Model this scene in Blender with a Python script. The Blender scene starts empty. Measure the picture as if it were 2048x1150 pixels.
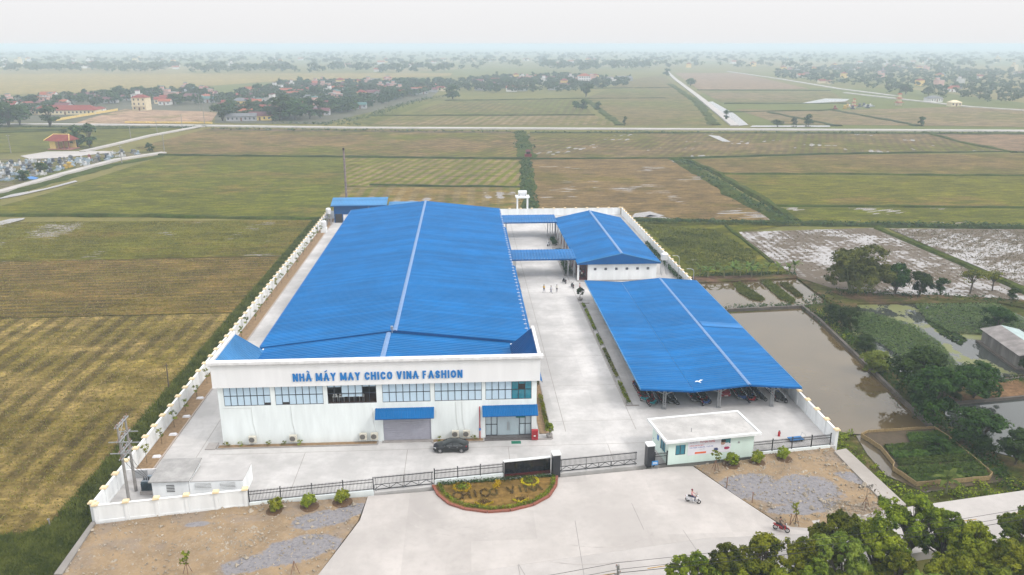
# Factory compound among rice paddies, seen from a drone 50 m up. Units: metres. +Y runs along the factory hall.
import bpy, bmesh, math, random
import numpy as np
from mathutils import Vector, Matrix

S = bpy.context.scene
COL = S.collection
R = math.radians

# ------------------------------------------------------------------ camera, sky, sun, exposure
cam_d = bpy.data.cameras.new('camera'); cam = bpy.data.objects.new('camera', cam_d); COL.objects.link(cam)
cam.location = (0, 0, 50); cam.rotation_euler = (R(90 - 16.929), 0, R(-3.388))
cam_d.sensor_width = 36; cam_d.lens = 28.125; cam_d.clip_start = 1; cam_d.clip_end = 40000
S.camera = cam
SUN_EL, SUN_AZ = 44, 118          # azimuth measured clockwise from +Y
W = bpy.data.worlds.new('World'); S.world = W; W.use_nodes = True
nt = W.node_tree; nt.nodes.clear()
sky = nt.nodes.new('ShaderNodeTexSky'); sky.sky_type = 'NISHITA'; sky.sun_disc = False
sky.sun_elevation = R(SUN_EL); sky.sun_rotation = R(SUN_AZ); sky.dust_density = 8; sky.air_density = 1.0; sky.ozone_density = 1.0
hs = nt.nodes.new('ShaderNodeHueSaturation'); hs.inputs['Saturation'].default_value = 0.22
mx = nt.nodes.new('ShaderNodeMix'); mx.data_type = 'RGBA'; mx.inputs[0].default_value = 0.8
mx.inputs[7].default_value = (10.7, 10.65, 10.75, 1)          # even overcast veil over the clear-sky model
bg = nt.nodes.new('ShaderNodeBackground'); bg.inputs['Strength'].default_value = 0.1
wo = nt.nodes.new('ShaderNodeOutputWorld')
nt.links.new(sky.outputs[0], hs.inputs['Color']); nt.links.new(hs.outputs[0], mx.inputs[6])
# overcast luminance: the zenith is about twice as bright as the horizon, as under thin overcast
tcw = nt.nodes.new('ShaderNodeTexCoord'); sxw = nt.nodes.new('ShaderNodeSeparateXYZ'); nt.links.new(tcw.outputs['Generated'], sxw.inputs[0])
mrw = nt.nodes.new('ShaderNodeMapRange'); mrw.inputs[1].default_value = 0; mrw.inputs[2].default_value = 1; mrw.inputs[3].default_value = 1; mrw.inputs[4].default_value = 2.1; nt.links.new(sxw.outputs[2], mrw.inputs[0])
mvw = nt.nodes.new('ShaderNodeVectorMath'); mvw.operation = 'SCALE'; nt.links.new(mx.outputs[2], mvw.inputs[0]); nt.links.new(mrw.outputs[0], mvw.inputs['Scale'])
nt.links.new(mvw.outputs[0], bg.inputs[0]); nt.links.new(bg.outputs[0], wo.inputs[0])
sun_d = bpy.data.lights.new('sun', 'SUN'); sun_d.energy = 1.5; sun_d.angle = R(10); sun_d.color = (1, .95, .88)
sun = bpy.data.objects.new('sun', sun_d); COL.objects.link(sun)
sun.rotation_euler = (R(90 - SUN_EL), 0, R(180 - SUN_AZ))
sun.location = (0, 0, 200)
S.view_settings.view_transform = 'Standard'; S.view_settings.look = 'None'
S.view_settings.exposure = 0.0; S.view_settings.gamma = 1; S.view_settings.use_curve_mapping = False
S.render.engine = 'CYCLES'
S.cycles.use_denoising = True; S.cycles.denoising_prefilter = 'ACCURATE'
S.cycles.max_bounces = 6; S.cycles.diffuse_bounces = 2; S.cycles.glossy_bounces = 2; S.cycles.transmission_bounces = 2
S.cycles.volume_bounces = 1; S.cycles.transparent_max_bounces = 4; S.cycles.caustics_reflective = False; S.cycles.caustics_refractive = False

# ------------------------------------------------------------------ helpers
def tag(o, label=None, cat=None, group=None, kind=None):
    if label: o['label'] = label
    if cat: o['category'] = cat
    if group: o['group'] = group
    if kind: o['kind'] = kind
    return o
def thing(name, label, cat, loc=(0, 0, 0), rz=0, group=None):
    o = bpy.data.objects.new(name, None); COL.objects.link(o); o.empty_display_size = .3
    o.location = loc; o.rotation_euler = (0, 0, rz)
    return tag(o, label, cat, group)
def link(name, me, parent=None, mat=None):
    o = bpy.data.objects.new(name, me); COL.objects.link(o)
    if parent: o.parent = parent
    if mat is not None and not me.materials: me.materials.append(mat)
    return o
def dup(root, loc=None, rz=None, label=None, group=None, scale=None):
    r = root.copy(); COL.objects.link(r)
    if loc is not None: r.location = loc
    if rz is not None: r.rotation_euler = (root.rotation_euler[0], root.rotation_euler[1], rz)
    if scale is not None: r.scale = scale if hasattr(scale, '__len__') else (scale,) * 3
    if label: r['label'] = label
    if group: r['group'] = group
    for ch in list(root.children):
        c = ch.copy(); COL.objects.link(c); c.parent = r
        for g in list(ch.children):
            d = g.copy(); COL.objects.link(d); d.parent = c
    return r

class MB:
    """collects simple shapes into one mesh"""
    def __init__(s): s.v = []; s.f = []; s.mi = []; s.m = 0
    def add(s, vs, fs):
        b = len(s.v); s.v += [tuple(p) for p in vs]
        for f in fs: s.f.append([b + i for i in f]); s.mi.append(s.m)
        return s
    def box(s, x0, x1, y0, y1, z0, z1):
        return s.add([(x0,y0,z0),(x1,y0,z0),(x1,y1,z0),(x0,y1,z0),(x0,y0,z1),(x1,y0,z1),(x1,y1,z1),(x0,y1,z1)],
                     [(0,3,2,1),(4,5,6,7),(0,1,5,4),(1,2,6,5),(2,3,7,6),(3,0,4,7)])
    def cbox(s, c, d, rz=0):
        x, y, z = d[0]/2, d[1]/2, d[2]/2; ca, sa = math.cos(rz), math.sin(rz)
        vs = [(c[0]+a*ca-b*sa, c[1]+a*sa+b*ca, c[2]+e) for a, b, e in ((-x,-y,-z),(x,-y,-z),(x,y,-z),(-x,y,-z),(-x,-y,z),(x,-y,z),(x,y,z),(-x,y,z))]
        return s.add(vs, [(0,3,2,1),(4,5,6,7),(0,1,5,4),(1,2,6,5),(2,3,7,6),(3,0,4,7)])
    def prism(s, poly, z0, z1):
        n = len(poly)
        a = sum(poly[i][0]*poly[(i+1)%n][1]-poly[(i+1)%n][0]*poly[i][1] for i in range(n))
        if a < 0: poly = poly[::-1]
        return s.add([(p[0],p[1],z0) for p in poly]+[(p[0],p[1],z1) for p in poly],
                     [tuple(range(n-1,-1,-1)), tuple(range(n,2*n))]+[(i,(i+1)%n,n+(i+1)%n,n+i) for i in range(n)])
    def sheet(s, poly, z):
        n = len(poly)
        a = sum(poly[i][0]*poly[(i+1)%n][1]-poly[(i+1)%n][0]*poly[i][1] for i in range(n))
        if a < 0: poly = poly[::-1]
        return s.add([(p[0],p[1],z) for p in poly], [tuple(range(n))])
    def quad(s, *p): return s.add(p, [tuple(range(len(p)))])
    def slab(s, p, t):           # a tilted plate: corners p (CCW from above), thickness t straight down
        n = len(p)
        return s.add([q for q in p]+[(q[0],q[1],q[2]-t) for q in p],
                     [tuple(range(n)), tuple(range(2*n-1,n-1,-1))]+[(i,n+i,n+(i+1)%n,(i+1)%n) for i in range(n)])
    def cyl(s, p0, p1, r0, r1=None, n=8, cap=True):
        r1 = r0 if r1 is None else r1
        p0, p1 = Vector(p0), Vector(p1); d = (p1-p0)
        if d.length < 1e-6: return s
        d.normalize(); a = d.orthogonal().normalized(); b = d.cross(a)
        vs = []
        for p, r in ((p0, r0), (p1, r1)):
            for i in range(n):
                t = 2*math.pi*i/n; vs.append(p+a*(r*math.cos(t))+b*(r*math.sin(t)))
        fs = [(i,(i+1)%n,n+(i+1)%n,n+i) for i in range(n)]
        if cap: fs += [tuple(range(n-1,-1,-1)), tuple(range(n,2*n))]
        return s.add(vs, fs)
    def tube(s, pts, r, n=6):
        for a, b in zip(pts[:-1], pts[1:]): s.cyl(a, b, r, r, n)
        return s
    def bar(s, p0, p1, w, h):    # rectangular bar between two points
        p0, p1 = Vector(p0), Vector(p1); d = (p1-p0).normalized()
        up = Vector((0,0,1)) if abs(d.z) < .95 else Vector((0,1,0))
        a = d.cross(up).normalized()*(w/2); b = a.cross(d).normalized()*(h/2)
        vs = [p0-a-b,p0+a-b,p0+a+b,p0-a+b,p1-a-b,p1+a-b,p1+a+b,p1-a+b]
        return s.add(vs, [(0,1,2,3),(7,6,5,4),(0,4,5,1),(1,5,6,2),(2,6,7,3),(3,7,4,0)])
    def lathe(s, prof, c=(0,0,0), n=16, axis='z'):
        vs = []
        for r, h in prof:
            for i in range(n):
                t = 2*math.pi*i/n; a, b = r*math.cos(t), r*math.sin(t)
                q = (a,b,h) if axis == 'z' else ((a,h,b) if axis == 'y' else (h,a,b))
                vs.append((q[0]+c[0],q[1]+c[1],q[2]+c[2]))
        fs = []
        for k in range(len(prof)-1):
            for i in range(n):
                f = (k*n+i,k*n+(i+1)%n,(k+1)*n+(i+1)%n,(k+1)*n+i)
                fs.append(f if axis != 'y' else f[::-1])
        return s.add(vs, fs)
    def mesh(s, name, mats, smooth=False):
        me = bpy.data.meshes.new(name); me.from_pydata(s.v, [], s.f)
        for m in (mats if isinstance(mats, (list, tuple)) else [mats]): me.materials.append(m)
        if any(s.mi): me.polygons.foreach_set('material_index', s.mi)
        if smooth:
            me.polygons.foreach_set('use_smooth', [True]*len(s.f))
            if smooth != True: me.set_sharp_from_angle(angle=R(smooth))
        me.update(); return me
    def build(s, name, mats, parent=None, smooth=False, loc=None, rz=None, kind=None, label=None, cat=None, group=None):
        o = link(name, s.mesh(name, mats, smooth), parent)
        if loc is not None: o.location = loc
        if rz is not None: o.rotation_euler = (0, 0, rz)
        return tag(o, label, cat, group, kind)

def np_mesh(name, V, nper, mat):
    """V: (nfaces, nper, 3) array of loose faces"""
    n = len(V); me = bpy.data.meshes.new(name)
    me.vertices.add(n*nper); me.loops.add(n*nper); me.polygons.add(n)
    me.vertices.foreach_set('co', V.reshape(-1).astype(np.float32))
    me.loops.foreach_set('vertex_index', np.arange(n*nper, dtype=np.int32))
    me.polygons.foreach_set('loop_start', np.arange(0, n*nper, nper, dtype=np.int32))
    me.update(calc_edges=True); me.materials.append(mat); return me

# ------------------------------------------------------------------ materials
def lin(c):      # sRGB 0-255 -> linear
    return tuple(((x/255)/12.92 if x/255 <= .04045 else ((x/255+.055)/1.055)**2.4) for x in c)
class NT:
    def __init__(s, name):
        s.m = bpy.data.materials.new(name); s.m.use_nodes = True; s.t = s.m.node_tree; s.t.nodes.clear()
        s.out = s.n('OutputMaterial'); s.p = s.n('BsdfPrincipled'); s.l(s.p.outputs[0], s.out.inputs[0])
        g = s.n('NewGeometry'); s.pos = g.outputs['Position']; s.geo = g
    def n(s, t, **k):
        x = s.t.nodes.new('ShaderNode'+t)
        for a, b in k.items(): setattr(x, a, b)
        return x
    def l(s, a, b): s.t.links.new(a, b)
    def noise(s, scale, detail=3, rough=.55, vec=None, dist=0):
        x = s.n('TexNoise'); x.inputs['Scale'].default_value = scale; x.inputs['Detail'].default_value = detail
        x.inputs['Roughness'].default_value = rough; x.inputs['Distortion'].default_value = dist
        s.l(vec or s.pos, x.inputs['Vector']); return x.outputs['Fac']
    def ramp(s, fac, a, b, lo=0., hi=1.):
        x = s.n('MapRange'); x.interpolation_type = 'SMOOTHSTEP'
        x.inputs[1].default_value = a; x.inputs[2].default_value = b; x.inputs[3].default_value = lo; x.inputs[4].default_value = hi
        s.l(fac, x.inputs[0]); return x.outputs[0]
    def mix(s, fac, a, b, mode='MIX'):
        x = s.n('Mix', data_type='RGBA', blend_type=mode)
        for i, v in ((0, fac), (6, a), (7, b)):
            if isinstance(v, (int, float)): x.inputs[i].default_value = v
            elif isinstance(v, (tuple, list)): x.inputs[i].default_value = (*v[:3], 1)
            else: s.l(v, x.inputs[i])
        return x.outputs[2]
    def math(s, op, a, b=None):
        x = s.n('Math', operation=op)
        for i, v in ((0, a), (1, b)):
            if v is None: continue
            if isinstance(v, (int, float)): x.inputs[i].default_value = v
            else: s.l(v, x.inputs[i])
        return x.outputs[0]
    def rot(s, ang, sc=(1, 1, 1)):
        x = s.n('Mapping'); x.inputs['Rotation'].default_value = (0, 0, -ang); x.inputs['Scale'].default_value = sc
        s.l(s.pos, x.inputs['Vector']); return x.outputs[0]
    def bump(s, h, strength=.3, dist=.05):
        x = s.n('Bump'); x.inputs['Strength'].default_value = strength; x.inputs['Distance'].default_value = dist
        s.l(h, x.inputs['Height']); s.l(x.outputs[0], s.p.inputs['Normal'])
    def set(s, col=None, rough=None, metal=None, spec=None):
        for k, v in (('Base Color', col), ('Roughness', rough), ('Metallic', metal), ('Specular IOR Level', spec)):
            if v is None: continue
            if isinstance(v, (int, float)): s.p.inputs[k].default_value = v
            elif isinstance(v, (tuple, list)): s.p.inputs[k].default_value = (*v[:3], 1)
            else: s.l(v, s.p.inputs[k])
        return s.m
def scl(c, k): return tuple(min(1, x*k) for x in c)
_M = {}
def flat(name, col, rough=.7, var=.12, scale=1.5, metal=0, spec=.4, bump=0, streak=False):
    """painted / cast surface: colour with broad wear and fine grain"""
    if name in _M: return _M[name]
    t = NT(name)
    v = t.rot(0, (1, 1, .15)) if streak else None
    a = t.noise(scale, 5, .6, v); b = t.noise(scale*9, 2)
    c = t.mix(t.ramp(a, .3, .75), scl(col, 1-var), scl(col, 1+var*.5))
    c = t.mix(t.math('MULTIPLY', b, var), c, scl(col, .6))
    t.set(c, rough, metal, spec)
    if bump: t.bump(b, bump, .02)
    _M[name] = t.m; return t.m
def leafmat(name, c1, c2, scale=.7, trans=.25, rough=.55):
    if name in _M: return _M[name]
    t = NT(name)
    oi = t.n('ObjectInfo')
    c1, c2 = scl(c1, .8), scl(c2, .8); a = t.noise(scale, 2); b = t.noise(scale*7, 1)
    c = t.mix(t.ramp(t.math('ADD', t.math('MULTIPLY', a, .65), t.math('MULTIPLY', b, .35)), .33, .66), c1, c2)
    h = t.n('HueSaturation'); t.l(c, h.inputs['Color'])
    t.l(t.ramp(oi.outputs['Random'], 0, 1, .48, .515), h.inputs['Hue']); t.l(t.ramp(oi.outputs['Random'], 0, 1, .8, 1.2), h.inputs['Value'])
    t.set(h.outputs[0], rough, 0, .06)
    tr = t.n('BsdfTranslucent'); t.l(h.outputs[0], tr.inputs[0])
    ms = t.n('MixShader'); ms.inputs[0].default_value = trans
    t.l(t.p.outputs[0], ms.inputs[1]); t.l(tr.outputs[0], ms.inputs[2]); t.l(ms.outputs[0], t.out.inputs[0])
    _M[name] = t.m; return t.m

# ------------------------------------------------------------------ ground, fields, water, roads
rnd = random.Random(7)
K = .56                                    # photograph tone -> surface albedo
def alb(r, g, b, k=K): return scl(lin((r, g, b)), k)
def sat(c, f):
    m = .3*c[0]+.6*c[1]+.1*c[2]; return tuple(max(.004, m+(x-m)*f) for x in c)

def fieldmat(name, c1, c2, ang=0, sp=3., rows=.5, big=.03, wet=0., crow=None, bal=.5, dist=1.2, wetsc=.05):
    c1, c2 = sat(c1, 1.15), sat(c2, 1.12); c1 = (c1[0]*1.06, c1[1]*1.0, c1[2]*1.1); c2 = (c2[0]*1.14, c2[1]*1.0, c2[2]*1.12); t = NT(name)
    a = t.noise(big, 4, .6); f = t.noise(.9, 4, .7); g = t.noise(.22, 3)
    pa = t.noise(.11, 6, .72, t.rot(R(ang), (.6, 1, 1))); st = t.noise(1., 4, .7, t.rot(R(ang), (.10, .7, 1)))
    c = t.mix(t.ramp(t.math('ADD', t.math('MULTIPLY', a, .55), t.math('MULTIPLY', pa, .45)), bal-.055, bal+.055), c1, c2)
    wv = t.n('TexWave', wave_type='BANDS', bands_direction='Y'); wv.inputs['Scale'].default_value = math.pi*2/(20*sp)
    wv.inputs['Distortion'].default_value = dist*1.6; wv.inputs['Detail'].default_value = 3; wv.inputs['Detail Scale'].default_value = .25; wv.inputs['Detail Roughness'].default_value = .6
    t.l(t.rot(R(ang)), wv.inputs['Vector'])
    rk = t.math('MULTIPLY', t.ramp(wv.outputs['Fac'], .2, .8), t.ramp(t.noise(big*1.7, 3), .36, .56, rows*.3, min(1., rows*1.2)))
    c = t.mix(rk, c, crow or scl(c1, .62))
    sk = t.noise(1.5, 4, .8); p2 = t.noise(.35, 5, .75, t.rot(R(ang), (.5, 1, 1)))
    k = t.math('MULTIPLY', t.math('MULTIPLY', t.ramp(pa, .36, .64, 1.2, .8), t.ramp(st, .38, .62, 1.14, .84)), t.math('MULTIPLY', t.ramp(sk, .34, .66, 1.25, .7), t.ramp(p2, .36, .64, 1.24, .74)))
    vm = t.n('VectorMath', operation='SCALE'); t.l(c, vm.inputs[0]); t.l(k, vm.inputs['Scale']); c = vm.outputs[0]
    ro = .92
    if wet:
        w = t.ramp(t.math('ADD', t.noise(wetsc, 3, .6), t.math('MULTIPLY', wv.outputs['Fac'], .07)), .72-wet, .76-wet)
        w = t.math('MULTIPLY', w, t.ramp(t.noise(.7, 4, .7, t.rot(R(ang), (.3, 1, 1))), .36, .5))
        c = t.mix(w, c, alb(150, 135, 122)); ro = t.ramp(w, 0, 1, .92, .12)
    t.set(c, ro, 0, .06 if not wet else t.ramp(w, 0, 1, .06, .5))
    t.bump(f, .5, .25); return t.m

BRN = alb(140, 122, 78); TAN = alb(158, 138, 88); GRN = alb(112, 118, 54); LGR = alb(122, 130, 58); DGR = alb(84, 92, 46); OLV = alb(122, 116, 68)
PNK = alb(148, 128, 104); STR = alb(178, 158, 104)
def field(name, poly, z, mat): return MB().sheet(poly, z).build(name, mat, kind='structure')

# the plain itself: a patchwork of plots out to the horizon
t = NT('plain'); vo = t.n('TexVoronoi', feature='F1'); vo.inputs['Scale'].default_value = .0045
t.l(t.rot(R(8), (1, .45, 1)), vo.inputs['Vector'])
sp_ = t.n('SeparateColor'); t.l(vo.outputs['Color'], sp_.inputs[0])
c = t.mix(sp_.outputs[0], alb(152, 140, 80), alb(128, 134, 72)); c = t.mix(t.ramp(sp_.outputs[1], .55, .8), c, alb(168, 152, 100))
c = t.mix(t.ramp(t.noise(.02, 5, .7), .4, .7, 0, .5), c, alb(104, 112, 62)); c = t.mix(t.ramp(t.noise(.6, 3), .4, .7, 0, .3), c, alb(80, 90, 50))
t.set(c, .95, 0, .06); PLAIN = t.m
MB().sheet([(-9000, -300), (9000, -300), (9000, 14000), (-9000, 14000)], -1.0).build('ground', PLAIN, kind='structure')

Z = -.80
field('rice_field', [(-170, 20), (-45.6, 20), (-45.6, 152.5), (-170, 150)], Z, fieldmat('stubble_near', alb(160, 144, 94), alb(138, 130, 72), 90, 3.4, .7, .05, crow=alb(104, 90, 54), dist=1.4))
field('rice_field', [(-170, 150.6), (-45.6, 153.1), (-45.4, 197), (-110, 195), (-210, 190)], Z, fieldmat('stubble_cross', alb(138, 118, 72), alb(122, 112, 58), 3, 2.2, .7, .04, crow=alb(98, 84, 54), dist=1.5))
field('rice_field', [(-210, 190.6), (-110, 195.6), (-45.4, 197.6), (-45, 240), (-250, 246)], Z, fieldmat('green_stubble', alb(126, 114, 62), alb(108, 114, 48), 10, 2.4, .5, .03, wet=.10, bal=.46, wetsc=.045))
field('rice_field', [(-154.9,256.1), (-44.6,244.3), (-42.5,245.6), (-44.5,298.2), (-55.8,379.7), (-142.3,391.9), (-148.2,292.8), (-152.2,268.1), (-161.4,262.0)], Z, fieldmat('green_a', alb(124, 114, 62), alb(108, 118, 46), 35, 3., .35, .014, bal=.44))
field('rice_field', [(-55.6,379.7), (26.4,368.1), (22.6,296.4), (-44.6,299.3)], Z, fieldmat('rows_a', alb(128, 120, 68), alb(112, 122, 46), 76, 4.2, .9, .012, crow=alb(152, 132, 92), bal=.42, dist=2.5))
field('rice_field', [(-44.3,297.1), (22.6,294.2), (20.5,248.1), (10.6,242.5), (-42.4,244.9)], Z, fieldmat('green_b', alb(138, 120, 74), alb(114, 124, 50), 88, 5., .7, .02, wet=.07, crow=alb(150, 132, 88), bal=.48))
field('rice_field', [(-143.8,397.4), (-168.6,424.3), (-160.3,523.6), (32.9,493.9), (26.9,371.4)], Z, fieldmat('green_c', alb(140, 122, 84), alb(112, 120, 50), 60, 4.2, .6, .01, bal=.5, dist=2.))
field('rice_field', [(29.1,367.9), (95.8,367.3), (95.2,292.1), (91.9,230.4), (49.5,232.9), (21.0,248.0)], Z, fieldmat('brown_a', alb(136, 118, 80), alb(120, 116, 56), 4, 3.4, .35, .018, wet=.09, bal=.56, wetsc=.03))
field('rice_field', [(38.3,484.9), (273.4,468.1), (261.7,384.7), (172.1,380.6), (105.8,371.9), (29.4,371.3)], Z, fieldmat('brown_b', alb(134, 118, 84), alb(112, 116, 56), 66, 4., .6, .012, wet=.05, bal=.5))
field('rice_field', [(105.3,363.4), (169.8,375.2), (284.8,375.8), (237.7,311.3), (104.9,323.1)], Z, fieldmat('brown_c', alb(132, 116, 76), alb(114, 114, 54), 15, 3.6, .45, .015, bal=.52))
field('rice_field', [(104.5,317.9), (236.1,306.3), (192.4,246.9), (103.0,254.7)], Z, fieldmat('green_d', alb(128, 114, 66), alb(112, 118, 46), 20, 3., .3, .016, bal=.46))
field('rice_field', [(102.3,250.5), (190.0,243.7), (171.7,218.8), (100.8,227.1)], Z, fieldmat('green_e', alb(132, 118, 76), alb(102, 112, 42), 25, 2.6, .3, .02, wet=.06, bal=.42))
field('rice_field', [(276.3,468.0), (374.6,456.6), (310.5,376.1), (264.1,384.6)], Z, fieldmat('pink_a', alb(150, 130, 102), alb(132, 120, 84), 0, 4., .3, .01, bal=.6))
field('rice_field', [(-63.1,537.4), (100.8,527.7), (97.3,600.9), (-46.9,605.1)], Z, fieldmat('rows_b', alb(136, 124, 84), alb(116, 122, 66), 78, 6., .8, .008, bal=.5, crow=alb(158, 140, 104)))
field('rice_field', [(-45.3,613.7), (97.2,609.7), (111.3,779.4), (-12.6,772.6)], Z, fieldmat('rows_c', alb(136, 126, 84), alb(114, 124, 66), 80, 6., .6, .008, bal=.46))
field('rice_field', [(102.8,527.6), (164.0,520.6), (197.0,690.3), (249.7,936.7), (352.5,1446.4), (247.2,1205.5), (118.2,793.7)], Z, fieldmat('green_f', alb(134, 124, 84), alb(116, 124, 66), 5, 8., .4, .006, bal=.5))
field('rice_field', [(209.5,528.1), (417.2,489.4), (523.2,617.5), (409.3,666.4), (281.9,631.7), (221.3,655.8)], Z, fieldmat('brown_d', alb(148, 134, 100), alb(124, 126, 72), 15, 8., .3, .008, bal=.55))
field('rice_field', [(266.9,915.2), (413.6,906.5), (350.2,724.2), (234.4,737.6)], Z, fieldmat('brown_e', alb(146, 132, 100), alb(122, 126, 74), 0, 8., .3, .006, bal=.5))
field('rice_field', [(387.5,1495.5), (506.3,1488.4), (408.4,948.8), (274.6,945.9)], Z, fieldmat('pink_b', alb(160, 140, 112), alb(140, 132, 94), 0, 8., .3, .005, bal=.62))
field('rice_field', [(-512.8,887.1), (-379.1,933.7), (-262.4,1202.3), (-21.6,1375.9), (-19.2,1519.5), (-871.1,1518.8)], Z, fieldmat('straw_far', alb(172, 158, 104), alb(150, 148, 88), 0, 9., .3, .004, bal=.55))
field('rice_field', [(-236.1,399.2), (-188.2,423.4), (-181.0,478.7), (-166.6,523.9), (-317.4,542.5)], Z, fieldmat('green_g', alb(122, 116, 66), alb(108, 116, 54), 12, 5., .3, .01, bal=.42))
field('rice_field', [(-105.0,626.2), (-61.4,537.3), (-13.9,857.5), (-74.1,836.2)], Z, fieldmat('green_h', alb(130, 126, 80), alb(112, 122, 62), 70, 6., .5, .01, bal=.45))
field('schoolyard', [(-259.3,559.4), (-169.3,554.1), (-191.5,650.0), (-276.1,685.2), (-267.7,601.5)], Z+.02, fieldmat('bare_earth', alb(190, 166, 138), alb(128, 130, 82), 0, 8., .2, .02, bal=.56))
field('far_orchard_ground', [(-167.0,557.5), (-95.3,546.2), (-32.8,810.2), (-18.1,1141.0), (-252.2,1154.8), (-235.2,792.8)], Z+.01, flat('village_earth', alb(110, 108, 84), .95, .25, .05))
field('far_orchard_ground', [(-335.6,574.7), (-259.2,566.5), (-196.7,660.1), (-298.3,990.7), (-484.4,836.9)], Z+.005, flat('village_earth', alb(110, 108, 84)))

# flooded paddies: still water with rows of old stubble standing in it
def floodmat(name, ang, sp, bal):
    t = NT(name)
    wv = t.n('TexWave', wave_type='BANDS', bands_direction='Y'); wv.inputs['Scale'].default_value = math.pi*2/(20*sp)
    wv.inputs['Distortion'].default_value = .9; wv.inputs['Detail'].default_value = 3; t.l(t.rot(R(ang)), wv.inputs['Vector'])
    w = t.math('ADD', t.math('MULTIPLY', wv.outputs['Fac'], .07), t.math('MULTIPLY', t.noise(.8, 6, .75, t.rot(R(ang), (.45, 1, 1))), .93))
    w = t.math('ADD', w, t.math('MULTIPLY', t.noise(.045, 4, .65), 1.1))
    k = t.ramp(w, bal-.04, bal+.08)
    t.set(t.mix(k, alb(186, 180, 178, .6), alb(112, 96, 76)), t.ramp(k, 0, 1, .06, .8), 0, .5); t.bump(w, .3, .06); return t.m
FL = floodmat('flooded_rows', 88, 1.7, .99)
field('flooded_paddy', [(77.0,216.6), (117.2,219.3), (118.2,182.5), (118.5,154.0), (113.90,147.55), (99.2,151.0), (79.1,162.5), (75.5,170.1), (74.5,186.0), (74.9,201.4)], Z+.01, FL)
field('flooded_paddy', [(121.6,218.4), (169.8,214.3), (122.8,151.0), (122.1,161.1), (121.6,187.1)], Z+.01, floodmat('flooded_loose', 40, 2.6, 1.03))
field('weedy_ground', [(47.5,231.6), (97.0,225.9), (77.3,216.5), (74.9,201.4), (74.4,179.1), (74.4,170.2), (50.6,171.6), (51.1,214.4)], Z+.005, fieldmat('weeds', alb(118, 116, 56), alb(100, 110, 40), 15, 4., .3, .06, wet=.03, bal=.45))
# platform of the right-hand gardens
field('garden_ground', [(48.3, 60), (125, 66), (140, 150), (120, 168), (48.3, 172)], Z-.05, fieldmat('garden_earth', alb(110, 98, 70), alb(82, 94, 44), 15, 4., .2, .12, bal=.46))
field('verge', [(-45.8, 20), (-41.4, 78), (-41.4, 241), (-45.2, 241)], Z+.03, fieldmat('verge_grass', alb(80, 84, 40), alb(72, 88, 32), 90, 4., .1, .1, bal=.45))
field('verge', [(-43.81,58.73), (-54.08,76.50), (-47.37,77.45), (-44.39,80.10), (-41.98,79.76), (-41.59,70.74), (-37.83,58.38)], Z+.04, fieldmat('verge_grass2', alb(92, 86, 48), alb(76, 82, 38), 90, 4., .1, .1, bal=.5))
WATERS = {}
def water(name, poly, z, col, rough=.03, algae=None):
    key = (col, algae)
    if key not in WATERS:
        t = NT('water')
        c = t.mix(t.ramp(t.noise(.08, 3), .3, .7), scl(col, .85), scl(col, 1.12)); ro = rough
        if algae:
            k = t.ramp(t.noise(.16, 5, .65, t.rot(.6, (1, .6, 1))), .50, .56); c = t.mix(k, c, algae); ro = t.ramp(k, 0, 1, rough, .6)
        t.set(c, ro, 0, .75); t.bump(t.noise(1.6, 3, .6, t.rot(.3, (1, .5, 1))), .06, .05); WATERS[key] = t.m
    return MB().sheet(poly, z).build(name, WATERS[key], kind='structure')
BROWNW = (.098, .070, .034); GREYW = (.045, .05, .045)
ZW = -.74
water('pond', [(48.4, 146)]+[(67.03,148.72), (66.45,128.36), (65.25,113.63), (63.88,103.61), (66.20,95.53), (55.54,94.70), (51.75,95.51)]+[(50.5, 96), (48.4, 100)], ZW, BROWNW)
water('pond', [(48.4, 166), (56, 168.5)]+[(74.2,169.8), (73.9,152.2), (67.4,150.3)]+[(48.4, 147.6)], ZW, BROWNW)
water('lotus_pond', [(73.51,141.33), (79.6,151.5), (107.56,149.89), (108.08,139.28), (109.52,123.40), (98.92,110.07), (89.01,113.63), (74.70,110.92), (69.68,115.80), (70.74,134.51)], ZW-.01, GREYW, .03, alb(132, 136, 72))
water('pond', [(69.59,104.30), (100.29,106.77), (85.05,88.37), (70.63,87.26), (68.19,89.37), (66.91,97.30)], ZW, GREYW)
water('pond', [(52.30,94.89), (64.31,96.54), (65.01,82.45), (53.69,80.40), (51.05,84.70), (51.32,89.70)], ZW-.005, alb(120, 108, 88))

for p in ([(217.9,732.0), (229.6,744.5), (205.4,607.8), (186.3,522.7), (175.2,516.6), (198.8,617.4)], [(304.6,720.4), (351.7,779.9), (372.6,771.2), (351.7,737.3), (304.2,714.1)], [(182.7,509.6), (233.8,506.6), (238.1,516.2), (187.7,519.2)],
          [(141.8,464.9), (140.4,432.4), (144.3,429.9), (146.9,459.3)], [(93.9,362.4), (97.1,363.9), (96.7,340.4), (93.8,337.7)], [(-137.7,230.5), (-133.4,245.9), (-134.2,248.1), (-138.0,246.9), (-141.4,237.3)],
          [(74.0,231.4), (63.5,234.9), (57.2,241.3), (55.2,239.1), (60.1,233.7)], [(-159.1,280.9), (-155.7,287.3), (-151.4,303.5), (-149.3,316.9), (-151.4,319.4), (-154.1,301.5), (-161.7,285.8)], [(50.4,237.2), (61.5,239.5), (58.4,246.6), (53.0,243.8)]):
    water('ditch_water', p, Z+.06, alb(170, 162, 158))

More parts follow.
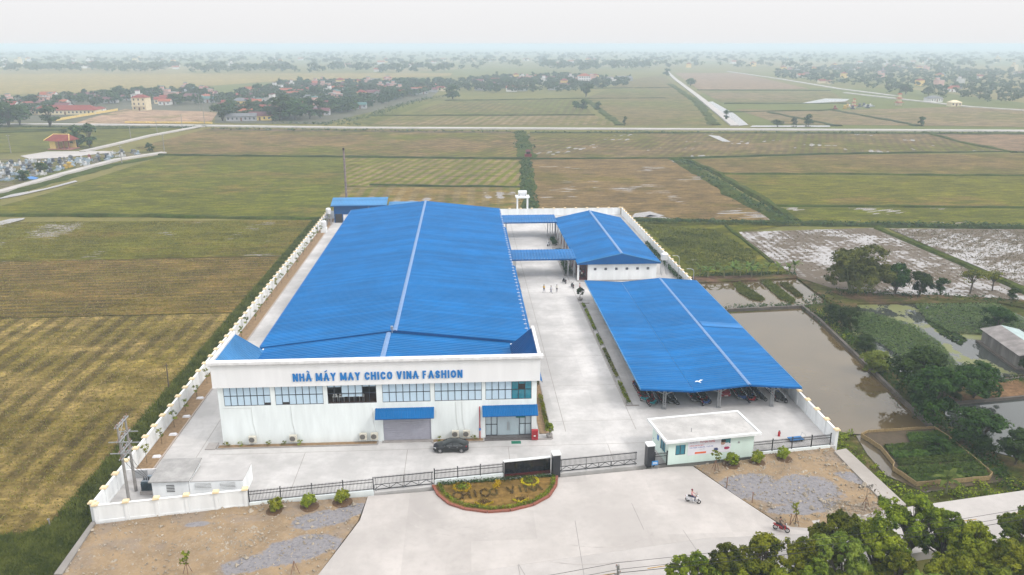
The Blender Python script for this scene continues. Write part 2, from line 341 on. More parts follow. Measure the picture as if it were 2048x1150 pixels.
# raised strips along a line: field bunds, roads, banks
def strip(poly, w, z0, h, top=.6, jit=0, seed=1):
    r = random.Random(seed); m = MB(); pts = []
    for a, b in zip(poly[:-1], poly[1:]):
        n = max(1, int(math.hypot(b[0]-a[0], b[1]-a[1])/(6 if jit else 1e9)))
        pts += [(a[0]+(b[0]-a[0])*i/n, a[1]+(b[1]-a[1])*i/n) for i in range(n)]
    pts.append(poly[-1]); rows = []
    for i, p in enumerate(pts):
        q0, q1 = pts[max(0, i-1)], pts[min(len(pts)-1, i+1)]
        d = Vector((q1[0]-q0[0], q1[1]-q0[1])).normalized(); nx, ny = -d.y, d.x
        ww = w*(1+jit*r.uniform(-1, 1)); hh = h*(1+jit*r.uniform(-1, 1)); o = jit*w*.3*r.uniform(-1, 1)
        rows.append([(p[0]+nx*(s*ww/2+o), p[1]+ny*(s*ww/2+o), z) for s, z in ((1, z0), (top, z0+hh), (-top, z0+hh), (-1, z0))])
    vs = [v for rw in rows for v in rw]; fs = []
    for i in range(len(rows)-1):
        for k in range(3): fs.append((4*i+k, 4*i+k+4, 4*i+k+5, 4*i+k+1)[::-1])
    fs += [(3, 2, 1, 0), tuple(4*(len(rows)-1)+k for k in range(4))]
    return m.add(vs, fs)
BUND = fieldmat('bund_grass', alb(84, 92, 44), alb(72, 90, 34), 0, 4, .1, .1, bal=.48)
DBUND = fieldmat('bund_dark', alb(66, 78, 40), alb(58, 74, 34), 0, 4, .1, .1, bal=.5)
BUNDS = [([(-153.6,253.7), (-97.2,248.9), (-43.2,241.3)], 3., .5, BUND), ([(-145.9,393.9), (-53.7,381.3), (27.0,369.7)], 4.5, .5, DBUND), ([(29.0,369.6), (104.9,368.5), (171.4,378.8), (264.1,382.7), (289.7,375.5)], 3., .4, DBUND),
    ([(33.9,490.9), (30.1,402.4), (28.1,369.7)], 9, .5, BUND), ([(28.1,369.7), (23.5,296.4), (20.6,245.0)], 5.5, .5, BUND), ([(-35.7,302.1), (22.6,294.2)], 2.4, .35, DBUND),
    ([(97.5,365.5), (96.5,315.8), (94.5,262.2), (95.3,233.1), (99.2,225.8)], 7., .7, BUND), ([(101.9,362.0), (103.3,318.0), (101.2,261.8), (98.1,228.6)], 3.5, .9, BUND),
    ([(103.7,321.9), (157.1,317.4), (237.0,307.5)], 2.6, .4, BUND), ([(101.7,253.9), (191.2,245.3)], 2.6, .4, BUND), ([(49.4,232.2), (69.8,230.3), (98.5,225.8), (126.9,222.1), (169.8,216.2)], 4., .7, DBUND),
    ([(277.1,473.6), (268.2,420.2), (269.0,378.6)], 4., .5, BUND), ([(118.3,218.6), (119.6,184.8), (118.9,154.7)], 3., .5, BUND), ([(75.8,224.4), (74.9,201.4), (74.3,183.7)], 1.6, .4, BUND),
    ([(-69.5,610.8), (98.0,605.2)], 5, .5, DBUND), ([(-17.3,772.8), (115.8,793.9), (197.9,796.6)], 5, .5, DBUND), ([(118.2,793.7), (102.2,527.6)], 7, .5, BUND), ([(139.1,975.9), (255.0,992.0)], 6, .5, DBUND),
    ([(269.9,935.6), (418.0,916.4)], 6, .5, DBUND), ([(203.7,626.6), (284.1,636.6), (296.5,646.1)], 5, .5, DBUND), ([(237.0,619.9), (241.5,512.7)], 6, .5, DBUND), ([(296.5,646.1), (294.8,509.5)], 7, .5, DBUND),
    ([(274.1,1080.4), (212.0,732.3), (164.3,524.0)], 8, .6, BUND), ([(-301.0,513.6), (-198.1,525.8)], 5, .4, DBUND), ([(-291.0,496.0), (-247.6,513.4)], 5, .4, DBUND), ([(232.9,718.3), (344.3,711.7)], 5, .4, DBUND)]
for i, (p, w, h, m) in enumerate(BUNDS):
    strip(p, w, -.95, h+.15, .55, .35, i).build('field_bund', m, kind='structure')

# roads
CONC = NT('concrete_road'); 
def concmat(name, col, stain=.25, sc=.12, slab=0):
    t = NT(name)
    a = t.noise(sc, 5, .65); b = t.noise(sc*9, 4, .7); d = t.noise(9, 2); e = t.noise(sc*2.2, 4, .7, t.rot(.5, (1, .25, 1)), .6)
    c = t.mix(t.ramp(a, .35, .7), scl(col, 1-stain*.7), scl(col, 1.05))
    c = t.mix(t.ramp(b, .42, .75, 0, stain), c, scl(col, .66)); c = t.mix(t.ramp(e, .56, .74, 0, stain*.8), c, scl(col, .6))
    c = t.mix(t.ramp(d, .3, .8, 0, .14), c, scl(col, .6))
    if slab:      # cast in bays, each a slightly different pour
        sn = t.n('VectorMath', operation='SNAP'); sn.inputs[1].default_value = (slab, slab*.8, 50); t.l(t.pos, sn.inputs[0]); wn_ = t.n('TexWhiteNoise', noise_dimensions='3D'); t.l(sn.outputs[0], wn_.inputs['Vector'])
        vm = t.n('VectorMath', operation='SCALE'); t.l(c, vm.inputs[0]); t.l(t.ramp(wn_.outputs['Value'], 0, 1, .94, 1.04), vm.inputs['Scale']); c = vm.outputs[0]
    t.set(c, .85, 0, .3); t.bump(d, .12, .01); return t.m
ROAD = concmat('road_concrete', alb(216, 210, 206, .64), .22); YARD = concmat('yard_concrete', alb(222, 219, 217, .74), .38, .12, 6.)
def road(poly, w, z=-.95, h=.75): return strip(poly, w, z, h, .93).build('road', ROAD, kind='structure')
road([(-347.1,561.1), (-269.2,553.0), (-167.4,536.9), (-71.9,518.3), (146.3,496.1), (385.3,470.1)], 6.5)
strip([(-157.5,514.1), (-8.4,490.5), (33.5,485.2)], 11, -.95, .2, .9, .2, 5).build('canal_bank', fieldmat('canal_mud', alb(128, 112, 92), alb(84, 92, 56), 0, 5, .2, .08, bal=.5), kind='structure')
strip([(39.5,484.8), (200.1,472.5), (359.8,457.5)], 9, -.95, .25, .8, .2, 6).build('canal_bank', DBUND, kind='structure')
strip([(-338.7,547.0), (-167.6,527.2)], 9, -.95, .25, .8, .2, 6).build('canal_bank', DBUND, kind='structure')
road([(-168.3,263.2), (-166.0,293.9), (-163.0,336.3), (-158.6,377.4), (-146.1,401.3)], 3.8)
strip([(-163.7,258.2), (-162.7,287.8), (-158.7,327.1), (-154.0,365.9), (-143.6,390.2)], 7, -.95, .35, .6, .3, 9).build('field_bund', BUND, kind='structure')
road([(-187.4,407.5), (-183.8,440.2), (-181.0,478.7), (-167.4,536.9)], 3.6)
road([(393.3,1578.8), (320.9,1236.5), (238.6,825.8), (194.1,608.5), (175.2,516.6)], 5.5)
road([(509.9,1571.9), (479.9,1227.0), (443.8,946.7), (440.0,813.9)], 6); road([(412.9,867.9), (426.1,665.4), (462.9,592.6)], 5.5)

# the compound's own raised ground
AX, AY = -41.2, 78.7; FA = math.atan2(90.7-78.7, 47.5+41.2)          # front boundary: start point and bearing
def fl(s, d=0):       # metres along the front boundary from its west corner, d metres towards the yard
    return (AX+s*math.cos(FA)-d*math.sin(FA), AY+s*math.sin(FA)+d*math.cos(FA))
FLEN = math.hypot(90.7-78.7, 47.5+41.2)
yard = MB().prism([(-41.3, 78.9), (47.5, 90.9), (47.8, 239), (-41.3, 239)], -1.2, 0).build('yard', YARD, kind='structure')
# street frontage: forecourt + carriageway
RA = R(9.6)
def rd(s, d=0): return (17.5+s*math.cos(RA)-d*math.sin(RA), 67.2+s*math.sin(RA)+d*math.cos(RA))
MB().prism([rd(-34, 3.8), rd(-90, 3.8), rd(-90, -3.8), rd(90, -3.8), rd(90, 3.8), rd(25, 3.8)], -1.2, -.012).build('road', ROAD, kind='structure')
FORE = [(-11.81,82.32), (-5.85,82.83), (10.84,85.11), (24.69,86.80), (27.54,86.87), (30.62,80.02), (33.87,73.21), (37.24,72.08)]
MB().prism(FORE+[rd(8, 3.4), rd(-34, 3.4)]+[(-15.10,68.10), (-13.26,73.81), (-12.13,77.45)], -1.2, -.004).build('forecourt', concmat('forecourt_concrete', alb(224, 217, 212, .62), .28, .1, 7.), kind='structure')
jm = flat('joint_tar', (.22, .21, .2), .9)
m = MB()
for a, b in ([(11.42,75.96), (11.04,66.55)], [(18.31,79.06), (18.59,73.74)], [(4.66,68.51), (4.86,65.02)], [(4.72,68.67), (5.24,66.90)], [(22.77,73.49), (23.35,69.05)], [(50.71,76.42), (52.53,73.62)]):
    m.add([(a[0]-.025, a[1], .002), (a[0]+.025, a[1], .002), (b[0]+.025, b[1], .002), (b[0]-.025, b[1], .002)], [(0, 1, 2, 3)])
m.build('expansion_joint', jm, kind='structure')
tm = concmat('tyre_marked_concrete', alb(216, 209, 204, .64), .3, .8)
for k, (cu, cv, r0, a0, a1) in enumerate(((*(-0.61,81.87), 6.5, 3.6, 5.2), (*(-0.61,81.87), 8.0, 3.7, 5.3), (*(4.19,84.92), 12, 3.75, 4.5), (*(13.69,79.96), 9, 4.2, 5.4), (*(12.26,82.20), 14, 4.4, 5.0))):
    n = 24; m = MB()
    for q in range(n):
        t0, t1 = a0+(a1-a0)*q/n, a0+(a1-a0)*(q+1)/n; w = .05+.03*math.sin(q*1.3+k)
        m.add([(cu+(r0-w)*math.cos(t0), cv+(r0-w)*math.sin(t0), .001+.0006*k), (cu+(r0+w)*math.cos(t0), cv+(r0+w)*math.sin(t0), .001+.0006*k), (cu+(r0+w)*math.cos(t1), cv+(r0+w)*math.sin(t1), .001+.0006*k), (cu+(r0-w)*math.cos(t1), cv+(r0-w)*math.sin(t1), .001+.0006*k)], [(0, 1, 2, 3)])
    m.build('tyre_mark', tm, kind='structure')
ym = flat('road_paint_yellow', alb(222, 178, 92), .8, .4, 3)
for s in range(-36, 90, 6):
    a = rd(s); MB().add([(*rd(s, -.07), -.006), (*rd(s+2.6, -.07), -.006), (*rd(s+2.6, .07), -.006), (*rd(s, .07), -.006)], [(0, 1, 2, 3)]).build('lane_marking', ym, kind='structure')
# yard joints
m = MB()
for x in (-34.5, 13, 22.6): m.sheet([(x-.035, 97 if x > 0 else 80), (x+.035, 97 if x > 0 else 80), (x+.035, 236), (x-.035, 236)], .004)
for y in range(100, 236, 12): m.sheet([(10.6, y-.03), (23, y-.03), (23, y+.03), (10.6, y+.03)], .006)
m.sheet([(-33, 93.2), (24, 93.2), (24, 93.27), (-33, 93.27)], .005)
for x in (-21, -8, 5, 18): m.sheet([(x, 84 if x < 8 else 88), (x+.06, 84 if x < 8 else 88), (x+.06, 93.1), (x, 93.1)], .005)
m.build('expansion_joint', flat('joint_grey', alb(180, 172, 164, .56), .9), kind='structure')

# rough lots either side of the forecourt
def lotmat(name, patches):
    t = NT(name)
    a = t.noise(.35, 5, .65); b = t.noise(2.5, 4, .7); d = t.noise(11, 3, .7)
    c = t.mix(t.ramp(a, .35, .65), alb(196, 168, 132, .56), alb(172, 148, 118, .56)); c = t.mix(t.ramp(b, .45, .75, 0, .5), c, alb(206, 190, 168, .56))
    c = t.mix(t.ramp(t.noise(.22, 5, .7), .5, .64, 0, .45), c, alb(166, 156, 150, .56)); c = t.mix(t.ramp(d, .5, .8, 0, .55), c, alb(128, 106, 82, .56))
    sx = t.n('SeparateXYZ'); t.l(t.pos, sx.inputs[0]); k = None
    for cx, cy, rx, ry, an in patches:       # spilled grey gravel
        dx = t.math('SUBTRACT', sx.outputs[0], cx); dy = t.math('SUBTRACT', sx.outputs[1], cy); ca, sa = math.cos(an), math.sin(an)
        u = t.math('DIVIDE', t.math('ADD', t.math('MULTIPLY', dx, ca), t.math('MULTIPLY', dy, sa)), rx); v = t.math('DIVIDE', t.math('SUBTRACT', t.math('MULTIPLY', dy, ca), t.math('MULTIPLY', dx, sa)), ry)
        q = t.math('ADD', t.math('MULTIPLY', u, u), t.math('MULTIPLY', v, v)); k = q if k is None else t.math('MINIMUM', k, q)
    k = t.math('ADD', k, t.math('MULTIPLY', t.math('SUBTRACT', t.noise(.5, 6, .7), .5), 2.6)); k = t.ramp(k, 1.25, .85)
    g = t.mix(t.ramp(b, .3, .56), alb(142, 140, 148, .56), alb(176, 172, 174, .56)); g = t.mix(t.ramp(d, .45, .8, 0, .6), g, alb(108, 106, 112, .56))
    t.set(t.mix(k, c, g), .95, 0, .2); t.bump(t.math('ADD', b, d), .6, .08); return t.m
LOT = lotmat('lot_earth', [(*(-16.52,77.71), 3.2, 1.6, .3), (*(-17.65,72.33), 4.4, 2.2, .4), (*(-22.18,70.10), 2.6, 1.4, .2), (*(-13.49,79.51), 2., 1.2, .5), (*(-29.64,77.53), 1.2, .5, .1), (*(33.31,82.63), 3.6, 1.8, .1), (*(36.04,80.24), 6., 2.6, -.2), (*(39.39,81.14), 4., 2.6, 0), (*(38.71,77.44), 3.2, 1.6, 0), (*(46.67,82.41), 3, 1.2, -.7), (*(36.33,76.56), 3., 1.0, 0)])
def lot(poly, seed):
    xs = [p[0] for p in poly]; ys = [p[1] for p in poly]; r = random.Random(seed)
    bm = bmesh.new(); vs = [bm.verts.new((p[0], p[1], 0)) for p in poly]; f = bm.faces.new(vs)
    bmesh.ops.triangulate(bm, faces=[f])
    for _ in range(5): bmesh.ops.subdivide_edges(bm, edges=[e for e in bm.edges if e.calc_length() > 1.0], cuts=1)
    for v in bm.verts:
        if not v.is_boundary: v.co.z = .03+.10*math.sin(v.co.x*.9+seed)*math.cos(v.co.y*1.1)+r.uniform(0, .06)
        else: v.co.z = -.02
    bmesh.ops.triangulate(bm, faces=bm.faces[:]); bmesh.ops.recalc_face_normals(bm, faces=bm.faces[:])
    me = bpy.data.meshes.new('rough_lot'); bm.to_mesh(me); bm.free(); me.materials.append(LOT)
    if me.polygons[0].normal.z < 0: me.flip_normals()
    return tag(link('rough_lot', me), kind='structure')
LOT1 = [(-41.0, 78.3)]+[(-25.51,81.24), (-11.85,82.21), (-12.38,77.27), (-13.50,73.65), (-15.17,67.95), (-17.91,56.32), (-39.76,57.61), (-40.96,69.48), (-41.25,74.59)]
LOT2 = [(27.76,86.98), (35.25,88.17), (35.91,89.15), (46.87,90.76), (47.48,84.72), (49.19,76.61), (38.02,72.59), (34.05,73.39), (30.74,80.01)]
lot(LOT1, 1); lot(LOT2, 2)
# skirts under the lots
MB().prism(LOT1, -1.2, -.05).build('lot_embankment', LOT, kind='structure'); MB().prism(LOT2, -1.2, -.05).build('lot_embankment', LOT, kind='structure')
def ragged(poly, amp, seed, step=.5):
    r = random.Random(seed); out = []
    for i in range(len(poly)):
        a, b = poly[i], poly[(i+1) % len(poly)]; n = max(1, int(math.hypot(b[0]-a[0], b[1]-a[1])/step))
        for k in range(n): out.append((a[0]+(b[0]-a[0])*k/n+r.uniform(-amp, amp), a[1]+(b[1]-a[1])*k/n+r.uniform(-amp, amp)))
    return out
GRAV = NT('grey_gravel'); _t = GRAV
_c = _t.mix(_t.ramp(_t.noise(.8, 4), .3, .56), alb(140, 136, 142), alb(168, 162, 162)); _c = _t.mix(_t.ramp(_t.noise(12, 2), .45, .8, 0, .6), _c, alb(104, 102, 108)); _t.set(_c, .95, 0, .2); _t.bump(_t.noise(12, 2), .6, .04)
def pathdraw(poly, h=.16): return MB().sheet(poly, h)
# loose stones on the lots
def stones(name, label, polys, seed, size, mat):
    rng = np.random.default_rng(seed); V = []
    for poly, n in polys:
        P = np.array(poly); lo, hi = P.min(0), P.max(0); q = rng.uniform(lo, hi, (n*3, 2)); ins = np.zeros(len(q), bool); j = len(P)-1
        for i in range(len(P)):
            c = ((P[i, 1] > q[:, 1]) != (P[j, 1] > q[:, 1])) & (q[:, 0] < (P[j, 0]-P[i, 0])*(q[:, 1]-P[i, 1])/(P[j, 1]-P[i, 1]+1e-12)+P[i, 0]); ins ^= c; j = i
        q = q[ins][:n]; k = len(q); s = size*rng.lognormal(0, .55, k); o = np.column_stack([q, np.full(k, .1)])
        d = rng.normal(size=(k, 6, 3))*.18+np.array([[1, 0, 0], [0, 1, 0], [-1, 0, 0], [0, -1, 0], [0, 0, .8], [0, 0, -.8]]); pts = o[:, None]+d*s[:, None, None]
        for f in ((0, 1, 4), (1, 2, 4), (2, 3, 4), (3, 0, 4), (1, 0, 5), (2, 1, 5), (3, 2, 5), (0, 3, 5)): V.append(pts[:, f])
    return tag(link(name, np_mesh(name, np.concatenate(V), 3, mat)), label, None, None, 'stuff')
STONE = flat('pale_stone', alb(214, 200, 180, .58), .95, .4, .6)
stones('rubble', 'pale stones strewn over the rough lots', [(LOT1, 2600), (LOT2, 1500), ([(-29.08,76.56), (-22.75,76.65), (-20.95,73.38), (-31.27,72.29)], 350), ([(40.00,78.40), (45.47,77.55), (45.90,74.99), (38.96,73.47)], 500)], 5, .07, STONE)
MB().prism([(46.57,89.25), (48.41,89.81), (49.20,76.66), (46.93,75.67)], -.6, .2).build('concrete_kerb', concmat('kerb_concrete', alb(200, 192, 184, .64), .3), kind='structure')
MB().prism([(-41.25, 78.5), (-40.75, 78.4)]+[(-40.13,69.43), (-40.96,69.48)], -1.2, .22).build('retaining_kerb', concmat('kerb_concrete2', alb(180, 174, 168, .64), .4), kind='structure')

# ------------------------------------------------------------------ shared building materials
def roofmat(name, col, rough=.42):
    t = NT(name)
    a = t.noise(.16, 4, .6); b = t.noise(1.2, 5, .7, t.rot(0, (.35, 1, 1))); d = t.noise(6, 2)
    c = t.mix(t.ramp(a, .3, .7), scl(col, .88), scl(col, 1.08)); c = t.mix(t.ramp(b, .5, .8, 0, .22), c, scl(col, .8))
    sx = t.n('SeparateXYZ'); t.l(t.pos, sx.inputs[0]); wn_ = t.n('TexWhiteNoise', noise_dimensions='1D'); t.l(t.math('FLOOR', t.math('DIVIDE', sx.outputs[1], 1.07)), wn_.inputs['W'])   # each roofing sheet weathers its own way
    vm = t.n('VectorMath', operation='SCALE'); t.l(c, vm.inputs[0]); t.l(t.ramp(wn_.outputs['Value'], 0, 1, .9, 1.1), vm.inputs['Scale']); c = vm.outputs[0]
    c = t.mix(t.ramp(t.noise(.5, 6, .75, t.rot(0, (.12, 1.6, 1))), .52, .7, 0, .1), c, sat(scl(col, 1.25), .75))
    c = t.mix(t.ramp(d, .62, .8, 0, .18), c, (.12, .17, .25))
    t.set(c, t.ramp(b, .3, .8, rough-.06, rough+.12), 0, .1); return t.m
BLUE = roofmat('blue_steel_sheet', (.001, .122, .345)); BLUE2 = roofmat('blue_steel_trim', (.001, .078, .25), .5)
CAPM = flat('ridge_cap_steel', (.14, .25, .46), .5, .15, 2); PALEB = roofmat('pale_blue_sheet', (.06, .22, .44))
WHITE = flat('white_render', (.80, .82, .83), .85, .11, .8, streak=True); CREAMW = flat('cream_render', (.79, .79, .80), .85, .06, .6, streak=True)
MINT = flat('mint_render', (.78, .83, .83), .85, .11, .8, streak=True); MINT2 = flat('mint_guard_house', (.66, .80, .74), .85, .06, .8, streak=True); COPING = flat('coping_white', (.78, .77, .78), .8, .18, 1.2)
CAPC = flat('pillar_cap_cream', alb(248, 226, 186, .8), .85, .1, 3)
BLIND = flat('window_blind', (.50, .64, .76), .8, .05, 2); FRAME = flat('dark_window_frame', (.03, .035, .05), .4, .1, 4)
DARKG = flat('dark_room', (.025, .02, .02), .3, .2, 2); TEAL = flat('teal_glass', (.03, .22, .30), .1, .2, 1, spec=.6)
GLASS = NT('pale_glass'); GLASS.set((.45, .55, .60), .08, 0, .6); GLASS = GLASS.m
SHUT = flat('roller_shutter_grey', (.34, .34, .40), .5, .08, 2); BLACKM = flat('black_iron', (.02, .02, .022), .5, .2, 5); STEEL = flat('galvanised_steel', (.42, .43, .45), .45, .15, 4, metal=.5)
GREYC = concmat('grey_concrete', alb(196, 190, 186, .64), .35, .4); REDM = flat('red_enamel', (.42, .02, .03), .4, .15, 3); SOIL = flat('planting_soil', alb(186, 154, 116), .95, .3, 2, bump=.6)
TYRE = flat('tyre_rubber', (.018, .018, .02), .8); CHROME = flat('alloy', (.5, .5, .52), .3, .1, 5, metal=.8); SIGNB = flat('sign_blue', (.004, .17, .50), .5, .05, 2)
GREENM = flat('green_mat', (.01, .16, .10), .9); BRICK = flat('terracotta', alb(184, 112, 92), .85, .25, 4)

def ribs(p00, p10, p11, p01, pitch=.66, h=.08, along=True):
    """trapezoid-ribbed sheet over the quad p00-p10 (eave) / p01-p11 (ridge); ribs run from p00 to p01"""
    p00, p10, p11, p01 = map(Vector, (p00, p10, p11, p01)); L = (p10-p00).length; n = max(2, int(L/pitch))
    nrm = (p10-p00).cross(p01-p00).normalized()
    if nrm.z < 0: nrm = -nrm
    vs, fs = [], []
    for i in range(n):
        for f, hh in ((0, 0), (.30, 0), (.42, h), (.58, h), (.70, 0)):
            k = (i+f)/n; vs.append(p00.lerp(p10, k)+nrm*hh); vs.append(p01.lerp(p11, k)+nrm*hh)
    vs += [p10, p11]; c = len(vs)//2
    for i in range(c-1): fs.append((2*i, 2*i+2, 2*i+3, 2*i+1))
    up = (vs[2]-vs[0]).cross(vs[1]-vs[0]).z > 0
    return MB().add(vs, fs if up else [f[::-1] for f in fs])

# ------------------------------------------------------------------ the factory hall
fac = thing('factory_building', 'long white factory with big blue roof and sign letters across its front', 'factory', (0, 0, 0))
YF = 95.6                                   # plane of the ground-floor front
HX0, HX1, HR, HY0, HY1, EZ, RZ = -30.4, 9.2, -10.6, 111.3, 213, 7.5, 9.75
w = MB().box(HX0+.5, HX1-.5, 109.5, HY1-.6, 0, EZ-.1); w.add([(HX0+.5, HY1-.7, EZ-.1), (HX1-.5, HY1-.7, EZ-.1), (HR, HY1-.7, RZ-.2)], [(2, 1, 0)]); w.add([(HX0+.5, 111.4, EZ-.1), (HX1-.5, 111.4, EZ-.1), (HR, 111.4, RZ-.2)], [(0, 1, 2)])
w.build('hall_wall', WHITE, fac)
# front block: walls around the window openings
WIN = [(-31.21, -25.34), (-24.74, -18.65), (-18.10, -11.87), (-11.11, -4.94), (-4.40, 1.73), (2.20, 8.22)]; WZ0, WZ1 = 5.58, 8.30
fw = MB(); xs = [-31.9]+[v for p in WIN for v in p]+[8.9]
for i in range(0, len(xs), 2): fw.box(xs[i], xs[i+1], YF, YF+.3, WZ0, WZ1)              # piers
fw.box(-31.9, 8.9, YF-.002, YF+.3, 4.9, WZ0); fw.box(-31.9, -11.2, YF, YF+.3, 0, 4.9); fw.box(-11.2, -4.97, YF, YF+.3, 3.5, 4.9); fw.box(-4.97, 2.15, YF, YF+.3, 0, 4.9)
fw.box(2.15, 8.25, YF, YF+.3, 3.25, 4.9); fw.box(8.25, 8.9, YF, YF+.3, 0, 4.9)
fw.box(-31.9, -31.6, YF+.3, 110.5, 0, 8.3); fw.box(8.6, 8.9, YF+.3, 110.5, 0, 8.3); fw.box(-31.6, 8.6, 110.2, 110.5, 0, 7.4)
fw.build('front_wall', MINT, fac)
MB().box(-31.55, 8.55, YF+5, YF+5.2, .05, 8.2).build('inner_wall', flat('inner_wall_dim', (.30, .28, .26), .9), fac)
fl2 = MB().box(-31.55, 8.55, YF+.32, YF+4.95, 5.0, 5.4).build('upper_floor', flat('tile_brown', alb(120, 84, 66), .6, .2, 2), fac)
# deep blank fascia carrying the sign, with cornice
fa = MB().box(-32.33, 9.28, YF-.42, YF-.02, 8.3, 11.35); fa.box(-32.33, -32.1, YF-.018, 106.2, 8.3, 11.35); fa.box(9.05, 9.28, YF-.018, 106.2, 8.3, 11.35); fa.build('fascia', CREAMW, fac)
co = MB()
for z0, z1, o in ((11.353, 11.55, .14), (11.553, 11.9, .36)):
    co.box(-32.33-o, 9.28+o, YF-.42-o, YF+.1, z0, z1); co.box(-32.33-o*.3, -32.05, YF+.1, 106.3, z0, z1); co.box(9.0, 9.28+o*.3, YF+.1, 106.3, z0, z1)
co.build('cornice', COPING, fac)
# roofs
rf = ribs((HX0, HY0, EZ), (HX0, HY1, EZ), (HR, HY1, RZ), (HR, HY0, RZ)).build('roof_slope', BLUE, fac)
ribs((HX1, HY0, EZ), (HX1, HY1, EZ), (HR, HY1, RZ), (HR, HY0, RZ)).build('roof_slope', BLUE, fac)
cp = MB().slab([(HR-.3, HY0-.15, RZ+.05), (HR, HY0-.15, RZ+.17), (HR, HY1+.1, RZ+.17), (HR-.3, HY1+.1, RZ+.05)], .03); cp.slab([(HR, HY0-.15, RZ+.171), (HR+.3, HY0-.15, RZ+.051), (HR+.3, HY1+.1, RZ+.051), (HR, HY1+.1, RZ+.171)], .03); cp.build('ridge_cap', CAPM, fac)
FR_, FZ = -11.5, 9.5                        # lower roof of the front block
ribs((-29.6, 96.3, 7.5), (-29.6, 111.2, 7.5), (FR_, 111.2, FZ), (FR_, 96.3, FZ)).build('roof_slope', BLUE, fac)
ribs((6.3, 96.3, 7.5), (6.3, 111.2, 7.5), (FR_, 111.2, FZ), (FR_, 96.3, FZ)).build('roof_slope', BLUE, fac)
cp = MB().slab([(FR_-.34, 96, FZ+.05), (FR_, 96, FZ+.15), (FR_, 111.2, FZ+.15), (FR_-.34, 111.2, FZ+.05)], .03); cp.slab([(FR_, 96, FZ+.151), (FR_+.34, 96, FZ+.051), (FR_+.34, 111.2, FZ+.051), (FR_, 111.2, FZ+.151)], .03); cp.build('ridge_cap', CAPM, fac)
vf = MB()                                    # barge board where the hall roof steps up over the front block
vf.add([(HX0, HY0-.06, EZ-.6), (HR, HY0-.06, RZ-.6), (HX1, HY0-.06, EZ-.6), (HX1, HY0-.06, EZ+.06), (HR, HY0-.06, RZ+.1), (HX0, HY0-.06, EZ+.06)], [(0, 1, 4, 5), (1, 2, 3, 4)]); vf.build('barge_board', BLUE2, fac)
ribs((-29.5, 96.2, 7.5), (-29.5, 110.2, 7.5), (-32.04, 106.1, 11.6), (-32.04, 96.2, 11.6)).build('valley_roof', PALEB, fac, label='corner roof piece behind the fascia, its blue tinted pale as if sunlit')  # slope facing the sun: its lit tone is put into the sheet colour
ribs((6.2, 96.2, 7.5), (6.2, 110.2, 7.5), (8.99, 106.1, 11.6), (8.99, 96.2, 11.6)).build('valley_roof', BLUE2, fac, label='corner roof piece behind the fascia, its blue deepened as if shaded')  # slope turned from the sun: its shade is put into the sheet colour
g = MB()
for x in (HX0-.12, HX1): g.box(x, x+.14, 112, HY1, EZ-.16, EZ+.04)
g.build('gutter', flat('gutter_blue', (.05, .14, .36), .5), fac)
br = MB()
for k in range(48):
    y = 113+k*2.08; br.box(HX1-.25, HX1+.22, y, y+.09, EZ+.05, EZ+.12)
br.build('gutter_bracket', flat('bracket_white', (.7, .7, .72), .5), fac, kind='stuff')
for y0, y1 in ((181, 205), (105, 167)):
    ribs((10.55, y0, 3.95), (10.55, y1, 3.95), (8.75, y1, 4.5), (8.75, y0, 4.5)).build('side_canopy', BLUE, fac)
    MB().box(10.5, 10.56, y0, y1, 3.7, 3.94).build('canopy_fascia', BLUE2, fac)
for i, y in enumerate(range(116, 210, 8)):
    sw = MB().box(8.71, 8.78, y, y+4.2, 1.2, 3.0).build('side_window', TEAL, fac); MB().box(8.785, 8.81, y-.08, y+4.28, 2.05, 2.13).build('frame', WHITE, sw)
# lightning rod at the roof step, side roof vents
MB().cyl((FR_+.5, 110.9, 9.2), (FR_+.5, 110.9, 10.6), .05).cyl((FR_+.5, 110.9, 10.1), (FR_+.5, 110.9, 10.6), .22, .22, 6).build('roof_vent', STEEL, fac)

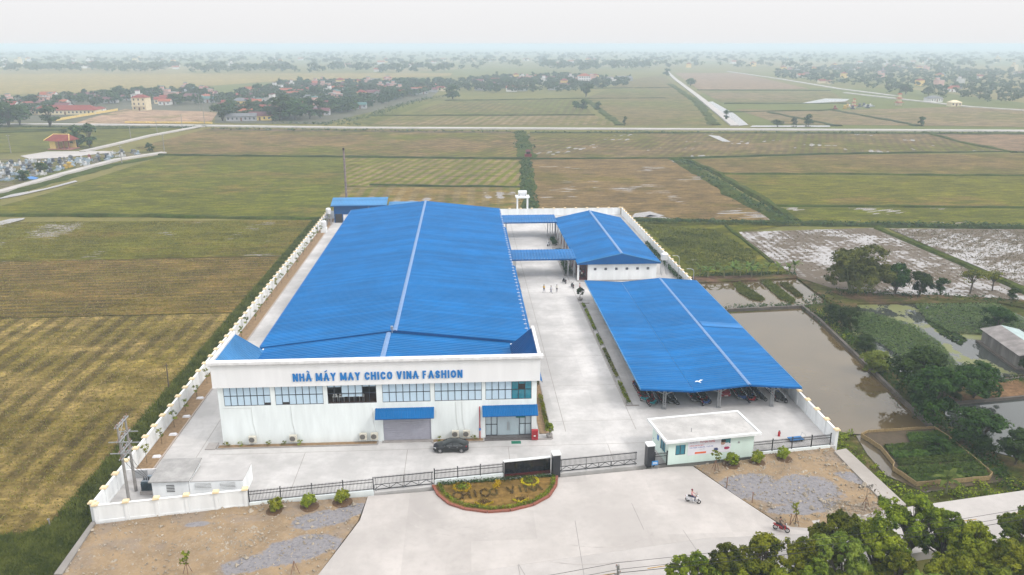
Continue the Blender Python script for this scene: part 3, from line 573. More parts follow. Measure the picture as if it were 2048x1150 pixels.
# upper windows: six bands of 7 x 2 panes
RV = random.Random(3)
for i, (x0, x1) in enumerate(WIN):
    wn = thing('window', None, None); wn.parent = fac
    n = 7; cw = (x1-x0)/n; zm = (WZ0+WZ1)/2+.02
    fr = MB().box(x0, x1, YF+.06, YF+.14, WZ0, WZ0+.07).box(x0, x1, YF+.06, YF+.14, WZ1-.07, WZ1).box(x0, x1, YF+.055, YF+.13, zm-.045, zm+.045)
    for k in range(n+1):
        x = x0+k*cw; fr.box(max(x0, x-.035), min(x1, x+.035), YF+.05, YF+.145, WZ0+.002, WZ1-.002)
    fr.build('frame', FRAME, wn)
    for k in range(n):
        for rrow in range(2):
            za, zb = (WZ0+.05, zm-.03) if rrow == 0 else (zm+.03, WZ1-.05)
            xa, xb = x0+k*cw+.04, x0+(k+1)*cw-.04
            if i == 5 and k >= 4: mat = TEAL
            elif i == 2 and (rrow == 0 or k in (0, 1, 5, 6)): mat = None
            else: mat = BLIND
            if mat is None:                       # clear panes: the loom room shows through
                if rrow == 1: MB().box(xa, xb, YF+.16, YF+.18, zb-.42, zb).build('blind', BLIND, wn)
                continue
            MB().box(xa, xb, YF+.09, YF+.11, za, zb).build('pane', mat, wn)
            if mat is BLIND and (i, k, rrow) in ((0, 6, 0), (1, 1, 0)): MB().box(xa, xb, YF+.075, YF+.088, za, za+.32).build('opening_shade', DARKG, wn)  # dark plate over the pane, coloured as the unlit room behind an open sash
            if (i, k, rrow) == (5, 5, 1): MB().box(xa, xb, YF+.075, YF+.088, za, za+.72).build('opening_shade', DARKG, wn)
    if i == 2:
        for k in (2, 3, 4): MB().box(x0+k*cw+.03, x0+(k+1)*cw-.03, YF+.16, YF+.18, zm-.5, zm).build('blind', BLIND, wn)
        MB().box(x0+.1, x1-.1, YF+3.6, YF+3.7, 5.4, 8.2).build('room_shade', DARKG, wn)  # near-black sheet whose colour stands in for the room's dark depth
MACH = flat('machine_white', (.7, .7, .68), .4)
for k, x in enumerate((-17.3, -16.5, -15.2, -13.9)):
    sm = thing('sewing_machine', 'white machine on stand behind the clear window, number %s from the west end' % ('one', 'two', 'three', 'four')[k], 'machine', (x, YF+1.1, 5.4), 0, 'machines behind the open blinds')
    MB().box(-.35, .35, -.25, .25, .7, .78).build('table', MACH, sm)
    MB().box(-.28, .22, -.08, .08, .95, 1.1).box(.1, .24, -.08, .08, .78, .95).box(-.28, -.2, -.06, .06, .82, .95).build('head', MACH, sm)
    MB().box(-.32, -.26, -.2, .2, 0, .7).build('leg', STEEL, sm); MB().box(.26, .32, -.2, .2, 0, .7).build('leg', STEEL, sm)

# sign letters
def text_mesh(body, size, depth, offset, width=None, spacing=1.0, name='letters'):
    cu = bpy.data.curves.new(name, 'FONT'); cu.body = body; cu.size = size; cu.extrude = depth; cu.offset = offset; cu.space_character = spacing; cu.resolution_u = 3
    ob = bpy.data.objects.new(name, cu); COL.objects.link(ob); dg = bpy.context.evaluated_depsgraph_get()
    me = bpy.data.meshes.new_from_object(ob.evaluated_get(dg)); bpy.data.objects.remove(ob); return me
def place_text(body, x0, x1, zb, cap, y, mat, parent, depth=.06, offset=.03, ry=0, nm='letter'):
    """one mesh per letter, standing on an XZ plane facing -Y; the line spans x0..x1, capitals `cap` high"""
    items = []; cur = 0.
    for ch in body:
        if ch == ' ': cur += .34; continue
        me = text_mesh(ch, 1.0, depth/cap*.7, offset)
        co_ = np.empty(len(me.vertices)*3, np.float32); me.vertices.foreach_get('co', co_); co_ = co_.reshape(-1, 3)
        a, b = co_[:, 0].min(), co_[:, 0].max()
        items.append((me, co_, cur-a)); cur += (b-a)+.085
    tot = cur-.085; sx = (x1-x0)/tot
    H_ = text_mesh('H', 1.0, .01, offset); hc = np.array([v.co.y for v in H_.vertices]); capu = hc.max()-hc.min(); base = hc.min()
    for me, co_, off in items:
        n = co_.copy(); n[:, 0] = x0+(co_[:, 0]+off)*sx; n[:, 2] = zb+(co_[:, 1]-base)*cap/capu; n[:, 1] = y-co_[:, 2]*depth*8
        me.vertices.foreach_set('co', n.reshape(-1)); me.update(); me.materials.clear(); me.materials.append(mat); link(nm, me, parent)
sg = thing('sign', None, None); sg.parent = fac
SW = {'I': .28, 'M': .92, 'N': .74, 'H': .74, 'A': .82, 'Y': .78, 'C': .74, 'O': .80, 'V': .78, 'F': .64, 'S': .70}
STROKE = {'C': [(.98, .74), (.86, .92), (.5, 1), (.16, .88), (0, .5), (.16, .12), (.5, 0), (.86, .08), (.98, .26)], 'O': [(.5, 1), (.14, .88), (0, .5), (.14, .12), (.5, 0), (.86, .12), (1, .5), (.86, .88), (.5, 1)], 'S': [(.94, .76), (.8, .94), (.5, 1), (.16, .92), (.06, .74), (.2, .58), (.8, .42), (.96, .25), (.84, .07), (.5, 0), (.14, .08), (.02, .26)],
    'N': [(0, 0), (0, 1), (1, 0), (1, 1)], 'M': [(0, 0), (0, 1), (.5, .1), (1, 1), (1, 0)], 'V': [(0, 1), (.5, 0), (1, 1)]}
EXTRA = {'H': [[(0, 0), (0, 1)], [(1, 0), (1, 1)], [(0, .52), (1, .52)]], 'A': [[(0, 0), (.5, 1), (1, 0)], [(.18, .3), (.82, .3)]], 'Y': [[(0, 1), (.5, .46), (1, 1)], [(.5, .46), (.5, 0)]], 'F': [[(0, 0), (0, 1), (1, 1)], [(0, .52), (.85, .52)]], 'I': [[(.5, 0), (.5, 1)]]}
def bold_line(body, x0, x1, zb, cap, y, mat, parent, th=.21):
    t = th*cap; base = {'\u00c0': 'A', '\u00c1': 'A'}; tot = 0
    for ch in body: tot += .42 if ch == ' ' else SW[base.get(ch, ch)]+.17
    u = (x1-x0)/(tot-.17); cur = x0
    for ch in body:
        if ch == ' ': cur += .42*u; continue
        b = base.get(ch, ch); wd = SW[b]*u; m = MB(); paths = EXTRA.get(b) or [STROKE[b]]; k = 0
        f = lambda p: (cur+t/2+p[0]*(wd-t), zb+(t/2 if b in 'COS' else 0)+p[1]*(cap-(t if b in 'COS' else 0)))
        for path in paths:
            for a, c in zip(path[:-1], path[1:]):
                a, c = Vector(f(a)), Vector(f(c)); d = (c-a).normalized(); horizontal = abs(d.y) < .1; diag = b in 'NMVAY' and abs(d.x) > .05
                tw = t*(.82 if horizontal else 1.) / (1 if not diag else 1); n = Vector((-d.y, d.x))*tw/2; ext = d*(t*.18 if b in 'COS' else 0); k += 1; yy = y-.0012*k
                if horizontal and b == 'F' and a.y > zb+cap*.8: a.y -= tw/2; c.y -= tw/2
                if diag:
                    hx = Vector((t/2/max(.35, abs(d.y)), 0)); q = [a-hx, a+hx, c+hx, c-hx]
                else: q = [a-n-ext, a+n-ext, c+n+ext, c-n+ext]
                ar = sum(q[i].x*q[(i+1) % 4].y-q[(i+1) % 4].x*q[i].y for i in range(4)); q = q if ar > 0 else q[::-1]
                m.add([(v.x, yy-.09, v.y) for v in q]+[(v.x, y+.02, v.y) for v in q], [(0, 1, 2, 3), (0, 4, 5, 1), (1, 5, 6, 2), (2, 6, 7, 3), (3, 7, 4, 0)])
        o = m.build('letter', mat, parent)
        if ch in base:
            s_ = 1 if ch == '\u00c1' else -1; cx = cur+wd/2; MB().bar((cx-s_*.16*cap, y-.04, zb+cap*(1.14+.0)), (cx+s_*.12*cap, y-.04, zb+cap*1.32), .1, .13*cap).build('accent', mat, o) if s_ == 1 else MB().bar((cx-.16*cap, y-.04, zb+cap*1.32), (cx+.12*cap, y-.04, zb+cap*1.14), .1, .13*cap).build('accent', mat, o)
        cur += wd+.17*u
bold_line('NH\u00c0 M\u00c1Y MAY CHICO VINA FASHION', -22.2, -.72, 9.02, 1.06, YF-.44, SIGNB, sg)

# doors and canopies at the foot of the front
sh = thing('roller_shutter', None, None); sh.parent = fac
for k in range(22): MB().box(-11.2, -4.97, YF+.1+.02*(k % 2), YF+.16, .12+k*.154, .12+k*.154+.146).build('slat', SHUT, sh)
MB().box(-11.4, -4.8, YF-.5, YF+.1, .0, .1).build('ramp', GREYC, sh)
def awning(x0, x1, parent):
    a = thing('awning', None, None); a.parent = parent
    ribs((x0, YF-1.25, 3.82), (x1, YF-1.25, 3.82), (x1, YF, 4.78), (x0, YF, 4.78), .22, .05).build('sheet', BLUE, a)
    MB().box(x0, x1, YF-1.26, YF-1.22, 3.72, 3.82).build('edge_trim', BLUE2, a)
    b = MB()
    for k in range(4):
        x = x0+.3+k*(x1-x0-.6)/3; b.bar((x, YF-1.2, 3.75), (x, YF, 4.7), .05, .05).bar((x, YF-1.2, 3.72), (x, YF, 3.6), .04, .04)
    b.build('bracket', STEEL, a)
awning(-12.1, -4.5, fac); awning(1.75, 9.0, fac)
en = thing('entrance', None, None); en.parent = fac
MB().box(2.15, 8.25, YF+.35, YF+.42, .3, 3.25).build('glazing', GLASS, en)
f = MB()
for x in (2.17, 2.93, 3.70, 6.66, 7.43, 8.2): f.box(x-.04, x+.04, YF+.27, YF+.34, .3, 3.22)
for a, b in ((2.2, 3.7), (6.66, 8.2)):
    for z in (.33, 1.9, 3.16): f.box(a, b, YF+.275, YF+.335, z-.04, z+.04)
f.build('frame', FRAME, en)
for x in (5.1, 5.28): MB().box(x-.03, x+.03, YF+.22, YF+.3, 1.0, 2.2).build('door_handle', CHROME, en)
MB().box(6.2, 7.4, YF+.24, YF+.28, 2.8, 3.05).build('air_curtain', GREENM, en)
MB().box(1.95, 8.9, YF-.72, YF+.3, 0, .14).box(2.15, 8.7, YF-.4, YF+.3, .142, .28).build('step', flat('granite_step', (.14, .13, .13), .5, .3, 5), en)
MB().box(5.5, 6.75, YF-1.7, YF-.95, .006, .03).build('door_mat', GREENM, label='green door mat before the glass entrance', cat='mat')
fb = thing('fire_hose_cabinet', 'red fire hose cabinet beside the glass entrance', 'fire cabinet', (8.62, YF-.78, .0))
MB().box(-.42, .42, -.2, .2, .12, 1.5).build('casing', REDM, fb); MB().box(-.3, .3, -.22, -.2, .3, 1.35).build('door', flat('red_dark', (.3, .01, .02), .4), fb); MB().box(-.15, .1, -.235, -.22, .6, .8).build('label_plate', MACH, fb)
pp = thing('standpipe', 'thin red pipe running up the white front beside the entrance', 'pipe', (1.42, YF-.1, 0)); MB().cyl((0, 0, 0), (0, 0, 4.7), .07).build('pipe', REDM, pp); MB().cyl((0, 0, 1.3), (0, 0, 1.6), .12).build('valve', SIGNB, pp)

# outdoor air conditioner units
ACW = flat('ac_casing', alb(225, 220, 205, .8), .5, .1, 4); ACF = flat('ac_fan_grille', (.13, .12, .11), .5)
def make_ac(x, lab):
    a = thing('air_conditioner', lab, 'air conditioner', (x, YF-.42, .5), 0, 'air conditioner units along the front wall')
    MB().box(-.46, .46, -.18, .2, .08, .98).build('casing', ACW, a)
    MB().lathe([(.36, -.20), (.30, -.22), (.22, -.21), (.12, -.22), (0, -.21)], (-.08, 0, .53), 18, 'y').build('fan_grille', ACF, a)
    MB().box(-.36, -.28, -.16, .35, 0, .079).box(.28, .36, -.16, .35, 0, .079).build('bracket', STEEL, a)
    return a
for x, lab in ((-28.0, 'beige air conditioner unit under the westernmost window band'), (-22.8, 'beige air conditioner unit under the second window band'), (-13.8, 'beige air conditioner, west one of the pair beside the shutter'),
               (-12.35, 'beige air conditioner, east one of the pair beside the shutter'), (-1.8, 'beige air conditioner behind the car, nearer the shutter'), (-.35, 'beige air conditioner behind the car, nearer the red pipe')): make_ac(x, lab)
CAB = flat('cable_grey', (.6, .6, .6), .7)
cbl = MB()
for x, zt in ((-27.9, 5.4), (-22.9, 5.4), (-12.5, 4.9), (-1.7, 5.4), (-.9, 5.4)): cbl.tube([(x, YF-.03, zt), (x+.05, YF-.03, 3), (x+.3, YF-.03, 1.5)], .022, 5)
cbl.tube([(-31.5, YF-.03, 5.35), (-28.4, YF-.03, 5.3), (-27.9, YF-.03, 5.2)], .022, 5); cbl.build('refrigerant_line', CAB, fac)
# planting bed along the foot of the wall
def bed(x0, x1):
    b = thing('planting_bed', 'narrow earth bed with low kerb under the front wall, %s' % ('west of the shutter' if x0 < -20 else 'between shutter and entrance'), 'planting bed')
    MB().box(x0, x1, YF-.85, YF-.02, .0, .1).build('soil', SOIL, b); MB().box(x0-.1, x1+.1, YF-1.0, YF-.86, 0, .16).box(x0-.2, x0-.02, YF-.855, YF, 0, .15).box(x1+.02, x1+.2, YF-.855, YF, 0, .15).build('kerb', GREYC, b)
bed(-32.4, -12.1); bed(-4.7, 1.8)
MB().box(-34.0, -32.7, 94.6, 96.4, 0, .1).box(-33.6, -33, 94.58, 94.61, .0, .06).build('drain_cover', GREYC, label='concrete drain box at the west corner of the factory front', cat='drain')

# ------------------------------------------------------------------ canteen
can = thing('canteen_building', 'white canteen hall with blue gable roof and six small square windows', 'building')
CX0, CX1, CR, CY0, CY1, CE, CZ = 24.1, 42.6, 33.9, 167.3, 214.5, 4.25, 6.35
ribs((CX0, CY0, CE), (CX0, CY1, CE), (CR, CY1, CZ), (CR, CY0, CZ)).build('roof_slope', BLUE, can); ribs((CX1, CY0, CE), (CX1, CY1, CE), (CR, CY1, CZ), (CR, CY0, CZ)).build('roof_slope', BLUE, can)
cp = MB().slab([(CR-.3, CY0-.1, CZ+.05), (CR, CY0-.1, CZ+.15), (CR, CY1+.1, CZ+.15), (CR-.3, CY1+.1, CZ+.05)], .03); cp.slab([(CR, CY0-.1, CZ+.151), (CR+.3, CY0-.1, CZ+.051), (CR+.3, CY1+.1, CZ+.051), (CR, CY1+.1, CZ+.151)], .03); cp.build('ridge_cap', CAPM, can)
gb = MB().add([(CX0, CY0-.02, CE-.35), (CX1, CY0-.02, CE-.35), (CX1, CY0-.02, CE+.02), (CR, CY0-.02, CZ), (CX0, CY0-.02, CE+.02)], [(0, 1, 2, 3, 4)]); gb.add([(CX0, CY1, CE-.35), (CX1, CY1, CE-.35), (CX1, CY1, CE+.02), (CR, CY1, CZ), (CX0, CY1, CE+.02)], [(4, 3, 2, 1, 0)]); gb.build('gable', BLUE2, can)
MB().slab([(CX0-.05, CY0-.1, CE+.06), (CR, CY0-.1, CZ+.06), (CR, CY0-.02, CZ+.06), (CX0-.05, CY0-.02, CE+.06)], .16).slab([(CR, CY0-.101, CZ+.061), (CX1+.05, CY0-.101, CE+.061), (CX1+.05, CY0-.02, CE+.061), (CR, CY0-.02, CZ+.061)], .16).build('barge_board', PALEB, can)
CWY = 168.0
wx = [27.95+k*2.35 for k in range(6)]
m = MB().box(26.6, 41.9, CWY, CWY+.22, 0, 2.35).box(26.6, 41.9, CWY, CWY+.22, 2.95, 3.9); prev = 26.6
for x in wx: m.box(prev, x, CWY, CWY+.22, 2.35, 2.95); prev = x+.62
m.box(prev, 41.9, CWY, CWY+.22, 2.35, 2.95); m.box(41.68, 41.9, CWY+.22, CY1-.5, 0, 3.9); m.box(26.6, 41.68, CY1-.7, CY1-.5, 0, 3.9); m.build('wall', WHITE, can)
m = MB()
for a, b in ((168.25, 171), (173, 186), (188, 200), (202, 213.8)): m.box(26.6, 26.8, a, b, 0, 3.9)
m.build('side_wall', flat('red_brown_wall', alb(150, 92, 84), .8, .2, 2), can)
for x in wx:
    o = MB().box(x+.04, x+.58, CWY+.08, CWY+.12, 2.39, 2.91).build('window', flat('dim_glass', (.16, .17, .2), .2), can); MB().box(x+.29, x+.33, CWY+.05, CWY+.079, 2.36, 2.94).box(x, x+.62, CWY+.052, CWY+.078, 2.63, 2.67).build('frame', FRAME, o)
for y in [168.3+k*5.6 for k in range(9)]: MB().box(24.35, 24.75, y-.2, y+.2, 0, 4.1).build('column', WHITE, can)
MB().box(24.2, 41.9, 167.5, 214, 0, .16).build('plinth', GREYC, can); MB().box(24.8, 26.6, 168.3, 213.8, .16, .2).build('porch_floor', flat('red_tile', alb(136, 56, 52), .6, .2, 2), can)
# ------------------------------------------------------------------ covered walkways
def walkway(y0, y1, lab, x0=9.4, x1=24.4):
    a = thing('covered_walkway', lab, 'walkway', (0, 0, 0), 0, 'covered walkways between hall and canteen')
    ribs((x0, y0, 4.5), (x1, y0, 4.5), (x1, y1, 5.1), (x0, y1, 5.1)).build('roof', BLUE, a)
    MB().box(x0, x1, y0-.06, y0-.01, 4.2, 4.52).box(x0, x1, y1+.01, y1+.06, 4.8, 5.1).build('fascia', BLUE2, a)
    for x in (22.6, 23.9):
        for y in (y0+.3, y1-.3): MB().box(x-.1, x+.1, y-.1, y+.1, 0, 4.5).build('post', STEEL, a)
    for y in (y0+.3, y1-.3): MB().box(10.8, 11, y-.1, y+.1, 0, 4.5).build('post', STEEL, a)
walkway(170.3, 176.6, 'nearer blue covered walkway linking hall and canteen'); walkway(208.6, 215.4, 'farther blue covered walkway linking hall and canteen')
# ------------------------------------------------------------------ boiler house, chimney, water tower, tanks
bo = thing('boiler_house', 'blue steel boiler house behind the hall roof', 'building')
MB().box(-38.2, -23.2, 232, 237.5, .0, 5.1).build('wall', BLUE2, bo); MB().box(-37.9, -35.9, 231.93, 231.99, 0, 2.6).build('door', DARKG, bo); MB().box(-35.6, -34.2, 231.92, 231.99, .2, 2.4).build('door', COPING, bo)
ribs((-39, 231.2, 5.15), (-22.8, 231.2, 5.15), (-22.8, 236.6, 6.55), (-39, 236.6, 6.55), .4).build('roof', PALEB, bo); ribs((-22.8, 240, 5.6), (-39, 240, 5.6), (-39, 236.6, 6.55), (-22.8, 236.6, 6.55), .4).build('roof', PALEB, bo)
MB().box(-39, -22.8, 231.14, 231.19, 4.9, 5.2).build('fascia', BLUE2, bo)
MB().bar((-29.2, 231.9, 2.6), (-27.9, 231.9, 5.0), .9, .06).build('inclined_duct', STEEL, bo)
lt = thing('lean_to_shed', 'low pale blue lean-to beside the boiler house', 'shed'); ribs((-22.6, 232.2, 4.3), (-14, 232.2, 4.3), (-14, 237, 5.1), (-22.6, 237, 5.1), .4).build('roof', PALEB, lt); MB().box(-22.4, -14.2, 232.5, 236.8, 0, 4.3).build('wall', BLUE2, lt)
ch = thing('chimney', 'tall rusty steel chimney behind the boiler house', 'chimney', (-35.7, 241, 0))
for k in range(6): MB().cyl((0, 0, k*3.42), (0, 0, k*3.42+3.40), .34-.012*k, .33-.012*k, 12).build('stack_section', flat('rusty_steel', alb(170, 150, 146, .6), .7, .35, 1.2), ch); MB().cyl((0, 0, k*3.42+3.36), (0, 0, k*3.42+3.44), .38-.012*k, .38-.012*k, 12).build('flange', flat('rust_dark', alb(130, 104, 96, .6), .8, .3, 2), ch)
MB().cyl((0, 0, 19.9), (0, 0, 20.7), .29, .29, 12).build('cap', DARKG, ch)
wt = thing('water_tower', 'white concrete tower with steel water tank behind the yard', 'tower', (17.4, 240.6, 0))
for x in (-1.55, 1.55):
    for y in (-1.3, 1.3): MB().box(x-.17, x+.17, y-.17, y+.17, 0, 5.4).build('leg', WHITE, wt)
MB().box(-2.1, 2.1, -1.8, 1.8, 5.4, 5.75).box(-1.9, 1.9, -1.6, 1.6, 5.25, 5.4).build('platform', WHITE, wt); MB().box(-1.38, 1.38, -1.45, -1.3, 0, 1.9).build('panel', WHITE, wt)
tk = MB(); tk.lathe([(0, -1.35), (.5, -1.33), (.68, -1.25), (.68, 1.25), (.5, 1.33), (0, 1.35)], (0, 0, 6.75), 18, 'x'); tk.build('tank', flat('stainless_tank', (.72, .73, .75), .3, .1, 4, metal=.3), wt, smooth=40)
MB().box(-1.1, -.9, -.5, .5, 5.75, 6.3).box(.9, 1.1, -.5, .5, 5.75, 6.3).build('cradle', STEEL, wt)
def steel_tank(x, y, h, lab, r=.62, body=1.3):
    a = thing('water_tank', lab, 'tank', (x, y, 0)); 
    if h < 2.6: MB().box(-.8, .8, -.8, .8, 0, h).build('stand', WHITE, a)
    else:
        for sx in (-.6, .6):
            for sy in (-.6, .6): MB().box(sx-.06, sx+.06, sy-.06, sy+.06, 0, h-.1).build('leg', STEEL, a)
        MB().box(-.7, .7, -.7, .7, h-.1, h-.01).build('deck', STEEL, a); MB().bar((-.6, -.6, .3), (.6, -.6, h-.4), .05, .05).bar((.6, -.62, .3), (-.6, -.62, h-.4), .05, .05).build('brace', STEEL, a)
    MB().lathe([(0, h), (r, h), (r, h+body), (r*.7, h+body+.25), (.15, h+body+.36), (0, h+body+.4)], (0, 0, 0), 16).build('tank', flat('stainless_tank', (.72, .73, .75)), a, smooth=40)
steel_tank(44.6, 172.0, 3.6, 'steel water tank on tall stand at the canteen corner', .85, 1.2); steel_tank(-39.2, 219.5, 1.4, 'white water tank by the west wall near boiler house', .8, 1.6); steel_tank(-39.3, 229, 3.4, 'steel tank on red stand beside the boiler house', .75, 1.3)
# lamp posts right of the canteen
for x, y in ((46.4, 166.2), (46.6, 155.5)):
    a = thing('street_lamp', 'thin curved lamp post by the east wall, %s' % ('near the canteen corner' if y > 160 else 'near the parking shed'), 'street lamp', (x, y, 0)); MB().tube([(0, 0, 0), (0, 0, 5.2), (-.15, 0, 5.7), (-.6, 0, 5.95), (-1.1, 0, 5.95)], .06, 6).build('post', STEEL, a); MB().box(-1.5, -1.0, -.12, .12, 5.9, 6.0).build('lamp_head', STEEL, a)
# ------------------------------------------------------------------ parking shed
ps = thing('parking_shed', 'open parking shed of lattice posts under three blue roof slopes', 'shed')
PY0, PY1 = 101.6, 155.4; PX_ = ((24.1, 3.85, 31.6, 3.35), (31.64, 3.35, 39.5, 4.1), (39.54, 4.1, 47.1, 3.45))
for k, (xa, za, xb, zb) in enumerate(PX_):
    for j, (ya, yb) in enumerate(((PY0, 128.2), (128.15, PY1))):
        ribs((xa, ya, za+.02*j), (xa, yb, za+.02*j), (xb, yb, zb+.02*j), (xb, ya, zb+.02*j)).build('roof_slope', BLUE, ps)
    MB().add([(xa, PY0-.03, za-.22), (xb, PY0-.03, zb-.22), (xb, PY0-.03, zb+.05), (xa, PY0-.03, za+.05)], [(0, 1, 2, 3)]).add([(xa, PY1+.03, za-.22), (xb, PY1+.03, zb-.22), (xb, PY1+.03, zb+.05), (xa, PY1+.03, za+.05)], [(3, 2, 1, 0)]).build('edge_trim', BLUE2, ps)
MB().box(24.0, 24.09, PY0, PY1, 3.65, 3.92).box(47.1, 47.19, PY0, PY1, 3.25, 3.52).build('edge_trim', PALEB, ps)
MB().slab([(39.27, PY0-.05, 4.15), (39.52, PY0-.05, 4.25), (39.52, PY1, 4.25), (39.27, PY1, 4.15)], .03).slab([(39.521, PY0-.05, 4.251), (39.78, PY0-.05, 4.14), (39.78, PY1, 4.14), (39.521, PY1, 4.251)], .03).build('ridge_cap', CAPM, ps)
MB().slab([(39.98, 126.0, 4.19), (47.08, 126.0, 3.58), (47.08, 128.3, 3.58), (39.98, 128.3, 4.19)], .02).build('replacement_sheet', roofmat('new_blue_sheet', (.012, .15, .40)), ps, label='paler replacement roof sheet')
lat = None
for k, x in enumerate((27.9, 35.85, 43.6)):
    xa, za, xb, zb = PX_[k]; zc = (za+zb)/2-.2
    for j in range(8):
        y = 103.1+j*7.2
        if lat is None or k == k:
            m = MB(); a = .17
            for sx in (-a, a):
                for sy in (-a, a): m.box(sx-.03, sx+.03, sy-.03, sy+.03, .05, zc)
            n = 6; h = (zc-.1)/n
            for q in range(n):
                for s in (-1, 1):
                    m.bar((-a*s*(1 if q % 2 else -1), -a, .1+q*h), (a*s*(1 if q % 2 else -1), -a, .1+(q+1)*h), .025, .025) if s == 1 else None
                m.bar((-a, a, .1+q*h), (a, a, .1+(q+1)*h), .025, .025); m.bar((a, -a, .1+q*h), (a, a, .1+(q+1)*h), .025, .025); m.bar((-a, -a, .1+(q+1)*h), (a, -a, .1+(q+1)*h), .025, .025)
            m.box(-.3, .3, -.3, .3, 0, .05)
            c = m.build('lattice_post', STEEL, ps, loc=(x, y, 0))
            MB().bar((-.1, 0, zc-1.1), (-2.4, 0, za-.3+(x-2.4-xa)/(xb-xa)*(zb-za)), .08, .08).bar((.1, 0, zc-1.1), (2.4, 0, za-.3+(x+2.4-xa)/(xb-xa)*(zb-za)), .08, .08).build('brace', STEEL, c)
        MB().bar((xa+.1, y, za-.14), (xb-.1, y, zb-.14), .1, .16).build('rafter', STEEL, ps)
    for q in range(5):
        xx = xa+.4+q*(xb-xa-.8)/4; MB().bar((xx, PY0+.1, za+(xx-xa)/(xb-xa)*(zb-za)-.05), (xx, PY1-.1, za+(xx-xa)/(xb-xa)*(zb-za)-.05), .06, .06).build('purlin', STEEL, ps)
# ------------------------------------------------------------------ guard house
gx, gy = fl(66.25, -.3)
gh = thing('guard_house', 'pale mint guard house with flat roof and recruitment banner', 'guard house', (gx, gy, 0), FA)
m = MB().box(0, 11.4, 0, .2, 0, 1.25).box(0, 11.4, 0, .2, 2.6, 3.2).box(0, .95, 0, .2, 1.25, 2.6).box(2.25, 11.4, 0, .2, 1.25, 2.6).box(11.2, 11.4, .2, 5.4, 0, 3.2).box(0, 11.2, 5.2, 5.4, 0, 3.2).box(0, .2, .2, 1.0, 0, 3.2).box(0, .2, 1.0, 2.6, 0, 1.0).box(0, .2, 1.0, 2.6, 2.5, 3.2).box(0, .2, 2.6, 5.2, 0, 3.2).build('wall', MINT2, gh)
MB().box(-.55, 12.0, -.5, 5.95, 3.2, 3.42).build('roof', concmat('pale_screed', alb(220, 217, 214, .64), .3, .5), gh)
MB().box(-.6, 12.05, -.56, -.3, 3.2, 3.53).box(-.6, 12.05, 5.75, 6.0, 3.2, 3.53).box(-.6, -.35, -.3, 5.75, 3.2, 3.53).box(11.8, 12.05, -.3, 5.75, 3.2, 3.53).build('parapet', WHITE, gh)
wn = MB().box(1.0, 2.2, .06, .1, 1.3, 2.55).build('window', TEAL, gh); MB().box(.95, 1.02, .03, .12, 1.25, 2.6).box(2.18, 2.25, .03, .12, 1.25, 2.6).box(1.55, 1.63, .02, .058, 1.3, 2.55).box(1.022, 2.178, .03, .12, 1.25, 1.31).build('frame', FRAME, wn)
wn = MB().box(.06, .1, 1.05, 2.55, 1.05, 2.45).build('window', TEAL, gh); MB().box(.02, .058, 1.75, 1.83, 1.02, 2.48).box(.02, .13, 1.0, 1.06, 1.0, 2.5).box(.02, .13, 2.54, 2.6, 1.0, 2.5).build('frame', FRAME, wn)
MB().box(-.04, -.002, 3.2, 3.7, 1.7, 2.4).build('notice_plate', SIGNB, gh); MB().cyl((3.6, 1.6, 3.42), (3.6, 1.6, 3.95), .05).build('roof_pipe', STEEL, gh)
MB().cyl((9.35, -.05, 2.2), (9.35, 0, 2.2), .14, .14, 10).build('wall_lamp', STEEL, gh)
bn = thing('banner', 'recruitment banner with red and blue lettering on the guard house wall', 'banner', (gx, gy, 0), FA)
MB().box(2.55, 8.25, -.03, -.004, 1.05, 3.1).build('sheet', flat('banner_white', (.74, .74, .80), .6, .04), bn)
pic = thing('photo_print', None, None); pic.parent = bn
def blob(x, z, rx, rz, col, nm, y=-.034, n=12): MB().add([(x+rx*math.cos(2*math.pi*i/n)*(1+.15*math.sin(5*i)), y, z+rz*math.sin(2*math.pi*i/n)*(1+.12*math.cos(3*i))) for i in range(n)], [tuple(range(n))]).build(nm, flat(nm, col, .6, .15, 3), pic)
MB().add([(6.95, -.033, 2.35), (8.2, -.033, 2.2), (8.2, -.033, 3.05), (6.95, -.033, 3.05)], [(0, 1, 2, 3)]).build('print_teal', flat('print_teal', (.04, .22, .25), .6, .4, 2), pic)
blob(7.2, 2.35, .35, .28, (.45, .28, .22), 'print_face', -.036); blob(7.6, 1.95, .75, .4, (.72, .72, .78), 'print_shirt', -.035); blob(6.3, 1.55, .33, .24, (.03, .05, .16), 'print_navy', -.037); blob(7.75, 1.6, .42, .2, (.38, .03, .10), 'print_red', -.038); blob(7.25, 2.62, .38, .2, (.03, .02, .02), 'print_hair', -.037)
bt = thing('lettering', None, None); bt.parent = bn
RDT = flat('banner_red', (.55, .04, .06), .6, .04); BLT = flat('banner_navy', (.06, .08, .36), .6, .04); ORG = flat('banner_orange', (.75, .13, .03), .6, .04); GRT = flat('banner_grey', (.4, .4, .45), .6, .04)
place_text('CHICO', 2.8, 3.75, 2.66, .26, -.034, GRT, bt, .004, .01); place_text('TUYỂN DỤNG', 4.1, 6.1, 2.62, .28, -.034, RDT, bt, .004, .02)
place_text('CÔNG NHÂN MAY', 2.75, 4.7, 2.24, .17, -.034, RDT, bt, .004, .02); place_text('THU NHẬP: 6.000.000 - 9.000.000', 2.75, 5.9, 1.97, .17, -.034, BLT, bt, .004, .01)
place_text('LIÊN HỆ', 4.1, 4.75, 1.72, .11, -.034, GRT, bt, .004, .01)
MB().box(3.5, 5.0, -.036, -.03, 1.18, 1.42).build('contact_strip', ORG, bt)

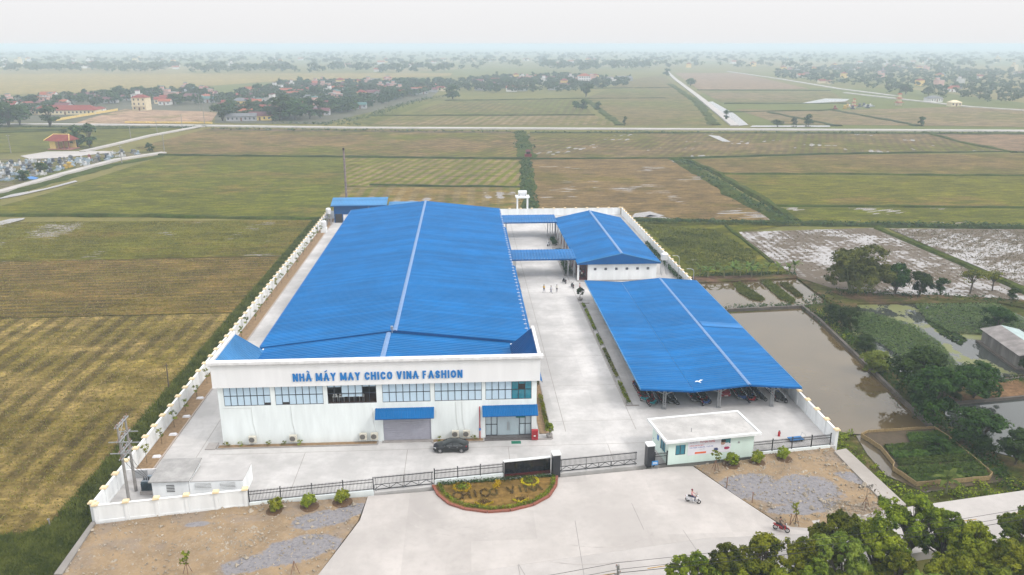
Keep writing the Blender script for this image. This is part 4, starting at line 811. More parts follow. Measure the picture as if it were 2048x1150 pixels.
# ------------------------------------------------------------------ boundary walls with capped pillars
def wall_line(name, lab, p0, p1, h, n, cat='wall', pil=True, z0=-1.0, inner=None):
    d = Vector((p1[0]-p0[0], p1[1]-p0[1])); L = d.length; a = math.atan2(d.y, d.x)
    w = thing(name, lab, cat, (p0[0], p0[1], 0), a)
    s = L/n
    for k in range(n):
        MB().box(k*s+.19, (k+1)*s-.19, -.10, .10, z0, h).box(k*s+.19, (k+1)*s-.19, -.14, .14, h+.002, h+.1).box(k*s+.19, (k+1)*s-.19, -.14, .14, z0, .25).build('panel', WHITE, w)
    pm = MB().box(-.185, .185, -.2, .2, z0, h+.12).mesh('pillar', WHITE); cm = MB().box(-.34, .34, -.36, .36, h+.122, h+.26).box(-.26, .26, -.28, .28, h+.262, h+.34).mesh('cap', CAPC)
    for k in range(n+1):
        o = link('pillar', pm, w); o.location = (k*s, 0, 0); c = link('cap', cm, o)
    return w
wall_line('boundary_wall', 'long white wall with cream pillar caps along the west paddies', (-41.2, 79.2), (-41.2, 238.6), 2.0, 52)
wall_line('boundary_wall', 'white wall with cream pillar caps in front of the substation', fl(.5), fl(16.1, .2), 2.0, 5)
wall_line('boundary_wall', 'white wall with cream caps along the pond and weedy ground', (47.6, 91.2), (47.8, 238.6), 2.0, 48)
wall_line('boundary_wall', 'white back wall of the yard before the far paddies', (-40.6, 238.9), (47.2, 238.9), 2.0, 26)

# ------------------------------------------------------------------ iron railings and gates on the front line
def railing(s0, s1, lab, posts, h=1.75, zb=.45, plinth=True, name='iron_fence', cat='fence', d=0):
    x, y = fl(s0, d); L = s1-s0; o = thing(name, lab, cat, (x, y, 0), FA)
    if plinth: MB().box(0, L, -.13, .13, -.6, zb-.1).build('plinth', MINT, o)
    MB().box(0, L, -.025, .025, zb, zb+.06).box(0, L, -.025, .025, h-.42, h-.36).box(0, L, -.025, .025, h-.08, h-.02).build('rail', BLACKM, o)
    m = MB(); n = int(L/.155)
    for k in range(n): m.box((k+.5)*L/n-.02, (k+.5)*L/n+.02, -.02, .02, zb-.05, h+.12)
    m.build('pickets', BLACKM, o, kind='stuff')
    pmh = MB().box(-.05, .05, -.05, .05, .0, h+.18).box(-.07, .07, -.07, .07, h+.18, h+.24).mesh('post', BLACKM)
    for k in range(posts+1): p = link('post', pmh, o); p.location = (k*L/posts, 0, 0)
    return o
railing(16.4, 30.3, 'black iron fence between substation wall and the small gate', 4, d=.3)
def sliding_gate(s0, s1, lab, h=1.75, d=.25):
    x, y = fl(s0, d); L = s1-s0; o = thing('sliding_gate', lab, 'gate', (x, y, 0), FA)
    MB().box(0, L, -.03, .03, .14, .24).box(0, L, -.03, .03, .78, .84).box(0, L, -.03, .03, h-.08, h).build('rail', BLACKM, o)
    m = MB(); n = int(L/.155)
    for k in range(n): m.box((k+.5)*L/n-.02, (k+.5)*L/n+.02, -.02, .02, .8, h+.12)
    m.build('pickets', BLACKM, o, kind='stuff')
    b = MB(); n = max(3, int(L/1.6))
    for k in range(n):
        a, c = k*L/n, (k+1)*L/n; b.bar((a, 0, .22), ((a+c)/2, 0, .78), .05, .05).bar(((a+c)/2, 0, .78), (c, 0, .22), .05, .05); b.box(a-.025, a+.025, -.03, .03, .2, .8)
    b.build('truss', BLACKM, o)
    for k in range(int(L/3)+1):
        a = .2+k*(L-.4)/max(1, int(L/3)); MB().lathe([(0, -.05), (.11, -.05), (.11, .05), (0, .05)], (a, 0, .11), 12, 'y').build('wheel', STEEL, o); MB().bar((a, .05, .2), (a, .05, h-.1), .05, .05).build('stay', BLACKM, o)
    return o
sliding_gate(30.4, 37.3, 'small black sliding gate west of the lawn bed', d=.6)
railing(37.45, 45.75, 'black iron fence behind the lawn bed', 3, zb=.6, d=.9)
# polished granite sign wall and gate pillars
GRAN = flat('black_granite', (.012, .012, .018), .12, .3, 6, spec=.6); GRANR = flat('dark_granite', (.03, .032, .04), .35, .5, 9)
x, y = fl(45.85, .8); sw = thing('sign_wall', 'black polished granite sign wall with white coping', 'sign wall', (x, y, 0), FA)
MB().box(0, 5.7, -.16, .16, -.2, 2.05).build('granite_panel', GRAN, sw); MB().box(-.05, 5.7, -.2, .2, 2.052, 2.16).build('coping', WHITE, sw); MB().box(0, 5.7, -.24, -.165, .0, .42).build('base_course', flat('red_granite', alb(110, 34, 38), .4, .2, 5), sw)
for s, z in ((1.2, .75), (2.85, .85), (4.9, 1.05)): MB().box(s-.22, s+.3, -.175, -.165, z-.05, z+.03).box(s, s+.1, -.176, -.166, z-.4, z).build('letter_bracket', BLACKM, sw)
def gate_pillar(s, lab, w=.46):
    x, y = fl(s); o = thing('gate_pillar', lab, 'pillar', (x, y, 0), FA); MB().box(-w, w, -w, w, 0, 2.9).build('shaft', GRANR, o); MB().box(-w-.05, w+.05, -w-.05, w+.05, 2.902, 3.08).build('cap', WHITE, o)
gate_pillar(52.05, 'speckled granite gate pillar with white cap beside the sign wall'); gate_pillar(63.95, 'speckled granite gate pillar with white cap beside the guard house')
sliding_gate(52.7, 62.5, 'long black sliding gate with truss base across the main entrance', d=.5)
o = railing(64.55, 66.15, 'narrow black iron wicket gate beside the guard house', 1, h=1.7, zb=.15, plinth=False, name='wicket_gate', cat='gate', d=-.25)
railing(77.75, 88.6, 'black iron fence between guard house and the pond wall', 4, h=1.8, zb=.45)
x, y = fl(66.3, 6.2)
bs = thing('notice_board', 'small blue notice board on legs before the granite pillar', 'notice board', (*fl(64.35, -.9), 0), FA)
MB().box(-.4, .4, -.03, .03, .55, 1.1).build('board', flat('notice_blue', (.02, .22, .55), .5), bs); MB().box(-.3, .3, -.036, -.031, .7, .78).box(-.3, .3, -.036, -.031, .86, .94).build('writing', MACH, bs)
for sx in (-.36, .36): MB().box(sx-.03, sx+.03, -.02, .02, 0, .55).build('leg', STEEL, bs)

# ------------------------------------------------------------------ substation corner
def at(u): return u
t1 = thing('switch_house', 'small white substation house with flat grey roof in the corner', 'building')
MB().box(-36.2, -32.1, 82.9, 87.2, 0, 2.35).build('wall', WHITE, t1); MB().add([(-36.45, 82.6, 2.36), (-31.9, 82.6, 2.36), (-31.9, 87.5, 2.62), (-36.45, 87.5, 2.62), (-36.45, 82.6, 2.5), (-31.9, 82.6, 2.5), (-31.9, 87.5, 2.76), (-36.45, 87.5, 2.76)], [(3, 2, 1, 0), (4, 5, 6, 7), (0, 1, 5, 4), (1, 2, 6, 5), (2, 3, 7, 6), (3, 0, 4, 7)]).build('roof', concmat('pale_screed2', alb(208, 206, 204, .6), .4, .6), t1)
for k in range(5): MB().box(-34.6, -33.7, 82.86, 82.895, 1.0+k*.2, 1.08+k*.2).build('louvre', DARKG, t1)
t2 = thing('store_shed', 'low white store with thin concrete roof beside the switch house', 'building')
MB().box(-32.05, -26.0, 82.9, 86.9, 0, 2.2).build('wall', WHITE, t2); MB().box(-31.85, -25.95, 82.85, 86.95, 2.203, 2.28).build('roof', YARD, t2)
for x0, x1 in ((-31.4, -29.6), (-28.6, -26.9)):
    o = MB().box(x0, x1, 82.87, 82.895, 1.3, 1.95).build('window', DARKG, t2)
    for k in range(4): MB().box(x0, x1, 82.83, 82.865, 1.32+k*.17, 1.41+k*.17).build('louvre', WHITE, o)
MB().box(-38.1, -37.5, 87.6, 87.9, 2.4, 2.75).build('meter_box', BLACKM, label='black box on the back edge of the switch house roof', cat='box') if False else None
cage = thing('screen_wall', 'low grey partition with cable panels behind the transformer', 'wall'); MB().box(-40.9, -36.3, 87.35, 87.5, 0, 1.5).build('panel', COPING, cage); MB().box(-39.9, -38.4, 87.28, 87.34, .4, 1.4).build('cabinet', STEEL, cage)
tr = thing('transformer', 'dark grey oil transformer on a plinth beside the switch house', 'transformer', (-37.3, 84.7, 0))
TRG = flat('transformer_grey', (.05, .08, .10), .45, .2, 3)
MB().box(-.85, .85, -.7, .7, 0, .45).build('plinth', GREYC, tr); MB().box(-.7, .7, -.45, .45, .45, 1.55).build('tank', TRG, tr)
for k in range(9): MB().box(-.66+k*.16, -.6+k*.16, -.62, -.45, .55, 1.45).build('cooling_fin', TRG, tr)
MB().box(-.6, .75, -.4, .4, 1.55, 1.65).lathe([(0, -.35), (.18, -.35), (.18, .35), (0, .35)], (.3, .2, 1.95), 12, 'x').build('lid', flat('tank_pale', (.22, .26, .3), .4), tr)
for k in range(3): MB().lathe([(.05, 1.65), (.1, 1.72), (.06, 1.78), (.1, 1.84), (.06, 1.9), (.03, 2.1)], (-.4+k*.25, -.1, 0), 8).build('bushing', DARKG, tr)
pol = thing('transformer_poles', 'pair of concrete power poles with steel cross arms in the substation', 'power pole', (-39.0, 84, 0))
PCON = concmat('pole_concrete', alb(176, 172, 168, .64), .3, 1)
for y in (-1.05, 1.05): MB().cyl((0, y, 0), (0, y, 9.6), .19, .12, 10).build('pole', PCON, pol)
ISO = flat('insulator', (.30, .18, .14), .3, .2, 5)
for z in (9.3, 7.6, 6.2, 5.4):
    MB().box(-.16, -.06, -1.6, 1.6, z, z+.12).box(.10, .18, -1.6, 1.6, z, z+.12).build('cross_arm', STEEL, pol)
    for q in (-1.5, -.75, 0, .75, 1.5):
        o = MB().lathe([(.03, 0), (.07, .05), (.04, .1), (.08, .15), (.04, .2), (.06, .26), (0, .3)], (0, q, z+.12), 8).build('insulator', ISO, pol)
for z0, z1 in ((6.2, 7.6), (7.6, 9.3), (5.4, 6.2)): MB().bar((-.12, -1.0, z0), (-.12, 1.0, z1), .05, .05).bar((.14, 1.0, z0), (.14, -1.0, z1), .05, .05).build('brace', STEEL, pol)
for z in (7.6, 6.2): MB().box(-1.1, 1.1, -1.35, -1.27, z-.1, z).box(-1.1, 1.1, 1.27, 1.35, z-.1, z).build('outrigger', STEEL, pol)
for k in range(3): MB().tube([(-.2, -.8+k*.8, 5.4), (.6, -.6+k*.6, 3.8), (1.35+k*.2, .55, 2.1)], .02, 5).build('drop_cable', BLACKM, pol)
# narrow service strip along the west wall: soil, young trees, concrete path kerb
MB().box(-41.0, -38.9, 89, 237.5, 0, .06).build('soil_strip', SOIL, kind='structure'); MB().box(-38.88, -38.7, 89, 237.5, 0, .14).build('kerb', concmat('kerb_pink', alb(210, 194, 182, .64), .2), kind='structure')
# kerbed islands beside the shed
ki = MB(); ki.box(22.7, 22.86, 104.5, 152, 0, .14); ki.box(23.6, 23.72, 104.8, 152, 0, .06); ki.box(22.7, 24.6, 104.3, 104.48, 0, .14); ki.box(22.7, 24.6, 152.02, 152.2, 0, .14); ki.build('kerb', GREYC, kind='structure')
MB().box(22.0, 24.3, 172, 213, 0, .13).build('kerb', GREYC, kind='structure')
MB().box(9.4, 10.9, 96.5, 135, 0, .1).build('soil_strip', SOIL, kind='structure'); MB().box(10.92, 11.06, 95, 135, 0, .14).box(9.0, 10.9, 94.8, 95.0, 0, .14).build('kerb', GREYC, kind='structure')

# ------------------------------------------------------------------ plants
LEAF_D = leafmat('leaf_dark', (.012, .034, .006), (.05, .095, .014), .7, .12); LEAF_M = leafmat('leaf_mid', (.045, .08, .006), (.28, .32, .022), .7, .15); LEAF_L = leafmat('leaf_light', (.10, .16, .018), (.27, .33, .05))
LEAF_N = leafmat('leaf_near_dark', (.026, .05, .006), (.18, .22, .018), .7, .15); LEAF_FAR = leafmat('leaf_far', (.024, .062, .026), (.10, .16, .05), .3); LEAF_Y = leafmat('leaf_yellowgreen', (.16, .21, .015), (.36, .38, .03), 2.); LEAF_B = leafmat('leaf_bamboo', (.07, .10, .016), (.20, .23, .05), .5)
LOTUS = leafmat('lotus_leaf', (.06, .12, .04), (.15, .24, .07), 1.2); GRASSL = leafmat('grass_blade', (.07, .095, .016), (.18, .20, .04), .5); GRASSW = leafmat('weed_blade', (.07, .10, .018), (.22, .25, .05), .12); STUB = leafmat('stubble_straw', (.26, .215, .085), (.52, .44, .21), .4, .1); STUBG = leafmat('stubble_green', (.16, .16, .035), (.30, .27, .07), .3, .1)
BARK = flat('bark', (.10, .08, .06), .95, .3, 6); FLOWER = leafmat('flower_yellow', (.50, .38, .01), (.80, .64, .02), 3., .2)

def leaf_quads(rng, centers, normals, size, flatness=.0):
    n = len(centers); r = rng.normal(size=(n, 3)); r -= (r*normals).sum(1, keepdims=True)*normals; r /= np.linalg.norm(r, axis=1, keepdims=True)+1e-9
    b = np.cross(normals, r); s = size*rng.uniform(.45, 1.6, (n, 1)); a = r*s; b = b*s*.62
    return np.stack([centers-a, centers-b*.9, centers+a, centers+b*.9], 1)
def crown_mesh(name, seed, blobs, nclump, nleaf, leaf, mat, clump_r=.8, up=.35):
    """blobs: ellipsoids (x,y,z,rx,ry,rz); leaf clumps hang on their shells, leaves fill each clump"""
    rng = np.random.default_rng(seed); vol = np.array([b[3]*b[4]*b[5] for b in blobs])**.67; vol /= vol.sum(); V = []
    for b, f in zip(blobs, vol):
        k = max(3, int(nclump*f)); d = rng.normal(size=(k, 3)); d /= np.linalg.norm(d, axis=1, keepdims=True); d[:, 2] = np.where(d[:, 2] < -.35, -d[:, 2], d[:, 2])
        rad = rng.uniform(.55, 1.08, (k, 1))**.6; c = np.array(b[:3])+d*rad*np.array(b[3:6])
        for i in range(k):
            m = int(nleaf*rng.uniform(.6, 1.4)); cr = clump_r*rng.uniform(.6, 1.3)
            e = rng.normal(size=(m, 3)); e /= np.linalg.norm(e, axis=1, keepdims=True); p = c[i]+e*cr*rng.uniform(.25, 1, (m, 1))**.5*np.array([1, 1, .72])
            nrm = e*.7+d[i]*.5+rng.normal(size=(m, 3))*.45; nrm[:, 2] += up; nrm /= np.linalg.norm(nrm, axis=1, keepdims=True)
            V.append(leaf_quads(rng, p, nrm, leaf))
    return np_mesh(name, np.concatenate(V), 4, mat)
def trunk_mesh(name, seed, h, r0, blobs, base_h, mat=None):
    r = random.Random(seed); m = MB(); top = Vector((r.uniform(-.15, .15), r.uniform(-.15, .15), base_h)); m.cyl((0, 0, -.3), top, r0, r0*.75, 7)
    for b in blobs:
        e = Vector((b[0]*.85, b[1]*.85, b[2]+.2*b[5])); mid = top.lerp(e, .5)+Vector((0, 0, .15*h*.3)); m.cyl(top, mid, r0*.6, r0*.4, 6); m.cyl(mid, e, r0*.4, r0*.12, 5)
        for _ in range(3):
            q = Vector((b[0]+r.uniform(-.7, .7)*b[3], b[1]+r.uniform(-.7, .7)*b[4], b[2]+r.uniform(-.2, .7)*b[5])); m.cyl(mid, q, r0*.25, r0*.06, 4)
    return m.mesh(name, mat or BARK)
def rblobs(seed, H, Rr, n, base=.35, ks=(.42, .62)):
    r = random.Random(seed); out = []
    for i in range(n):
        a = 2*math.pi*i/n+r.uniform(-.5, .5); q = Rr*r.uniform(.25, .62 if ks[0] > .4 else .85); k = Rr*r.uniform(*ks)
        out.append((q*math.cos(a), q*math.sin(a), H*r.uniform(base+.12, .78), k, k, k*r.uniform(.7, 1.0)))
    out.append((0, 0, H*.78, Rr*.55, Rr*.55, H*.2) if ks[0] > .4 else (0, 0, H*.80, Rr*.36, Rr*.36, H*.17)); return out
TREES = {}
def tree_kind(key, seed, H, Rr, n, nclump, nleaf, leaf, mat, base=.3, cr=.8, ks=(.42, .62)):
    bl = rblobs(seed, H, Rr, n, base, ks); TREES[key] = (crown_mesh('crown', seed, bl, nclump, nleaf, leaf, mat, cr), trunk_mesh('trunk', seed, H, .05*H**.75, bl, H*base), H)
def tree(key, label, x, y, h, z=-.8, cat='tree', name='tree', group=None, rz=None, wide=1.):
    cm, tm, H = TREES[key]; k = h/H; o = thing(name, label, cat, (x, y, z), rnd.uniform(0, 6.28) if rz is None else rz, group); o.scale = (k*wide, k*wide, k)
    link('crown', cm, o); link('trunk', tm, o); return o
for i in range(4): tree_kind('near%d' % i, 20+i, 8., 3.3, 17, 230, 62, .145, (LEAF_M, LEAF_N, LEAF_M, LEAF_L)[i], .22, .42, (.2, .36))
for i in range(4): tree_kind('mid%d' % i, 40+i, 6., 2.9, 7, 130, 70, .15, (LEAF_D, LEAF_D, LEAF_D, LEAF_L)[i], .08, .65)
for i in range(5): tree_kind('far%d' % i, 60+i, 9., 4.3, 7, 70, 24, .42, LEAF_FAR, .0, 1.1)
for i in range(3): tree_kind('slim%d' % i, 80+i, 10., 2.3, 7, 55, 24, .36, LEAF_FAR, .02, .8)
tree_kind('sparse0', 91, 6., 3., 6, 60, 26, .15, LEAF_M, .42, .6)

# foreground crowns by the road, lower right
FORE_T = [((20.33,60.25), 7.0, 0, .9), ((23.34,61.36), 7.2, 1, .9), ((26.78,61.88), 7.6, 0, .9), ((30.67,61.93), 7.2, 2, .8), ((35.54,65.24), 7.6, 1, .9), ((34.31,60.96), 7.5, 3, .95),
    ((38.77,63.63), 7.8, 2, .9), ((43.99,66.90), 8.2, 0, .95), ((46.33,64.92), 7.4, 1, .9), ((47.45,62.59), 7.6, 2, .95), ((49.25,60.07), 7.4, 0, 1.0), ((30.96,59.45), 6.6, 1, .9), ((44.39,59.26), 6.8, 2, 1.0),
    ((38.60,59.59), 6.6, 0, 1.), ((23.66,58.51), 6.2, 2, 1.), ((55.56,66.17), 7.0, 1, 1.), ((27.34,58.78), 6.2, 0, .95), ((34.78,57.77), 6.0, 2, 1.1), ((46.59,57.23), 6.4, 1, 1.1), ((40.43,57.29), 5.6, 3, 1.1)]
ordn = 'first second third fourth fifth sixth seventh eighth ninth tenth eleventh twelfth thirteenth fourteenth fifteenth sixteenth seventeenth eighteenth nineteenth twentieth'.split()
for i, ((x, y), h, k, wd) in enumerate(sorted(FORE_T, key=lambda q: q[0][0])):
    tree('near%d' % k, ('bright yellow-green' if k == 3 else 'leafy green') + ' roadside tree in the lower corner, %s from the forecourt side' % ordn[i], x, y, h, -.4, group='roadside trees', wide=wd)
# gardens around the ponds (base pixel -> ground point, height)
for (x, y), h, k, lab, wd in [((66.93,105.60), 6.4, 0, 'big dark tree on the dike above the brown pond', 1.15), ((64.70,98.27), 6.2, 2, 'broad dark green tree at the foot of the pond dike', 1.1),
        ((65.39,115.58), 3.0, 3, 'small bright green tree at the lotus pond edge', 1.3), ((67.98,124.17), 2.4, 2, 'low bush near the bend of the retaining wall', 1.3), ((70.33,136.70), 3.2, 1, 'dark bush above the pond retaining wall', 1.2), ((69.87,140.97), 2.6, 0, 'dark bush at the corner of the ponds', 1.2),
        ((74.94,104.95), 4.2, 1, 'dense dark bush on the dike between lotus and grey pond', 1.35), ((66.84,90.70), 4.0, 1, 'rounded dark bush beside the grey pond', 1.35), ((68.80,86.37), 3.4, 2, 'dark bush at the picture edge beside the grey pond', 1.2), ((89.61,113.13), 3., 0, 'dark bush at the corner of the shack', 1.),
        ((97.86,133.70), 3.4, 1, 'dark bush beside the grey shack roof', 1.3), ((90.1,155.8), 5.4, 0, 'dark twin-crowned tree beside the bamboo clump', .75), ((94.4,154.1), 4.2, 1, 'small round tree standing alone above the lotus pond', .85), ((99.9,155.9), 2.8, 2, 'little shrub on the bank above the lotus pond', .8),
        ((112.5,151.0), 2.0, 2, 'small shrub on the flooded paddy bank', 1.), ((71.99,104.77), 1.8, 2, 'low shrub under the dark pond tree', 1.), ((66.30,89.11), 1.8, 2, 'low green shrub on the pond path', 1.3), ((60.48,89.46), 1.7, 2, 'low shrub at the vegetable plot corner', 1.6)]:
    tree('mid%d' % k, lab, x, y, h*1.3, -.7, cat='tree' if h > 3 else 'bush', name='tree' if h > 3 else 'bush', wide=wd)
for (x, y), h, lab in [((106.9,156.5), 5.0, 'thin spreading tree above the lotus pond'), ((112.8,158.0), 4.2, 'thin sparse tree next to the paddy divider')]: tree('sparse0', lab, x, y, h, -.7, wide=1.25)
# the big bamboo clump
bb = []; rb = random.Random(5)
for i in range(13):
    a = rb.uniform(0, 6.28); q = rb.uniform(.5, 3.6); bb.append((q*math.cos(a)*1.25, q*math.sin(a), rb.uniform(2.2, 6.6)*(1.05-q*.08), rb.uniform(1.2, 1.8), rb.uniform(1.2, 1.8), rb.uniform(1.2, 1.7)))
bx, by = (82.3,158.0); bcl = thing('bamboo_clump', 'tall feathery bamboo clump on the bank behind the ponds', 'bamboo', (bx, by, -.7)); bcl.scale = (1.55, 1.4, 1.45)
link('crown', crown_mesh('crown', 9, bb+[(0, 0, 3.2, 2.6, 2.4, 2.4), (1.6, 0, 2.2, 2, 2, 1.8), (-1.8, .3, 2.4, 2, 2, 1.9), (.4, 0, 5.4, 1.9, 1.8, 1.5)], 330, 80, .14, LEAF_B, .6, .15), bcl)
for b in bb: MB().cyl((b[0]*.3, b[1]*.3, 0), (b[0]*.7, b[1]*.7, b[2]*.6), .09, .07, 6).cyl((b[0]*.7, b[1]*.7, b[2]*.6), (b[0], b[1], b[2]+.4), .07, .03, 6).build('culm', flat('culm', (.16, .18, .06), .7), bcl)

# low growth that nobody could count
def scatter(name, label, regions, mat, seed, blades=3, h=(.2, .5), w=.05, lean=.5):
    """regions: (poly, n, z). crossed blades"""
    rng = np.random.default_rng(seed); V = []
    for poly, n, z in regions:
        P = np.array(poly); lo, hi = P.min(0), P.max(0); pts = np.empty((0, 2))
        while len(pts) < n:
            q = rng.uniform(lo, hi, (n*2, 2)); ins = np.zeros(len(q), bool); j = len(P)-1
            for i in range(len(P)):
                c = ((P[i, 1] > q[:, 1]) != (P[j, 1] > q[:, 1])) & (q[:, 0] < (P[j, 0]-P[i, 0])*(q[:, 1]-P[i, 1])/(P[j, 1]-P[i, 1]+1e-12)+P[i, 0]); ins ^= c; j = i
            pts = np.concatenate([pts, q[ins]])
        pts = pts[:n]; V.append(blade_tris(rng, pts, z, blades, h, w, lean))
    return tag(link(name, np_mesh(name, np.concatenate(V), 3, mat)), label, None, None, 'stuff')
def blade_tris(rng, pts, z, blades, h, w, lean):
    n = len(pts)*blades; p = np.repeat(pts, blades, 0)+rng.normal(0, w*1.5, (n, 2)); a = rng.uniform(0, 6.28, n); hh = rng.uniform(*h, n); t = rng.normal(0, lean, (n, 2))*hh[:, None]
    d = np.stack([np.cos(a), np.sin(a)], 1)*(w*rng.uniform(.6, 1.4, n))[:, None]; z0 = np.full(n, z)
    return np.stack([np.column_stack([p-d, z0]), np.column_stack([p+d, z0]), np.column_stack([p+t, z0+hh])], 1)
def rows_pts(rng, poly_x, poly_y, ang, sp, step, jit):
    xs = np.arange(poly_x[0], poly_x[1], sp if ang == 90 else step); ys = np.arange(poly_y[0], poly_y[1], step if ang == 90 else sp); g = np.stack(np.meshgrid(xs, ys), -1).reshape(-1, 2); return g+rng.normal(0, jit, g.shape)
rng = np.random.default_rng(11)
pts = rows_pts(rng, (-76, -46), (64, 152), 90, .34, .42, .1); band = .5+.5*np.sin(pts[:, 0]*2*math.pi/3.4+.8*np.sin(pts[:, 1]*.07)+.5*np.sin(pts[:, 1]*.23)); tri = [blade_tris(rng, pts[rng.random(len(pts)) < .14+.75*band**2], -.82, 3, (.08, .22), .06, .7)]
pts = rows_pts(rng, (-112, -46), (153, 196), 0, .42, .6, .12); tri.append(blade_tris(rng, pts[rng.random(len(pts)) < .25+.65*(.5+.5*np.sin(pts[:, 1]*2*math.pi/2.6+.6*np.sin(pts[:, 0]*.06)))], -.82, 3, (.08, .22), .07, .7))
tag(link('stubble', np_mesh('stubble', np.concatenate(tri), 3, STUB)), 'dry rice stubble standing in rows on the near paddies', None, None, 'stuff')
scatter('stubble', 'greenish stubble on the paddies west of the wall', [([(-130, 198), (-46, 199), (-46, 240), (-150, 243)], 16000, -.82), ([(-80, 64), (-46, 64), (-46, 196), (-110, 196)], 16000, -.82)], STUBG, 12, 3, (.08, .25), .08)
scatter('grass', 'rank grass on the verge below the west wall', [([(-46.3, 50), (-41.5, 60), (-41.5, 240), (-45.8, 240)], 15000, -.8), ([(-47.87,67.35), (-53.28,76.90), (-47.51,77.74), (-44.62,80.60), (-42.09,79.77), (-41.27,69.56)], 9000, -.8)], GRASSL, 13, 4, (.25, .75), .09)
scatter('weeds', 'tangled weeds on the wet ground east of the wall', [([(51.8,227.2), (71.0,219.5), (73.1,196.1), (70.4,181.6), (53.0,176.0), (52.5,202.7)], 3500, -.8), ([(50.4,237.2), (99.0,227.2), (97.4,223.2), (48.7,228.8)], 3500, -.7)], GRASSW, 14, 4, (.15, .5), .12)
scatter('stubble', 'old stubble standing in the flooded paddies', [([(121.2,217.1), (160.8,214.1), (122.6,159.9), (122.2,188.1)], 2300, -.8)], leafmat('wet_stubble', (.10, .085, .05), (.20, .16, .09), .4, .1), 15, 4, (.15, .35), .06)
rng = np.random.default_rng(16); fp = [(77.2,215.3), (116.9,218.7), (117.9,182.1), (117.9,154.0), (114.72,149.47), (99.6,151.7), (79.3,162.9), (75.5,170.1), (74.5,186.0)]; P_ = np.array(fp); g_ = rows_pts(rng, (P_[:, 0].min(), P_[:, 0].max()), (P_[:, 1].min(), P_[:, 1].max()), 90, 1.55, .55, .13)
j_ = len(P_)-1; ins = np.zeros(len(g_), bool)
for i in range(len(P_)):
    c = ((P_[i, 1] > g_[:, 1]) != (P_[j_, 1] > g_[:, 1])) & (g_[:, 0] < (P_[j_, 0]-P_[i, 0])*(g_[:, 1]-P_[i, 1])/(P_[j_, 1]-P_[i, 1]+1e-12)+P_[i, 0]); ins ^= c; j_ = i
g_ = g_[ins]; g_ = g_[rng.random(len(g_)) < .35+.4*np.sin(g_[:, 0]*.11)*np.cos(g_[:, 1]*.13)]
tag(link('stubble', np_mesh('stubble', blade_tris(rng, g_, -.8, 4, (.12, .3), .09, .6), 3, leafmat('wet_stubble', (.10, .085, .05), (.20, .16, .09), .4, .1))), 'rows of old stubble in the nearer flooded paddy', None, None, 'stuff')
def pads(name, label, polys, mat, seed, size, h=(.1, .6), n=9000):
    rng = np.random.default_rng(seed); V = []
    for poly, m in polys:
        P = np.array(poly); lo, hi = P.min(0), P.max(0); q = rng.uniform(lo, hi, (m*3, 2)); ins = np.zeros(len(q), bool); j = len(P)-1
        for i in range(len(P)):
            c = ((P[i, 1] > q[:, 1]) != (P[j, 1] > q[:, 1])) & (q[:, 0] < (P[j, 0]-P[i, 0])*(q[:, 1]-P[i, 1])/(P[j, 1]-P[i, 1]+1e-12)+P[i, 0]); ins ^= c; j = i
        q = q[ins][:m]; k = len(q); nr = rng.normal(0, .35, (k, 3)); nr[:, 2] = 1; nr /= np.linalg.norm(nr, axis=1, keepdims=True)
        V.append(leaf_quads(rng, np.column_stack([q, rng.uniform(-.72+h[0], -.72+h[1], k)]), nr, size))
    return tag(link(name, np_mesh(name, np.concatenate(V), 4, mat)), label, None, None, 'stuff')
pads('lotus_leaves', 'dense lotus leaves covering most of the far pond', [([(74.88,144.22), (79.09,144.58), (83.69,136.46), (83.18,127.37), (79.98,116.23), (74.98,112.07), (72.91,115.61), (72.61,128.00), (71.37,135.82)], 15000), ([(90.64,148.93), (107.24,148.60), (106.93,139.35), (104.27,133.87), (94.85,131.23), (88.20,132.68), (87.91,140.48)], 12000)], LOTUS, 21, .17)
pads('water_weed', 'dark floating weed at the lotus pond margin', [([(87.91,140.48), (89.97,138.91), (89.52,129.49), (86.70,127.16), (86.37,132.79)], 700)], LEAF_D, 22, .3, (.02, .1))
# leafy banks
def bank(name, label, lines, mat, seed, leaf=.16, h=.8):
    rng = np.random.default_rng(seed); V = []
    for poly, w, per in lines:
        for a, b in zip(poly[:-1], poly[1:]):
            L = math.hypot(b[0]-a[0], b[1]-a[1]); n = int(L*per); t = rng.random(n); c = np.column_stack([a[0]+(b[0]-a[0])*t, a[1]+(b[1]-a[1])*t, np.full(n, -.7)]); c[:, :2] += rng.normal(0, w/2.4, (n, 2))
            for ci in c:
                m = 9; e = rng.normal(size=(m, 3)); e /= np.linalg.norm(e, axis=1, keepdims=True); e[:, 2] = abs(e[:, 2]); hh = h*rng.uniform(.4, 1.2); p = ci+e*np.array([hh*.8, hh*.8, hh]); nr = e+rng.normal(0, .4, (m, 3)); nr[:, 2] += .3; nr /= np.linalg.norm(nr, axis=1, keepdims=True); V.append(leaf_quads(rng, p, nr, leaf))
    return tag(link(name, np_mesh(name, np.concatenate(V), 4, mat)), label, None, None, 'stuff')
bank('undergrowth', 'dark undergrowth along the banks of the garden ponds', [([(74.6,157.3), (87.3,156.6), (100.8,153.7), (112.16,149.62)], 3., 7), ([(68.6,150.2), (69.37,134.59), (67.50,118.02), (66.46,105.53), (65.52,97.38), (64.29,89.60), (64.58,83.90)], 2.6, 7), ([(73.1,153.9), (75.59,145.71), (72.66,138.51)], 4, 6), ([(74.32,109.61), (88.62,111.65)], 1.6, 4), ([(51.6,173.2), (75.7,173.4)], 1.6, 5), ([(51.59,149.32), (67.4,150.3)], .7, 5), ([(67.81,98.80), (66.69,92.89), (64.43,82.72), (65.45,79.82)], 2.5, 6)], LEAF_D, 31)
